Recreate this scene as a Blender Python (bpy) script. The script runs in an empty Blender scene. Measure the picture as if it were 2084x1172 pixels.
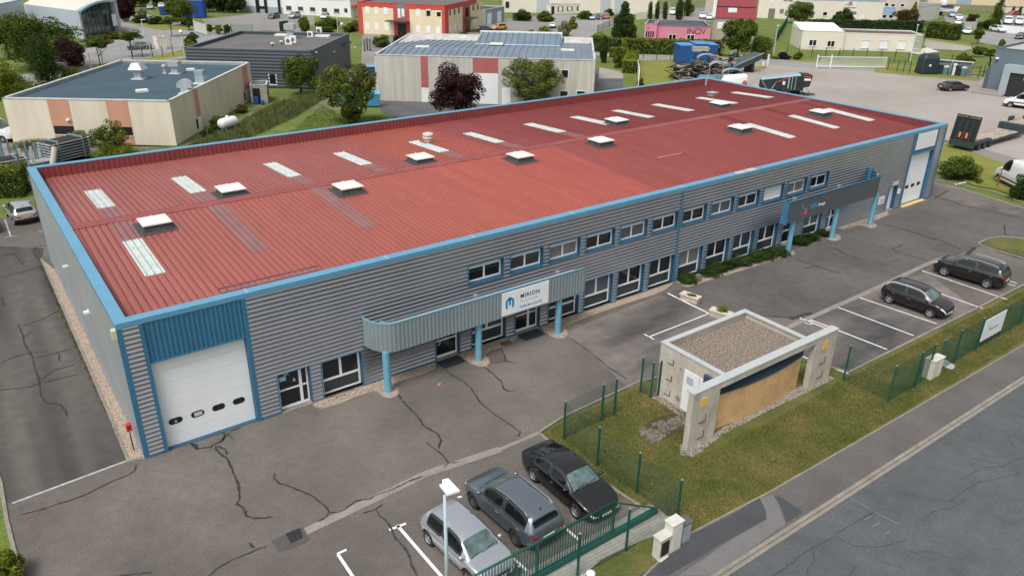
import bpy, bmesh, math, random
import numpy as np
from mathutils import Vector, Matrix
from mathutils.geometry import tessellate_polygon
R=math.radians; PI=math.pi
random.seed(7)
SC=bpy.context.scene; COL=SC.collection

# ---------------------------------------------------------------- camera
CW,CH,FPX=2084.0,1172.0,1571.06
CPOS=Vector((-3.54626,-31.50833,21.13193))
_y,_p,_r=0.93390155,0.43224578,0.01622577
_f=Vector((math.cos(_p)*math.cos(_y),math.cos(_p)*math.sin(_y),-math.sin(_p)))
_rt=Vector((math.sin(_y),-math.cos(_y),0)); _up=_rt.cross(_f)
_rt,_up=_rt*math.cos(_r)+_up*math.sin(_r), _up*math.cos(_r)-_rt*math.sin(_r)
cam=bpy.data.cameras.new('camera'); camo=bpy.data.objects.new('camera',cam); COL.objects.link(camo)
cam.sensor_width=36; cam.lens=36*FPX/CW; cam.clip_end=2000; cam.clip_start=.5
camo.matrix_world=Matrix(((_rt.x,_up.x,-_f.x,CPOS.x),(_rt.y,_up.y,-_f.y,CPOS.y),(_rt.z,_up.z,-_f.z,CPOS.z),(0,0,0,1)))
SC.camera=camo
SC.render.resolution_x=1024; SC.render.resolution_y=575

# ---------------------------------------------------------------- light: bright overcast
SUN_EL,SUN_AZ=58,205        # azimuth measured from +X counter-clockwise: sun stands behind the camera's left
w=bpy.data.worlds.new('World'); SC.world=w; w.use_nodes=True
nt=w.node_tree; nt.nodes.clear()
sky=nt.nodes.new('ShaderNodeTexSky'); sky.sky_type='NISHITA'; sky.sun_disc=False
sky.sun_elevation=R(SUN_EL); sky.sun_rotation=R(90-SUN_AZ); sky.dust_density=5; sky.air_density=1.0; sky.ozone_density=1.0
hs=nt.nodes.new('ShaderNodeHueSaturation'); hs.inputs['Saturation'].default_value=.13
bg=nt.nodes.new('ShaderNodeBackground'); bg.inputs['Strength'].default_value=.135
wo=nt.nodes.new('ShaderNodeOutputWorld')
nt.links.new(sky.outputs[0],hs.inputs['Color']); nt.links.new(hs.outputs[0],bg.inputs['Color']); nt.links.new(bg.outputs[0],wo.inputs['Surface'])
sun=bpy.data.lights.new('sun','SUN'); sun.energy=1.5; sun.angle=R(18); sun.color=(1,.97,.92)
so=bpy.data.objects.new('sun',sun); COL.objects.link(so)
sd=Vector((math.cos(R(SUN_AZ))*math.cos(R(SUN_EL)),math.sin(R(SUN_AZ))*math.cos(R(SUN_EL)),math.sin(R(SUN_EL))))
so.rotation_euler=sd.to_track_quat('Z','Y').to_euler()
SC.view_settings.view_transform='Standard'; SC.view_settings.look='None'
SC.view_settings.exposure=0.2; SC.view_settings.gamma=1

# ---------------------------------------------------------------- finding places: a point of the photograph to a point of the site
def ray(px,py): return _f+_rt*((px-CW/2)/FPX)-_up*((py-CH/2)/FPX)
def G(px,py,z=0.0):
    d=ray(px,py); return CPOS+d*((z-CPOS.z)/d.z)
def G2(px,py,z=0.0):
    g=G(px,py,z); return (g.x,g.y)
def HT(xy,py,px=None):
    """height above (x,y) of the photograph row py"""
    a=Vector((xy[0],xy[1],0)); best=0;bd=1e9
    for i in range(0,1600):
        z=i*.02; d=Vector((xy[0],xy[1],z))-CPOS; zz=d.dot(_f); yy=CH/2-FPX*d.dot(_up)/zz
        if abs(yy-py)<bd: bd=abs(yy-py);best=z
    return best

# ---------------------------------------------------------------- materials
MATS={}
def M(name,rgb=(.5,.5,.5),rough=.6,metal=0.,noise=None,bump=None,coat=0,spec=None,stretch=(1,1,1),rgb2=None,detail=4,emit=None,speck=None,trans=0):
    if name in MATS: return MATS[name]
    m=bpy.data.materials.new(name); m.use_nodes=True; nt=m.node_tree; b=nt.nodes['Principled BSDF']
    b.inputs['Base Color'].default_value=(*rgb,1); b.inputs['Roughness'].default_value=rough; b.inputs['Metallic'].default_value=metal
    if coat: b.inputs['Coat Weight'].default_value=coat; b.inputs['Coat Roughness'].default_value=.05
    if spec is not None: b.inputs['Specular IOR Level'].default_value=spec
    tc=nt.nodes.new('ShaderNodeNewGeometry'); mp=nt.nodes.new('ShaderNodeMapping'); mp.inputs['Scale'].default_value=stretch
    nt.links.new(tc.outputs['Position'],mp.inputs['Vector'])
    last=None
    if noise:
        sc,amt=noise; n=nt.nodes.new('ShaderNodeTexNoise'); n.inputs['Scale'].default_value=sc; n.inputs['Detail'].default_value=detail; n.inputs['Roughness'].default_value=.6
        nt.links.new(mp.outputs[0],n.inputs['Vector'])
        cr=nt.nodes.new('ShaderNodeValToRGB'); cr.color_ramp.elements[0].position=.33; cr.color_ramp.elements[1].position=.67
        c2=rgb2 or tuple(min(1,c*(1+amt)) for c in rgb); c1=rgb if rgb2 else tuple(c*(1-amt) for c in rgb)
        cr.color_ramp.elements[0].color=(*c1,1); cr.color_ramp.elements[1].color=(*c2,1)
        nt.links.new(n.outputs['Fac'],cr.inputs['Fac']); last=cr.outputs['Color']
    for sc,amt in (speck if isinstance(speck,list) else [speck] if speck else []):
        n=nt.nodes.new('ShaderNodeTexNoise'); n.inputs['Scale'].default_value=sc; n.inputs['Detail'].default_value=2
        nt.links.new(tc.outputs['Position'],n.inputs['Vector'])
        mr=nt.nodes.new('ShaderNodeMapRange'); mr.inputs['From Min'].default_value=.3; mr.inputs['From Max'].default_value=.7; mr.inputs['To Min'].default_value=1-amt; mr.inputs['To Max'].default_value=1+amt
        nt.links.new(n.outputs['Fac'],mr.inputs['Value'])
        mx=nt.nodes.new('ShaderNodeVectorMath'); mx.operation='SCALE'
        if last: nt.links.new(last,mx.inputs[0])
        else: mx.inputs[0].default_value=rgb
        nt.links.new(mr.outputs[0],mx.inputs['Scale']); last=mx.outputs[0]
    if last: nt.links.new(last,b.inputs['Base Color'])
    if bump:
        sc,st=bump; n=nt.nodes.new('ShaderNodeTexNoise'); n.inputs['Scale'].default_value=sc; n.inputs['Detail'].default_value=3
        nt.links.new(mp.outputs[0],n.inputs['Vector']); bp=nt.nodes.new('ShaderNodeBump'); bp.inputs['Strength'].default_value=st; bp.inputs['Distance'].default_value=.02
        nt.links.new(n.outputs['Fac'],bp.inputs['Height']); nt.links.new(bp.outputs[0],b.inputs['Normal'])
    if emit: b.inputs['Emission Color'].default_value=(*emit,1); b.inputs['Emission Strength'].default_value=1
    MATS[name]=m; return m
def leafmat(name,c1,c2,c3=None):
    m=bpy.data.materials.new(name); m.use_nodes=True; nt=m.node_tree; b=nt.nodes['Principled BSDF']; out=nt.nodes['Material Output']
    g=nt.nodes.new('ShaderNodeNewGeometry'); n=nt.nodes.new('ShaderNodeTexNoise'); n.inputs['Scale'].default_value=.9; n.inputs['Detail'].default_value=2
    nt.links.new(g.outputs['Position'],n.inputs['Vector'])
    a=nt.nodes.new('ShaderNodeMath'); a.operation='MULTIPLY_ADD'; a.inputs[1].default_value=.55
    nt.links.new(g.outputs['Random Per Island'],a.inputs[0])
    s=nt.nodes.new('ShaderNodeMath'); s.operation='MULTIPLY'; s.inputs[1].default_value=.9; nt.links.new(n.outputs['Fac'],s.inputs[0]); nt.links.new(s.outputs[0],a.inputs[2])
    cr=nt.nodes.new('ShaderNodeValToRGB'); e=cr.color_ramp.elements; e[0].position=.3; e[0].color=(*c1,1); e[1].position=.85; e[1].color=(*c2,1)
    if c3: k=e.new(1.0); k.color=(*c3,1)
    nt.links.new(a.outputs[0],cr.inputs['Fac']); nt.links.new(cr.outputs[0],b.inputs['Base Color'])
    b.inputs['Roughness'].default_value=.75; b.inputs['Specular IOR Level'].default_value=.12
    t=nt.nodes.new('ShaderNodeBsdfTranslucent'); nt.links.new(cr.outputs[0],t.inputs['Color'])
    mx=nt.nodes.new('ShaderNodeMixShader'); mx.inputs['Fac'].default_value=.28
    nt.links.new(b.outputs[0],mx.inputs[1]); nt.links.new(t.outputs[0],mx.inputs[2]); nt.links.new(mx.outputs[0],out.inputs['Surface'])
    MATS[name]=m; return m

asph   =M('asphalt_lot',(.098,.086,.078),.92,noise=(.16,.0),rgb2=(.168,.147,.131),speck=[(24,.34),(2.5,.06),(9,.1)],bump=(45,.5),detail=4)
asphD  =M('asphalt_dark',(.078,.074,.073),.92,noise=(.2,.0),rgb2=(.125,.116,.11),speck=[(24,.25),(1.8,.1)],bump=(45,.4),detail=7)
asphL  =M('asphalt_left',(.034,.034,.034),.92,noise=(.9,.0),rgb2=(.11,.097,.087),speck=[(24,.25),(1.5,.12)],bump=(45,.4),stretch=(.62,.04,1),detail=1)
asphT  =M('asphalt_tyre_worn',(.055,.054,.056),.9,noise=(.55,.0),rgb2=(.2,.172,.155),speck=[(24,.25),(1.5,.12)],bump=(45,.4),stretch=(.22,.62,1),detail=3)
roadM  =M('road_asphalt',(.087,.094,.099),.9,noise=(.3,.14),speck=[(20,.22),(1.4,.08)],bump=(50,.3),detail=8)
paveM  =M('pavement_asphalt',(.115,.105,.1),.9,noise=(.5,.14),speck=(20,.18),bump=(50,.3))
patchM =M('pavement_patch',(.06,.064,.07),.9,noise=(.8,.15),speck=(20,.1))
patchL =M('pavement_patch_light',(.155,.15,.15),.9,noise=(.8,.08),speck=(20,.1))
roadF  =M('road_far',(.27,.265,.262),.9,noise=(.2,.12),speck=(6,.06))
yardF  =M('yard_far',(.235,.222,.215),.9,noise=(.12,.12),speck=(5,.06),detail=6)
yardB  =M('yard_concrete',(.3,.265,.235),.9,noise=(.09,.0),rgb2=(.37,.34,.31),speck=(5,.06),detail=6)
kerbM  =M('kerb_concrete',(.25,.225,.19),.9,noise=(1.5,.15),speck=(15,.15))
channelM=M('channel_concrete',(.25,.225,.2),.9,noise=(1.5,.15),speck=(15,.15))
tarM   =M('crack_sealant',(.028,.029,.031),.7)
lineM  =M('road_paint',(.78,.79,.79),.8,noise=(3,.12))
lineW  =M('road_paint_worn',(.4,.4,.39),.85,noise=(5,.25))
grassM =M('grass',(.055,.085,.012),.95,noise=(.4,.0),rgb2=(.17,.135,.045),speck=(16,.4),bump=(30,.8),detail=9)
grassB =M('grass_bright',(.085,.125,.018),.95,noise=(.35,.0),rgb2=(.15,.19,.035),speck=(9,.3),bump=(20,.8),detail=8)
grassY =M('grass_yellow',(.19,.2,.035),.95,noise=(.3,.1),speck=(6,.2))
grassT =M('grass_tall',(.07,.095,.03),.95,noise=(.45,.0),rgb2=(.2,.19,.085),speck=(8,.35),bump=(20,1),detail=8)
concM  =M('kiosk_concrete',(.37,.335,.28),.9,noise=(1.2,.0),rgb2=(.56,.525,.455),speck=(12,.1),bump=(30,.15),stretch=(1,1,.45),detail=8)
coneM  =M('coping_metal_pale',(.45,.475,.475),.55,noise=(2,.05))
blueM  =M('blue_cladding',(.04,.165,.285),.42,noise=(.7,.07),spec=.5)
blueC  =M('blue_cap',(.115,.315,.475),.36,noise=(.6,.05),metal=.0,spec=.6)
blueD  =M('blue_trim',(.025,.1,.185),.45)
blueL  =M('blue_column',(.145,.37,.49),.45,noise=(3,.05))
cladM  =M('grey_cladding',(.40,.42,.45),.28,metal=.88,noise=(.4,.06),spec=.5)
fasM   =M('grey_fascia',(.3,.36,.385),.4,metal=.35,noise=(.5,.06))
anthM  =M('anthracite_panel',(.085,.10,.115),.5)
redL   =M('red_lining',(.23,.05,.05),.5,noise=(.6,.08))
redF   =M('red_flashing',(.33,.105,.1),.45,noise=(.8,.12))
mauveM =M('mauve_sheet',(.27,.13,.13),.5,noise=(1,.1))
rlM    =M('rooflight_sheet',(.55,.6,.585),.5,noise=(1.3,.08))
domeM  =M('dome_acrylic',(.8,.79,.72),.35,noise=(1,.05))
bitM   =M('bitumen',(.055,.056,.058),.75,noise=(3,.2))
whiteM =M('white_paint',(.8,.82,.83),.45)
pvcM   =M('white_frame',(.86,.87,.88),.4)
doorM  =M('white_sectional_door',(.84,.88,.89),.45,noise=(.5,.03))
glassM =M('window_glass',(.012,.017,.02),.06,spec=.6)
glassB =M('window_glass_blind',(.05,.06,.062),.12,spec=.6)
glassR =M('glass_lower_grey',(.035,.05,.055),.15,spec=.5)
blackM =M('black_rubber',(.018,.018,.02),.7)
steelM =M('galvanised_steel',(.5,.54,.57),.4,metal=.4,noise=(2,.08))
greenM =M('green_coating',(.006,.088,.068),.45)
gravM  =M('gravel',(.2,.145,.105),.95,noise=(12,.0),rgb2=(.52,.42,.33),speck=(30,.4),bump=(16,1.2),detail=3)
gravR  =M('roof_gravel',(.09,.07,.055),.95,noise=(11,.0),rgb2=(.33,.27,.22),speck=(26,.5),bump=(12,1.2),detail=3)
ochreM =M('ochre_render',(.58,.37,.18),.85,noise=(.9,.14),speck=[(20,.06),(5,.08)])
yellM  =M('yellow_tile',(.75,.5,.1),.6)
stoneM =M('stone',(.42,.37,.32),.9,noise=(3,.25))
brownM =M('rust_brown',(.11,.07,.06),.9,noise=(2,.1))

# ---------------------------------------------------------------- roof sheet material: paint batches differ along the length
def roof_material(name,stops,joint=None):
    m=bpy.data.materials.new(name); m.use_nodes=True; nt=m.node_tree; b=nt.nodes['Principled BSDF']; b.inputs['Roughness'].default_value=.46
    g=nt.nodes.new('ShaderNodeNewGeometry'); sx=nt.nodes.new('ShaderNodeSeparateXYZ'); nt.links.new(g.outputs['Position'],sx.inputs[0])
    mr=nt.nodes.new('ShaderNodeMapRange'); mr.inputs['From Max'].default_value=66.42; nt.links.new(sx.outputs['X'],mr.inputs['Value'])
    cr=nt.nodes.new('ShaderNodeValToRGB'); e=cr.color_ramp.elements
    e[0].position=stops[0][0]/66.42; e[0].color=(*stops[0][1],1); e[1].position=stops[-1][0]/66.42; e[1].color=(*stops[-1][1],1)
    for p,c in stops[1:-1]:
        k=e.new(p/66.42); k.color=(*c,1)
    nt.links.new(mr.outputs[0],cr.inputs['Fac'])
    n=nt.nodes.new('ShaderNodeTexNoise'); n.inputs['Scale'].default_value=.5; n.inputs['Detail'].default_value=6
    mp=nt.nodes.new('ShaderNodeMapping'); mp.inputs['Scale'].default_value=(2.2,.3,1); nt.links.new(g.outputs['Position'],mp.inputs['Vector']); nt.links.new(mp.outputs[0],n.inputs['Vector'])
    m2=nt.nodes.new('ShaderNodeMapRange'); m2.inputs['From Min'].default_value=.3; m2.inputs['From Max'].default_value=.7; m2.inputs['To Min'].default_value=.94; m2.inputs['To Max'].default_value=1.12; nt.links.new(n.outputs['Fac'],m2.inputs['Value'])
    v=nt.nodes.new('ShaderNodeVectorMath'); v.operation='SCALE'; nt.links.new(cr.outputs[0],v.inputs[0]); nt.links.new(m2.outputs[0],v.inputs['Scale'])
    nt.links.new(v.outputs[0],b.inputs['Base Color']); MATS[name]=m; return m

# ---------------------------------------------------------------- objects
WM={}     # world matrix of every object that can be a parent
def thing(name,label,cat,loc=(0,0,0),rotz=0,group=None,scale=1):
    o=bpy.data.objects.new(name,None); o.empty_display_size=.3; COL.objects.link(o)
    o.location=loc; o.rotation_euler=(0,0,rotz); o.scale=(scale,)*3
    WM[o.name]=Matrix.Translation(Vector(loc))@Matrix.Rotation(rotz,4,'Z')@Matrix.Scale(scale,4)
    return tag(o,label,cat,group)
def tag(o,label=None,cat=None,group=None,kind=None):
    if label: o['label']=label
    if cat: o['category']=cat
    if group: o['group']=group
    if kind: o['kind']=kind
    return o
class MB:
    def __init__(s): s.v=[];s.f=[];s.m=[]
    def quad(s,*p,mat=0):
        i=len(s.v); s.v+= [tuple(q) for q in p]; s.f.append(tuple(range(i,i+len(p)))); s.m.append(mat); return s
    def box(s,x0,x1,y0,y1,z0,z1,mat=0,T=None):
        c=[(x0,y0,z0),(x1,y0,z0),(x1,y1,z0),(x0,y1,z0),(x0,y0,z1),(x1,y0,z1),(x1,y1,z1),(x0,y1,z1)]
        return s.hexa(c,mat,T)
    def hexa(s,c,mat=0,T=None):
        if T: c=[tuple(T@Vector(q)) for q in c]
        i=len(s.v); s.v+=[tuple(q) for q in c]
        for f in ((0,3,2,1),(4,5,6,7),(0,1,5,4),(1,2,6,5),(2,3,7,6),(3,0,4,7)): s.f.append(tuple(i+k for k in f)); s.m.append(mat)
        return s
    def prism(s,poly,z0,z1,mat=0,top=None,bottom=True):
        i=len(s.v); n=len(poly)
        a=sum(poly[k][0]*poly[(k+1)%n][1]-poly[(k+1)%n][0]*poly[k][1] for k in range(n))
        if a<0: poly=poly[::-1]
        s.v+=[(p[0],p[1],z0) for p in poly]+[(p[0],p[1],z1) for p in poly]
        for k in range(n): s.f.append((i+k,i+(k+1)%n,i+n+(k+1)%n,i+n+k)); s.m.append(mat)
        s.f.append(tuple(i+n+k for k in range(n))); s.m.append(mat if top is None else top)
        if bottom: s.f.append(tuple(i+k for k in range(n-1,-1,-1))); s.m.append(mat)
        return s
    def tube(s,pts,r,n=8,mat=0,cap=True,r2=None):
        pts=[Vector(p) for p in pts]; i0=len(s.v); L=len(pts)
        for k,p in enumerate(pts):
            d=(pts[min(k+1,L-1)]-pts[max(k-1,0)]).normalized()
            a=d.orthogonal().normalized() if abs(d.z)<.99 else Vector((1,0,0)); b=d.cross(a)
            rr=r if r2 is None else r+(r2-r)*k/(L-1)
            for j in range(n):
                t=2*PI*j/n; q=p+a*(rr*math.cos(t))+b*(rr*math.sin(t)); s.v.append(tuple(q))
        for k in range(L-1):
            for j in range(n):
                s.f.append((i0+k*n+j,i0+k*n+(j+1)%n,i0+(k+1)*n+(j+1)%n,i0+(k+1)*n+j)); s.m.append(mat)
        if cap:
            s.f.append(tuple(i0+j for j in range(n-1,-1,-1))); s.m.append(mat)
            s.f.append(tuple(i0+(L-1)*n+j for j in range(n))); s.m.append(mat)
        return s
    def lathe(s,prof,c=(0,0,0),n=16,mat=0,T=None):
        i0=len(s.v); L=len(prof)
        for r,z in prof:
            for j in range(n):
                t=2*PI*j/n; q=Vector((c[0]+r*math.cos(t),c[1]+r*math.sin(t),c[2]+z)); s.v.append(tuple(T@q if T else q))
        for k in range(L-1):
            for j in range(n): s.f.append((i0+k*n+j,i0+k*n+(j+1)%n,i0+(k+1)*n+(j+1)%n,i0+(k+1)*n+j)); s.m.append(mat)
        return s
    def build(s,name,mats,parent=None,world=True,smooth=False,bevel=0,merge=False,auto=None):
        me=bpy.data.meshes.new(name)
        v=s.v
        o=bpy.data.objects.new(name,me)
        if parent is not None:
            pm=WM[parent.name]
            if world: inv=pm.inverted(); v=[tuple(inv@Vector(q)) for q in v]
        me.from_pydata(v,[],s.f)
        if not isinstance(mats,(list,tuple)): mats=[mats]
        for m in mats: me.materials.append(m)
        me.polygons.foreach_set('material_index',s.m)
        if merge or bevel:
            bm=bmesh.new(); bm.from_mesh(me); bmesh.ops.remove_doubles(bm,verts=bm.verts,dist=.0005); bmesh.ops.recalc_face_normals(bm,faces=bm.faces); bm.to_mesh(me); bm.free()
        if smooth: me.polygons.foreach_set('use_smooth',[True]*len(me.polygons))
        me.update()
        COL.objects.link(o)
        if bevel:
            b=o.modifiers.new('bevel','BEVEL'); b.width=bevel; b.segments=2; b.limit_method='ANGLE'
        if auto:
            try:
                me.set_sharp_from_angle(angle=R(auto))
            except Exception: pass
        if parent is not None: o.parent=parent; WM[o.name]=WM[parent.name].copy()
        else: WM[o.name]=Matrix.Identity(4)
        return o
def sheet(name,pts,z,mat,kind='structure',parent=None,label=None):
    pts=[(p[0],p[1]) for p in pts]
    a=sum(pts[k][0]*pts[(k+1)%len(pts)][1]-pts[(k+1)%len(pts)][0]*pts[k][1] for k in range(len(pts)))
    if a<0: pts=pts[::-1]
    mb=MB(); tris=tessellate_polygon([[Vector((p[0],p[1],0)) for p in pts]])
    mb.v=[(p[0],p[1],z) for p in pts]
    for t in tris:
        n=(Vector(mb.v[t[1]])-Vector(mb.v[t[0]])).cross(Vector(mb.v[t[2]])-Vector(mb.v[t[0]]))
        mb.f.append(tuple(t) if n.z>0 else tuple(t[::-1])); mb.m.append(0)
    o=mb.build(name,mat,parent)
    if kind and parent is None: o['kind']=kind
    if label: o['label']=label
    return o
def PXS(*pts,z=0): return [G2(a,b,z) for a,b in pts]
def strip_along(mb,pts,w,z0,z1=None,mat=0):
    """ribbon (or low bar when z1 is given) of width w along a ground polyline"""
    P=[Vector((p[0],p[1])) for p in pts]; n=len(P); Ls=[];Rs=[]
    for i in range(n):
        d1=(P[i]-P[i-1]).normalized() if i else (P[1]-P[0]).normalized()
        d2=(P[i+1]-P[i]).normalized() if i<n-1 else d1
        d=(d1+d2); d=d.normalized() if d.length>1e-6 else d1
        nn=Vector((-d.y,d.x)); ww=w(i) if callable(w) else w
        k=1/max(.5,nn.dot(Vector((-d1.y,d1.x)))); Ls.append(P[i]+nn*ww/2*k); Rs.append(P[i]-nn*ww/2*k)
    for i in range(n-1):
        if z1 is None: mb.quad((*Rs[i],z0),(*Rs[i+1],z0),(*Ls[i+1],z0),(*Ls[i],z0),mat=mat)
        else: mb.hexa([(*Rs[i],z0),(*Rs[i+1],z0),(*Ls[i+1],z0),(*Ls[i],z0),(*Rs[i],z1),(*Rs[i+1],z1),(*Ls[i+1],z1),(*Ls[i],z1)],mat)
    return mb
_fontcache={}
def text(name,body,size,T,mat,parent,extrude=.006,align='LEFT',space=1.0,sx=1.0,weight=0,label=None):
    cu=bpy.data.curves.new('t','FONT'); cu.body=body; cu.size=size; cu.extrude=extrude; cu.align_x=align; cu.space_character=space; cu.offset=weight
    to=bpy.data.objects.new('t',cu); COL.objects.link(to); dg=bpy.context.evaluated_depsgraph_get()
    me=bpy.data.meshes.new_from_object(to.evaluated_get(dg)); bpy.data.objects.remove(to)
    me.name=name; me.materials.clear(); me.materials.append(mat)
    me.transform(Matrix.Diagonal((sx,1,1,1))); me.transform(T)
    o=bpy.data.objects.new(name,me); COL.objects.link(o)
    if parent is not None: me.transform(WM[parent.name].inverted()); o.parent=parent; WM[o.name]=WM[parent.name].copy()
    return o

# ---------------------------------------------------------------- walls with real openings
class Wall:
    """vertical wall seen from outside, A on the left, B on the right"""
    def __init__(s,A,B,z0=0):
        s.A=Vector((A[0],A[1])); s.B=Vector((B[0],B[1])); s.L=(s.B-s.A).length; s.u=(s.B-s.A)/s.L; s.n=Vector((s.u.y,-s.u.x)); s.z0=z0
    def P(s,u,z,d=0): q=s.A+s.u*u+s.n*d; return (q.x,q.y,z)
    def uz(s,px,py,d=0):
        A=Vector((*(s.A+s.n*d),0)); n=Vector((*s.n,0)); r=ray(px,py); t=(A-CPOS).dot(n)/r.dot(n); p=CPOS+r*t
        return (Vector((p.x,p.y))-s.A).dot(s.u),p.z
    def T(s,u,z,d): # local x along wall, y up, z outwards
        q=s.P(u,z,d); return Matrix(((s.u.x,0,s.n.x,q[0]),(s.u.y,0,s.n.y,q[1]),(0,1,0,q[2]),(0,0,0,1)))
    def box(s,mb,u0,u1,z0,z1,d0,d1,mat=0):
        c=[s.P(u0,z0,d1),s.P(u1,z0,d1),s.P(u1,z0,d0),s.P(u0,z0,d0),s.P(u0,z1,d1),s.P(u1,z1,d1),s.P(u1,z1,d0),s.P(u0,z1,d0)]
        return mb.hexa(c,mat)
    def rects(s,u0,u1,z0,z1,ops):
        us=sorted({u0,u1,*[o[0] for o in ops],*[o[1] for o in ops]}); us=[u for u in us if u0-1e-6<=u<=u1+1e-6]; out=[]
        for a,b in zip(us,us[1:]):
            if b-a<1e-4: continue
            m=(a+b)/2; z=z0
            for o in sorted([o for o in ops if o[0]<m<o[1]],key=lambda o:o[2]):
                if o[2]>z+1e-4: out.append((a,b,z,min(o[2],z1)))
                z=max(z,o[3])
            if z<z1-1e-4: out.append((a,b,z,z1))
        # join neighbours with the same heights
        out.sort(key=lambda r:(r[2],r[3],r[0])); res=[]
        for r in out:
            if res and abs(res[-1][1]-r[0])<1e-4 and res[-1][2:]==r[2:]: res[-1]=(res[-1][0],r[1],*r[2:])
            else: res.append(r)
        return res
    def flat(s,mb,u0,u1,z0,z1,ops=(),mat=0,d=0):
        for a,b,c,e in s.rects(u0,u1,z0,z1,ops): mb.quad(s.P(a,c,d),s.P(b,c,d),s.P(b,e,d),s.P(a,e,d),mat=mat)
        return mb
    def corr(s,mb,u0,u1,z0,z1,ops=(),pitch=.22,dep=.065,mat=0,d=0,prof=((0,0),(.3,0),(.38,1),(.63,1),(1,0))):
        """horizontal ribs"""
        for a,b,c,e in s.rects(u0,u1,z0,z1,ops):
            pts=[(c,None)]; k=int(math.floor(c/pitch))
            while k*pitch<e:
                for t,_ in prof[:-1]:
                    z=(k+t)*pitch
                    if c<z<e: pts.append((z,None))
                k+=1
            pts.append((e,None))
            def dd(z):
                t=(z/pitch)%1.0
                for (t0,v0),(t1,v1) in zip(prof,prof[1:]):
                    if t0<=t<=t1: return v0+(v1-v0)*(t-t0)/(t1-t0)
                return 0
            for (z1_,_),(z2_,_) in zip(pts,pts[1:]):
                da,db=d+dep*dd(z1_+1e-6),d+dep*dd(z2_-1e-6)
                mb.quad(s.P(a,z1_,da),s.P(b,z1_,da),s.P(b,z2_,db),s.P(a,z2_,db),mat=mat)
        return mb
    def vribs(s,mb,u0,u1,z0,z1,pitch=.2,dep=.03,mat=0,d=0):
        u=u0
        while u<u1-1e-4:
            seq=[(0,0),(.55,0),(.65,1),(.9,1),(1,0)]
            for (a,va),(b,vb) in zip(seq,seq[1:]):
                ua,ub=min(u1,u+a*pitch),min(u1,u+b*pitch)
                if ub-ua>1e-5: mb.quad(s.P(ua,z0,d+dep*va),s.P(ub,z0,d+dep*vb),s.P(ub,z1,d+dep*vb),s.P(ua,z1,d+dep*va),mat=mat)
            u+=pitch
        return mb
    def reveal(s,mb,o,depth,mat=0,out=0.0):
        u0,u1,z0,z1=o; D=-depth
        mb.quad(s.P(u0,z0,out),s.P(u0,z1,out),s.P(u0,z1,D),s.P(u0,z0,D),mat=mat)
        mb.quad(s.P(u1,z0,out),s.P(u1,z0,D),s.P(u1,z1,D),s.P(u1,z1,out),mat=mat)
        mb.quad(s.P(u0,z0,out),s.P(u0,z0,D),s.P(u1,z0,D),s.P(u1,z0,out),mat=mat)
        mb.quad(s.P(u0,z1,out),s.P(u1,z1,out),s.P(u1,z1,D),s.P(u0,z1,D),mat=mat)
        return mb
def window(W,par,o,depth=.12,kind='two',fw=.07,frame=None,pane=None,sill=None,name='window',label=None):
    """kinds: two, one, transom, shutter, half"""
    u0,u1,z0,z1=o; frame=frame or pvcM; pane=pane or glassM; f=MB(); d0,d1=-depth,-depth+.06
    W.box(f,u0,u0+fw,z0,z1,d0,d1); W.box(f,u1-fw,u1,z0,z1,d0,d1); W.box(f,u0+fw,u1-fw,z0,z0+fw,d0,d1); W.box(f,u0+fw,u1-fw,z1-fw,z1,d0,d1)
    um=(u0+u1)/2
    if kind=='two': W.box(f,um-fw*.6,um+fw*.6,z0+fw,z1-fw,d0,d1-.004)
    if kind=='transom':
        zt=z0+(z1-z0)*.4; W.box(f,u0+fw,u1-fw,zt-fw*.6,zt+fw*.6,d0,d1-.004); W.box(f,um-fw*.65,um+fw*.65,zt+fw*.6,z1-fw,d0,d1-.008)
    w=f.build(name,frame,par)
    if label: w['label']=label
    if kind=='shutter':
        s=MB(); n=max(4,int((z1-z0)/.06)); zz=[z0+fw+(z1-z0-2*fw)*i/n for i in range(n+1)]
        for a,b in zip(zz,zz[1:]): s.quad(W.P(u0+fw,a,d1-.03),W.P(u1-fw,a,d1-.03),W.P(u1-fw,b,d1-.018),W.P(u0+fw,b,d1-.018)); s.quad(W.P(u0+fw,b,d1-.018),W.P(u1-fw,b,d1-.018),W.P(u1-fw,b,d1-.03),W.P(u0+fw,b,d1-.03))
        s.build('shutter',whiteM,w)
    else:
        g=MB(); dg=(d0+d1)/2
        if kind=='transom':
            zt=z0+(z1-z0)*.4; g.quad(W.P(u0+fw,zt,dg),W.P(u1-fw,zt,dg),W.P(u1-fw,z1-fw,dg),W.P(u0+fw,z1-fw,dg)); g.build('pane',pane,w)
            g=MB(); g.quad(W.P(u0+fw,z0+fw,dg),W.P(u1-fw,z0+fw,dg),W.P(u1-fw,zt,dg),W.P(u0+fw,zt,dg)); g.build('pane',glassR,w)
        elif kind=='two':
            for a,b in ((u0+fw,um-fw*.6),(um+fw*.6,u1-fw)):
                g=MB(); g.quad(W.P(a,z0+fw,dg),W.P(b,z0+fw,dg),W.P(b,z1-fw,dg),W.P(a,z1-fw,dg)); g.build('pane',pane,w)
        else: g.quad(W.P(u0+fw,z0+fw,dg),W.P(u1-fw,z0+fw,dg),W.P(u1-fw,z1-fw,dg),W.P(u0+fw,z1-fw,dg)); g.build('pane',pane,w)
        if kind=='half' or kind is None: pass
    if sill: s=MB(); W.box(s,u0-.06,u1+.06,z0-.06,z0,-depth+.02,.06); s.build('sill',sill,w)
    return w
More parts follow.
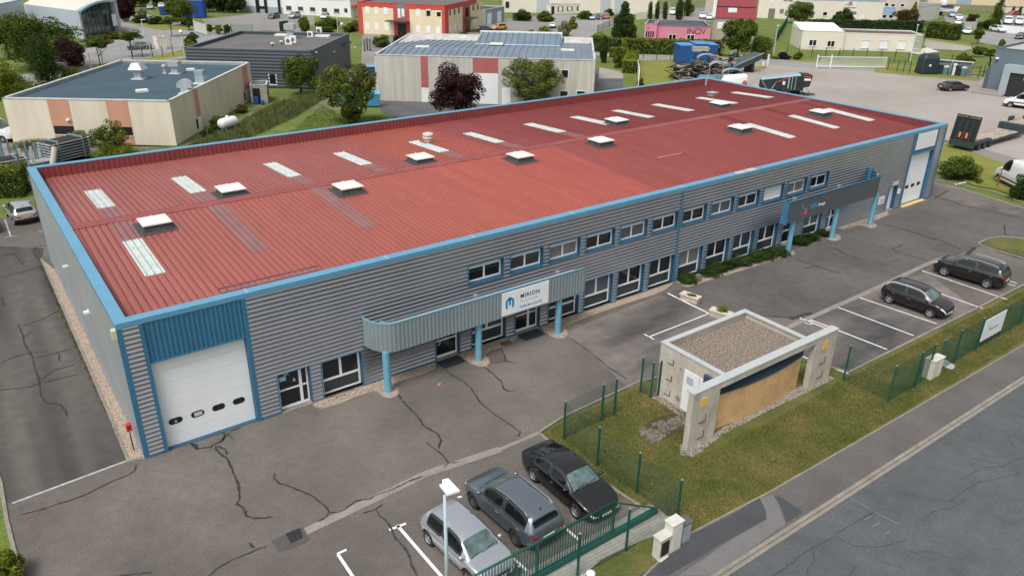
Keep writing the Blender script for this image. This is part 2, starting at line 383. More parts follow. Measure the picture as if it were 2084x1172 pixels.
# ================================================================ SETTING NEAR THE CAMERA
ground=sheet('ground',[(-120,-80),(420,-80),(420,420),(-120,420)],-.06,grassB)
lot=sheet('parking_lot',PXS((-260,1400),(-260,700),(-120,470),(60,424),(330,424))+[(1,30),(69,30)]+PXS((1925,372),(2010,400),(2260,470),(2420,560),(2150,552),(2084,529),(2040,517),(2002,500),(1990,496),(2020,484),(2084,486),(2300,520),(2420,600),(2084,580),(1725,757),(1690,745),(1640,735),(1500,740),(1300,776),(1140,850),(1095,879),(1140,918),(1265,1006),(1322,1043),(1180,1150),(1000,1260),(700,1500)),0,asph)
# darker driving lanes and bays, each a sheet of its own batch of asphalt
sheet('driveway',PXS((-260,1060),(25,1021),(262,936),(256,925),(85,528),(90,505),(-20,500),(-260,600)),.004,asphL)
dk=sheet('asphalt_bay',PXS((1118,690),(1148,683),(1210,727),(1290,800),(1330,765),(1345,700),(1500,640),(1640,651),(1690,745),(1725,757),(1985,627),(1880,550),(1990,500),(2084,486),(2084,420),(1900,400),(1800,440),(1600,520),(1365,590),(1240,640)),.004,asphT)
pad=sheet('asphalt_yard',PXS((1345,600),(1600,520),(1900,404),(2084,440),(2084,529),(2002,500),(1875,545),(1640,645),(1500,640),(1400,620)),.008,asphD)
0 and sheet('asphalt_bays_front',PXS((870,1000),(1095,885),(1265,1006),(1322,1043),(1180,1150),(1040,1150),(900,1040)),.004,asphD)
sheet('asphalt_patch',PXS((987,714),(1022,709),(1032,735),(995,739)),.012,M('asphalt_patch_red',(.115,.085,.08),.9,speck=(20,.2)))

# verge with its worn edge, pavement and road
verge=PXS((1100,884),(1140,855),(1300,780),(1500,744),(1690,750),(1727,760),(2084,583),(2300,480),(2300,570),(2084,701),(1738,902),(1571,998),(1395,1090),(1310,1172),(1200,1260),(1150,1240),(1180,1150),(1318,1046),(1262,1012),(1143,924))
sheet('grass_verge',verge,.012,grassM)
sheet('pavement',PXS((2300,572),(2084,703),(1738,904),(1571,1000),(1395,1092),(1310,1174),(1150,1330),(1440,1330),(1455,1176),(1868,902),(2084,767),(2300,630)),.03,paveM)
sheet('pavement_patch',PXS((1300,1172),(1322,1158),(1380,1110),(1420,1082),(1500,1042),(1545,1012),(1558,1040),(1560,1056),(1500,1090),(1400,1148),(1360,1172)),.034,patchM)
sheet('pavement_patch',PXS((1575,1008),(1592,1014),(1634,1042),(1600,1066),(1588,1030)),.034,patchM)
sheet('pavement_patch',PXS((1545,1014),(1573,1008),(1586,1034),(1598,1066),(1455,1172),(1380,1172),(1500,1092),(1560,1058),(1559,1038)),.034,patchL)
road=sheet('road',PXS((2600,430),(2084,762),(1868,896),(1450,1172),(1200,1340),(1200,1700),(2900,1700)),-.03,roadM)
# kerb between road and pavement: stones with joints
kb=MB(); a=Vector(G2(1450,1180)); b=Vector(G2(2300,633)); d=(b-a).normalized(); L=(b-a).length; n=Vector((-d.y,d.x))
k=0
while k<L:
    e=min(k+.985,L); p,q=a+d*k,a+d*e
    for (w0,w1,zz) in ((0,.16,.05),(-.17,-.012,.0)):
        c=[(*(p+n*w0),-.06),(*(q+n*w0),-.06),(*(q+n*w1),-.06),(*(p+n*w1),-.06),(*(p+n*w0),zz-.005),(*(q+n*w0),zz-.005),(*(q+n*w1),zz),(*(p+n*w1),zz)]
        kb.hexa(c)
    k+=1.0
o=kb.build('kerb',kerbM); o['kind']='structure'
kb=MB(); a2=[a+n*.02-d*5,b+n*.02]
strip_along(kb,[a+n*.0,b+n*.0],.31,-.02); o=kb.build('kerb_joint',M('kerb_joint',(.14,.13,.12),.95)); o['kind']='structure'
kb=MB(); strip_along(kb,PXS((2300,572),(2084,702),(1738,903),(1571,999),(1395,1091),(1310,1173)),.07,.0,.045); o=kb.build('pavement_edging',kerbM); o['kind']='structure'
# low concrete edgings round the lot
def edging(pts,w=.11,z=.06,name='edging'):
    mb=MB(); strip_along(mb,pts,w,-.02,z); o=mb.build(name,kerbM); o['kind']='structure'; return o
edging(PXS((1322,1043),(1265,1006),(1140,918),(1097,881),(1140,852),(1300,777),(1340,768)))
edging(PXS((1690,747),(1727,758),(2084,580),(2300,478)),.13)
edging(PXS((2300,600),(2150,549),(2084,527),(2040,514),(2004,502),(1990,496),(2010,486),(2040,482),(2300,505)),.12)
sheet('grass_island',PXS((2300,595),(2150,545),(2084,523),(2040,511),(2006,500),(1996,495),(2012,488),(2040,484),(2300,508)),.03,grassM)
edging(PXS((-200,-0),(0,0)) if 0 else PXS((-40,860),(2,985),(14,1060),(27,1112),(40,1160),(60,1260)),.14)
sheet('grass_border',PXS((-400,860),(-40,860),(0,985),(11,1060),(24,1112),(37,1160),(57,1260),(-400,1400)),.03,grassB)
# concrete channels
def channel(pts,w):
    mb=MB(); strip_along(mb,pts,w,.014); o=mb.build('drain_channel',channelM); o['kind']='structure'
channel(PXS((612,1086),(700,1044),(870,963),(1018,914)),.42)
channel(PXS((1018,914),(1098,880)),.2)
channel(PXS((1590,672),(1650,646),(1754,600),(1895,534),(1922,524)),.36)
channel(PXS((1895,373),(1960,385),(2084,424)),.3)
channel(PXS((345,904),(527,849)),.12)

# marking paint
def marking(pts,w,mat=lineM,z=.013):
    mb=MB(); strip_along(mb,pts,w,z); return mb.build('parking_line',mat,lot)
mk=[(((808,1068),(905,1180)),.13),(((792,1078),(826,1065)),.12),(((686,1127),(705,1118)),.11),(((688,1128),(723,1180)),.12),(((931,1012),(940,1010)),.1),
 (((1359,597),(1461,647)),.12),(((1441,639),(1320,686)),.08),(((1311,680),(1331,691)),.1),
 (((1876,551),(2050,610)),.1),(((1833,569),(2000,628)),.1),(((1750,606),(1906,659)),.1),(((1704,625),(1859,683)),.1),(((1645,649),(1805,711)),.1),(((2054,572),(2070,577)),.1),(((1936,530),(1950,533)),.1),(((1945,549),(2066,582)),.1),
 (((1641,652),(1690,672)),.1),(((1632,725),(1727,761)),.09),
 (((1146,1070),(1180,1100)),.11),(((1045,1136),(1078,1165)),.11),(((1944,376),(1966,371)),.2),(((2064,404),(2070,402)),.1)]
for p,w_ in mk: marking(PXS(*p),w_)
for p,w_ in [(((25,1024),(262,936)),.12),(((10,447),(22,482)),.11),(((8,484),(34,480)),.1),(((78,471),(90,472)),.1)]: marking(PXS(*p),w_,lineW)
# wheelchair symbol and survey marks
wc=MB(); c=Vector(G2(1647,656)); 
ring=[(c.x+.28*math.cos(t*PI/8),c.y+.22*math.sin(t*PI/8)) for t in range(14)]
strip_along(wc,ring,.06,.014); strip_along(wc,[(c.x+.1,c.y+.15),(c.x-.05,c.y+.6),(c.x+.1,c.y+.66)],.07,.0145); wc.build('wheelchair_symbol',lineM,lot)
wc=MB(); c=Vector(G2(894,782)); strip_along(wc,[(c.x-.13,c.y),(c.x+.13,c.y+.02)],.05,.014); strip_along(wc,[(c.x-.05,c.y-.14),(c.x+.05,c.y+.15)],.05,.0145); wc.build('spray_mark',M('pink_spray',(.7,.2,.25),.8),lot)

# sealed cracks
def crack(pts,w=.045,seed=0,par=None,z=.02,rough=1.0):
    rnd=random.Random(seed+len(pts)*13+int(pts[0][0])); P=[Vector(G2(a,b)) for a,b in pts]; out=[]; w=w if par else max(w*.95,.0009*(Vector((*P[0],0))-CPOS).length)
    for a,b in zip(P,P[1:]):
        n=max(2,int((b-a).length/.13)); nn=Vector((-(b-a).y,(b-a).x)).normalized()
        for i in range(n): out.append(a+(b-a)*i/n+nn*rnd.uniform(-.03,.03)*rough*(1 if i else 0))
    out.append(P[-1]); ws=[w*rnd.uniform(.6,2.0) for _ in out]; ws[0]*=.3; ws[-1]*=.3
    mb=MB(); strip_along(mb,out,lambda i:ws[i],z); return mb.build('crack',tarM,par or lot)
for pts,w_ in [
 ([(277,944),(276,957),(262,966),(222,982),(166,1010),(90,1035),(40,1048)],.035),
 ([(385,900),(400,914),(430,909),(436,903),(450,898),(458,884),(452,876)],.07),([(400,914),(402,907),(390,901)],.07),([(458,884),(470,888),(474,896)],.06),([(436,906),(446,922),(462,932),(470,950),(478,968),(486,992),(488,1016),(482,1026),(496,1034),(502,1050),(522,1055),(556,1052)],.075),([(440,908),(458,914),(462,926)],.07),([(450,898),(470,878),(490,870)],.03),
 ([(560,962),(557,973),(566,982),(600,994),(628,1005),(650,1020),(664,1032),(669,1042),(664,1052),(645,1062)],.05),([(669,1042),(690,1042),(704,1036),(722,1020),(748,1016),(780,1002),(800,996),(836,978),(866,968)],.05),
 ([(765,1036),(771,1048),(790,1064),(798,1078),(804,1094),(822,1112),(834,1132),(836,1148),(850,1172)],.05),([(738,1044),(765,1036),(780,1026)],.04),
 ([(240,1172),(270,1168),(310,1164)],.04),([(424,1172),(440,1158),(470,1140),(500,1128),(520,1119),(546,1110)],.04),([(506,1104),(518,1115)],.06),
 ([(811,804),(826,824),(850,848),(864,868),(890,882),(898,896),(892,915)],.06),([(868,900),(896,922),(914,942),(902,952)],.05),([(914,942),(934,940)],.04),
 ([(905,752),(920,764),(944,776),(960,792),(976,818),(1000,838),(1016,850),(1044,868),(1056,878)],.05),([(1060,874),(1056,886),(1051,888)],.05),
 ([(984,746),(1000,758),(1020,776),(1024,790),(1034,796),(1050,795)],.05),([(1020,709),(1031,736),(1050,738)],.04),([(1000,739),(1031,735)],.04),
 ([(1156,686),(1180,702),(1210,724),(1236,746),(1276,772)],.05),
 ([(10,800),(0,794),(60,788),(80,780),(160,762)][1:],.03),([(36,660),(46,680),(50,700),(62,720),(68,734),(70,748),(78,766),(80,780),(84,806),(96,820),(124,824),(134,836),(136,850)],.06),([(44,664),(90,648),(120,632)],.03),([(50,686),(64,674)],.04),([(0,740),(30,726),(60,718),(100,716)],.04),([(70,728),(110,720),(160,706)],.025),([(80,776),(110,754),(152,742)],.03),([(118,718),(122,736)],.04),
 ([(3,604),(6,614),(12,622)],.04),([(94,500),(74,502),(68,510),(74,522),(84,530)],.05),([(5,518),(30,518),(38,528),(48,540)],.045),([(0,565),(50,552),(85,542)],.03),
 ([(1698,504),(1714,514),(1732,522),(1752,531)],.05),([(1620,528),(1650,538),(1665,543),(1690,552),(1712,556)],.035),([(1665,541),(1634,548)],.05),([(1800,457),(1850,470),(1890,484),(1910,488),(1960,510)],.05),([(1842,496),(1816,508),(1830,515),(1890,532)],.03),([(1940,533),(1962,524),(1985,503)],.16),([(2044,458),(2044,470),(2048,480)],.06),([(1900,400),(1946,413),(1956,420)],.05),([(1958,418),(2084,446)],.03),([(1902,405),(1930,387)],.03),([(1608,650),(1630,642),(1654,637)],.14),([(1816,532),(1830,529)],.07)]:
    crack(pts,w_)
for pts,w_ in [([(1570,1172),(1618,1140),(1624,1130),(1700,1090),(1712,1078),(1780,1040)],.025),([(1700,1090),(1740,1110),(1790,1112),(1850,1096)],.02),([(1930,1020),(1990,980),(2084,960)],.02),([(1955,975),(2000,950),(2040,948),(2084,928)],.02),([(1980,930),(2030,942),(2045,955)],.025),([(1860,1055),(1900,1060)],.02),([(1725,1172),(1744,1148)],.025)]:
    crack(pts,w_*.8,par=road,z=-.024)
rn=random.Random(11)
for _ in range(26):
    x,y=rn.uniform(1500,2084),rn.uniform(860,1172)
    if y<1172-(x-1455)*.647+45: continue
    pts=[(x,y)]; a=rn.choice([-.6,.5,-.55,1.2])
    for k in range(rn.randint(3,7)): a+=rn.uniform(-.5,.5); x+=22*math.cos(a); y+=14*math.sin(a); pts.append((x,y))
    crack(pts,.013,par=road,z=-.0238,seed=_)
ch=MB()
for p in [((1730,1011),(1770,1034)),((1780,1040),(1828,1064)),((1760,1055),(1775,1048)),((1776,1070),(1790,1062)),((1800,1085),(1812,1078))]: strip_along(ch,PXS(*p),.035,-.022)
ch.build('chalk_mark',M('chalk',(.2,.21,.215),.9),road)
# gully with its patch of new asphalt
sheet('gully_patch',PXS((552,1100),(616,1072),(620,1078),(630,1096),(622,1104),(596,1114),(592,1117),(568,1123)),.016,M('gully_asphalt',(.085,.078,.076),.9,speck=(22,.2)))
gd=thing('drain_grate','black cast iron drain grate at the end of the pale concrete channel','drain',G(600,1091))
gm=MB(); q=PXS((581,1086),(611,1074),(617,1094),(592,1106)); Q=[Vector(p) for p in q]
for i in range(9):
    t=(i+.15)/9; t2=(i+.7)/9
    a=Q[0].lerp(Q[1],t);b=Q[0].lerp(Q[1],t2);c=Q[3].lerp(Q[2],t2);d_=Q[3].lerp(Q[2],t); gm.hexa([(*a,.017),(*b,.017),(*c,.017),(*d_,.017),(*a,.035),(*b,.035),(*c,.035),(*d_,.035)])
gm.prism(q,.016,.02); gm.build('grate',M('cast_iron',(.03,.03,.032),.6),gd)

# gravel beds along the building
def bed(name,pts,z=.02,lab=None):
    edging([pts[i] for i in range(len(pts))],.07,.035,'bed_edging'); return sheet(name,pts,z,gravM)
def CP(o,s,pts): return PXS(*[(o[0]+x/s,o[1]+y/s) for x,y in pts])
bed('gravel_bed',[(7.75,-.02)]+CP((500,600),3.906,[(535,875),(560,893),(600,903),(640,898),(700,880),(760,862),(870,815),(1010,768),(1050,775),(1090,808),(1140,822),(1190,812),(1215,785),(1205,745),(1172,715),(1250,680),(1400,630),(1500,585),(1508,545)])+[(14.55,-.02)])
bed('gravel_bed',[(16.3,-.02)]+CP((500,600),3.906,[(1690,465),(1740,510),(1800,552),(1860,572),(1915,568),(1940,540),(1925,505),(1895,480)])+CP((1000,600),3.906,[(0,440),(90,410),(170,380),(205,350),(205,320)])+[(20.0,-.02)])
bed('gravel_bed',[(21.9,-.02)]+CP((1000,600),3.906,[(385,265),(430,300),(470,330),(520,350),(570,348),(605,325),(600,290),(575,265),(600,245),(800,165),(1000,95),(1200,30),(1300,0)])+PXS((1357,588),(1372,575))+[(33.2,-.02)])
bed('gravel_bed',[(33.3,-.02),(33.3,-.9)]+PXS((1400,585),(1440,572),(1590,526),(1597,523),(1605,524),(1617,517),(1616,511),(1600,506))+[(43.9,-.02)])
bed('gravel_bed',[(46.3,-.02)]+PXS((1622,500),(1678,483),(1690,490),(1700,491),(1710,487),(1710,480),(1700,476))+[(50.2,-.02)])
bed('gravel_bed',[(51.9,-.02)]+PXS((1707,466),(1716,468),(1745,459),(1762,461),(1772,465),(1782,463),(1784,458),(1776,452),(1808,437),(1806,431))+[(58.9,-.02)])
sheet('gravel_strip',[(-.02,-.05),(-.02,24.9)]+PXS((84,528),(150,680),(262,938)),.02,gravM)
edging(PXS((84,527),(120,610),(180,745),(262,938),(290,931)),.13,.05)

# ================================================================ THE MAIN BUILDING
BL,BW,BH=66.42,27.1,6.6; JX=33.1
bld=thing('industrial_building','long grey-clad industrial building with red ribbed roof, blue parapet cap and white garage doors','building',(0,0,0))
RY0,RYM,RY1=.42,13.55,26.68
def rz(y): return 5.8+.62*(1-abs(y-13.55)/13.13)
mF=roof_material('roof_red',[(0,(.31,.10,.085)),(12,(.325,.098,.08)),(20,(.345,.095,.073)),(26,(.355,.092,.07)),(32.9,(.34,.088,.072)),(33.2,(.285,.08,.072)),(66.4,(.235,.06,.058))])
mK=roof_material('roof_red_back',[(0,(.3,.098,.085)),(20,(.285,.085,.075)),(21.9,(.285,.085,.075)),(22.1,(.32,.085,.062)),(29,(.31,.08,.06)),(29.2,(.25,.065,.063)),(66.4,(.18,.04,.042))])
def ribbed(mb,x0,x1,ya,yb,pitch,dz=0,phase=0,hgt=.055):
    """roof sheet with standing ribs running up the slope"""
    xs=[]; k=int(math.floor((x0-phase)/pitch))
    seq=((0,0),(.03,1),(.11,1),(.14,0),(.16,-1),(.32,-1),(.34,0))
    while phase+k*pitch<x1:
        for t,v in seq:
            x=phase+k*pitch+t*pitch*(.333/pitch if pitch>.3 else 1)
            if x0<x<x1: xs.append((x,v*hgt))
        k+=1
    xs=[(x0,0)]+xs+[(x1,0)]
    za,zb=rz(ya)+dz,rz(yb)+dz
    for (a,ha),(b,hb) in zip(xs,xs[1:]): mb.quad((a,ya,za+ha),(b,ya,za+hb),(b,yb,zb+hb),(a,yb,zb+ha))
    return mb
XI0,XI1=.42,BL-.42
for nm,mt,ya,yb in (('roof_slope',mF,RY0,RYM),('roof_slope',mK,RYM,RY1)):
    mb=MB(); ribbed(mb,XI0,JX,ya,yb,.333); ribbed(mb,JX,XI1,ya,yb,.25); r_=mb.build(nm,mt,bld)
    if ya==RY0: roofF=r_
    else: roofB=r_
# ridge capping
mb=MB(); zr=rz(RYM)
for s_ in (-1,1):
    mb.quad((XI0,RYM,zr+.1),(XI1,RYM,zr+.1),(XI1,RYM+s_*.17,zr+.085),(XI0,RYM+s_*.17,zr+.085)) if s_<0 else mb.quad((XI0,RYM,zr+.1),(XI0,RYM+.17,zr+.085),(XI1,RYM+.17,zr+.085),(XI1,RYM,zr+.1))
    mb.box(XI0,XI1,RYM+s_*.17-.012,RYM+s_*.17+.012,zr+.05,zr+.12)
    mb.quad((XI0,RYM+s_*.18,zr+.08),(XI1,RYM+s_*.18,zr+.08),(XI1,RYM+s_*.34,zr+.035),(XI0,RYM+s_*.34,zr+.035)); mb.box(XI0,XI1,RYM+s_*.34-.01,RYM+s_*.34+.01,zr-.02,zr+.05)
mb.build('ridge_cap',redF,bld)
mb=MB(); ribbed(mb,4.78,9.5,RY0+.03,2.55,.333,.015); mb.build('gutter_flashing',mauveM,bld)
mb=MB(); 
for y in (1.1,1.55,2.0,2.5): mb.box(4.7,9.6,y-.02,y+.02,rz(y)+.05,rz(y)+.09)
mb.build('gutter_rail',redF,bld)
# rooflight strips and the overpainted ones
SX=[2.75,7.9,14.1,19.3,25.6,30.7,36.9,42.05,47.2,52.4,58.7,64.1]
for i,x in enumerate(SX):
    mb=MB(); ribbed(mb,x-.47,x+.47,16.55,21.3,.333 if x<JX else .25,.022); 
    for y in (17.6,18.8,20.0): mb.box(x-.47,x+.47,y-.015,y+.015,rz(y)+.03,rz(y)+.036)
    mb.build('rooflight_strip',rlM,roofB)
    mb=MB(); ribbed(mb,x-.47,x+.47,RYM+.34,16.52,.333 if x<JX else .25,.012); mb.build('painted_strip',mauveM if x<40 else M('dark_red_strip',(.2,.045,.05),.5),roofB)
for i,x in enumerate(SX):
    if i in (0,9,10,11):
        mb=MB(); ribbed(mb,x-.47,x+.47,5.55,10.3,.333 if x<JX else .25,.022)
        for y in (6.8,8.0,9.2): mb.box(x-.47,x+.47,y-.015,y+.015,rz(y)+.03,rz(y)+.036)
        mb.build('rooflight_strip',rlM,roofF)
        mb=MB(); ribbed(mb,x-.47,x+.47,10.33,RYM-.34,.333 if x<JX else .25,.012); mb.build('painted_strip',mauveM if i==0 else M('dark_red_strip'),roofF)
    elif i in (1,2):
        mb=MB(); ribbed(mb,x-.47,x+.47,5.55,RYM-.34,.333,.015); mb.build('painted_strip',mauveM,roofF)
mb=MB(); mb.box(38.0,40.6,6.9,7.0,rz(7)+.05,rz(7)+.06); mb.build('scratch_mark',M('bare_metal_scratch',(.5,.3,.3),.6),roofF)
# dome rooflights
def dome(x,y,s=1.5,white=False):
    base=rz(y); par=roofF if y<RYM else roofB
    mb=MB(); h=s/2+.22; f=.12
    mb.hexa([(x-h,y-h,rz(y-h)+.03),(x+h,y-h,rz(y-h)+.03),(x+h,y+h,rz(y+h)+.03),(x-h,y+h,rz(y+h)+.03)]+[(x-h+.06,y-h+.06,rz(y-h)+.065),(x+h-.06,y-h+.06,rz(y-h)+.065),(x+h-.06,y+h-.06,rz(y+h)+.065),(x-h+.06,y+h-.06,rz(y+h)+.065)])
    mb.hexa([(x-s/2,y-s/2,base),(x+s/2,y-s/2,base),(x+s/2,y+s/2,base),(x-s/2,y+s/2,base)]+[(x-s/2+f,y-s/2+f,base+.36),(x+s/2-f,y-s/2+f,base+.36),(x+s/2-f,y+s/2-f,base+.36),(x-s/2+f,y+s/2-f,base+.36)])
    k=mb.build('rooflight_kerb',bitM,par)
    mb=MB(); q=s/2-.01; mb.box(x-q,x+q,y-q,y+q,base+.365,base+.43); 
    n=4
    for i in range(n):
        for j in range(n):
            def pt(a,b):
                u,v=-1+2*a/n,-1+2*b/n; return (x+u*q*.97,y+v*q*.97,base+.432+.05*(1-u*u)*(1-v*v)**1)
            mb.quad(pt(i,j),pt(i+1,j),pt(i+1,j+1),pt(i,j+1))
    mb.box(x-.012,x+.012,y-q,y+q,base+.43,base+.49)
    d_=mb.build('dome',domeM if not white else whiteM,k)
for x,y in [(4.2,11.5),(9.4,14.95),(15.55,11.6),(22.65,14.95),(28.85,11.55)]: dome(x,y)
for x,y in [(36.7,11.7),(42.75,16.4),(56.15,16.4),(49.95,9.05),(61.4,9.1)]: dome(x,y,1.5,True)
x,y=26.4,20.3; mb=MB(); mb.box(x-.5,x+.5,y-.5,y+.5,rz(y)-.05,rz(y)+.1); mb.build('vent_base',redF,roofB)
mb=MB(); mb.lathe([(.3,.1),(.3,.32),(.42,.34),(.42,.42),(.34,.44),(.34,.58),(.43,.6),(.4,.7),(.2,.76),(.0,.77)],(x,y,rz(y)),20); mb.build('vent_turret',M('vent_cream',(.6,.58,.5),.5),roofB,smooth=False)
x,y=60.8,21.3; mb=MB(); mb.box(x-.35,x+.35,y-.35,y+.35,rz(y)-.05,rz(y)+.3); mb.box(x-.45,x+.45,y-.45,y+.45,rz(y)+.3,rz(y)+.38); mb.build('vent_box',steelM,roofB)
# parapet lining, ribbed, and cap
mb=MB(); Wb=Wall((XI0,RY1),(XI1,RY1)); Wb.vribs(mb,0,Wb.L,5.7,6.56,.333,.03); Wr=Wall((XI1,RY1),(XI1,RY0)); Wr.vribs(mb,0,Wr.L,5.7,6.56,.333,.03)
Wl_=Wall((XI0,RY0),(XI0,RY1)); Wl_.vribs(mb,0,Wl_.L,5.7,6.56,.333,.03); mb.quad((XI1,RY0,5.7),(XI0,RY0,5.7),(XI0,RY0,6.56),(XI1,RY0,6.56)); mb.build('parapet_lining',redL,bld)
mb=MB(); mb.box(XI1-.16,XI1-.02,RY1-.18,RY1-.03,5.7,6.58); mb.build('corner_post',coneM,bld)
o_=.03; fz0=6.36
for nm,(a0,a1,b0,b1) in dict(f=(-o_,BL+o_,-o_,.44),l=(-o_,.44,.44,BW-.44),r=(BL-.44,BL+o_,.44,BW-.44),b=(-o_,BL+o_,BW-.44,BW+o_)).items():
    mb=MB(); mb.box(a0,a1,b0,b1,6.54,6.6)
    if nm=='f': mb.box(a0,a1,-o_-.025,-o_+.03,fz0,6.598)
    if nm=='l': mb.box(-o_-.025,-o_+.03,-o_+.03,BW,fz0,6.598)
    if nm=='r': mb.box(BL+o_-.03,BL+o_+.02,-o_+.03,BW,fz0,6.598)
    if nm in 'rb': pass
    c_=mb.build('parapet_cap',blueC,bld,bevel=.008)
    if nm=='f':
        for x in (5.3,12.2,17.3,24,33.2,38.5,39.6,45,54): 
            s=MB(); s.box(x,x+(.05 if x not in (38.5,39.6) else .9),-o_-.03,.445,6.601,6.606); s.build('cap_joint',coneM,c_)

# front wall
Wf=Wall((0,0),(BL,0))
UP=[(16.85+2.75*k,19.1+2.75*k,3.97,5.06) for k in range(12)]
LO=[(8.3,10.42,.1,2.05),(17.05,19.3,.1,2.08)]+[(16.95+2.75*k,19.2+2.75*k,.1,2.08) for k in range(2,10)]+[(47.2,49.45,.1,2.08)]
DO=[(6.12,7.68,.03,2.1),(14.74,16.2,.03,2.1),(20.0,21.74,.03,2.1),(44.6,46.0,.03,2.1),(50.3,51.75,.03,2.1),(58.95,60.15,.03,2.13)]
GL=(.95,4.95,.03,4.5); GR=(61.35,65.0,.03,4.55)
cut=UP+LO+DO+[(.8,5.15,0,6.37),(61.2,65.15,0,6.37)]
mb=MB(); Wf.corr(mb,.14,BL-.1,.06,6.37,cut); mb.build('front_cladding',cladM,bld)
mb=MB()
T=lambda a,b,c,d_,o=.082:Wf.box(mb,a,b,c,d_,.0,o)
for tt in ((0,.15,0,6.37),(.78,.94,0,6.37),(4.96,5.16,0,6.37),(BL-.1,BL,0,6.37),(61.2,61.34,0,6.37),(65.01,65.2,0,6.37),(JX-.05,JX+.05,2.1,6.37)): mb=MB(); T(*tt); mb.build('corner_trim',blueM,bld)
mb=MB(); T(JX-.05,JX+.05,0,2.08)
last=.15
mb.build('blue_trim',blueM,bld)
for (a,b) in sorted([(o[0],o[1]) for o in LO+DO+[(.78,5.16,0,0),(61.2,65.2,0,0)]])+[(BL-.03,BL)]:
    if a-.06>last+.02: mb=MB(); T(last,a-.07,0,.07); mb.build('base_trim',blueM,bld)
    last=b+.07
for (a,b,c,d_) in UP+LO+DO:
    mb=MB(); up=c>1; z_=c-.05 if up else 0
    T(a-.04,a,z_,d_+.02); T(b,b+.04,z_,d_+.02); T(a,b,d_,d_+.03,.08)
    if up: T(a,b,c-.06,c)
    mb.build('opening_trim',blueM,bld)
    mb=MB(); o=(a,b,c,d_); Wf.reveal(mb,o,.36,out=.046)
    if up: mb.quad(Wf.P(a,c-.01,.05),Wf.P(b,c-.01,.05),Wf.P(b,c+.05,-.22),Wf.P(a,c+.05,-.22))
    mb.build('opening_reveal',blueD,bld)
    if not up:
        mb=MB(); mb.box(a,b,-.12 if c<.05 else -.03,.3,-.01,.05 if c<.05 else .1); mb.build('door_step' if c<.05 else 'window_step',kerbM,bld)
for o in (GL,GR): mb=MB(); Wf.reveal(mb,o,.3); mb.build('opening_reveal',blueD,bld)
for i,o in enumerate(UP):
    f=(o[0]+.02,o[1]-.02,o[2]+.06,o[3])
    if i==9: window(Wf,bld,f,.2,'shutter',label='white window closed by its roller shutter')
    else:
        w_=window(Wf,bld,f,.22,'two',fw=.085,pane=M('glass_curtain',(.1,.12,.15),.15,spec=.6) if i in (4,7) else M('glass_blind_pale',(.2,.2,.19),.3,spec=.5) if i in (2,10) else [glassM,glassB,glassM][i%3])
        s=MB()
        for k in range(3): s.quad(Wf.P(f[0]+.02,f[3]-.26+k*.087,-.14),Wf.P(f[1]-.02,f[3]-.26+k*.087,-.14),Wf.P(f[1]-.02,f[3]-.19+k*.087,-.155),Wf.P(f[0]+.02,f[3]-.19+k*.087,-.155)); s.quad(Wf.P(f[0]+.02,f[3]-.19+k*.087,-.155),Wf.P(f[1]-.02,f[3]-.19+k*.087,-.155),Wf.P(f[1]-.02,f[3]-.173+k*.087,-.14),Wf.P(f[0]+.02,f[3]-.173+k*.087,-.14))
        s.build('shutter_box',whiteM,w_)
for i,o in enumerate(LO): window(Wf,bld,(o[0]+.02,o[1]-.02,o[2],o[3]),.24,'transom',fw=.1,pane=[glassM,glassB,glassM,M('glass_curtain'),glassM,glassM,M('glass_blind_pale')][i%7])
# glazed doors
def glazed(o,split,handle=True):
    a,b,c,d_=o; f=MB(); D0,D1=-.24,-.17; fw=.08
    Wf.box(f,a+.02,a+.02+fw,c+.03,d_,D0,D1); Wf.box(f,b-.02-fw,b-.02,c+.03,d_,D0,D1); Wf.box(f,a+.1,b-.1,c+.03,c+.15,D0,D1); Wf.box(f,a+.1,b-.1,d_-.08,d_,D0,D1)
    Wf.box(f,a+.1,b-.1,c+1.0,c+1.08,D0,D1-.003)
    m_=a+(b-a)*split
    if split: Wf.box(f,m_-.07,m_+.07,c+.15,d_-.08,D0,D1+.004)
    dr=f.build('glass_door',pvcM,bld)
    e=[a+.1]+([m_-.07,m_+.07] if split else [])+[b-.1]
    for p,q in zip(e[::2],e[1::2]):
        for z0,z1 in ((c+.15,c+1.0),(c+1.08,d_-.08)):
            g=MB(); g.quad(Wf.P(p,z0,-.205),Wf.P(q,z0,-.205),Wf.P(q,z1,-.205),Wf.P(p,z1,-.205)); g.build('pane',glassM,dr)
    if handle:
        h=MB(); hx=(m_-.12) if split else a+.2; pts=[Wf.P(hx+.1*math.sin(t*PI/8)*1.6,c+.75+t*.06,-.13) for t in range(9)]; h.tube(pts,.018,6); h.build('door_handle',pvcM,dr)
    return dr
d1=glazed(DO[0],.74,False); glazed(DO[1],.0); glazed(DO[2],.62); glazed(DO[3],.0); glazed(DO[4],.5)
s=MB(); s.quad(Wf.P(6.27,1.55,-.2),Wf.P(6.6,1.55,-.2),Wf.P(6.6,1.8,-.2),Wf.P(6.27,1.8,-.2)); s.build('notice',M('notice_blue',(.3,.6,.8),.5),d1)
def warn(wall,u,z,dd,sz,par):
    s=MB(); p=[(0,sz),(sz*.62,-sz*.5),(-sz*.62,-sz*.5)]; q=[(0,sz*.45),(sz*.27,-sz*.25),(-sz*.27,-sz*.25)]
    for i in range(3):
        j=(i+1)%3; s.quad(wall.P(u+p[i][0],z+p[i][1],dd),wall.P(u+q[i][0],z+q[i][1],dd),wall.P(u+q[j][0],z+q[j][1],dd),wall.P(u+p[j][0],z+p[j][1],dd))
    s.build('warning_triangle',M('warning_pale',(.75,.72,.55),.6),par)
warn(Wf,6.98,1.45,-.202,.13,d1)
text('house_number','90A',.15,Wf.T(6.5,1.82,-.202),whiteM,d1)
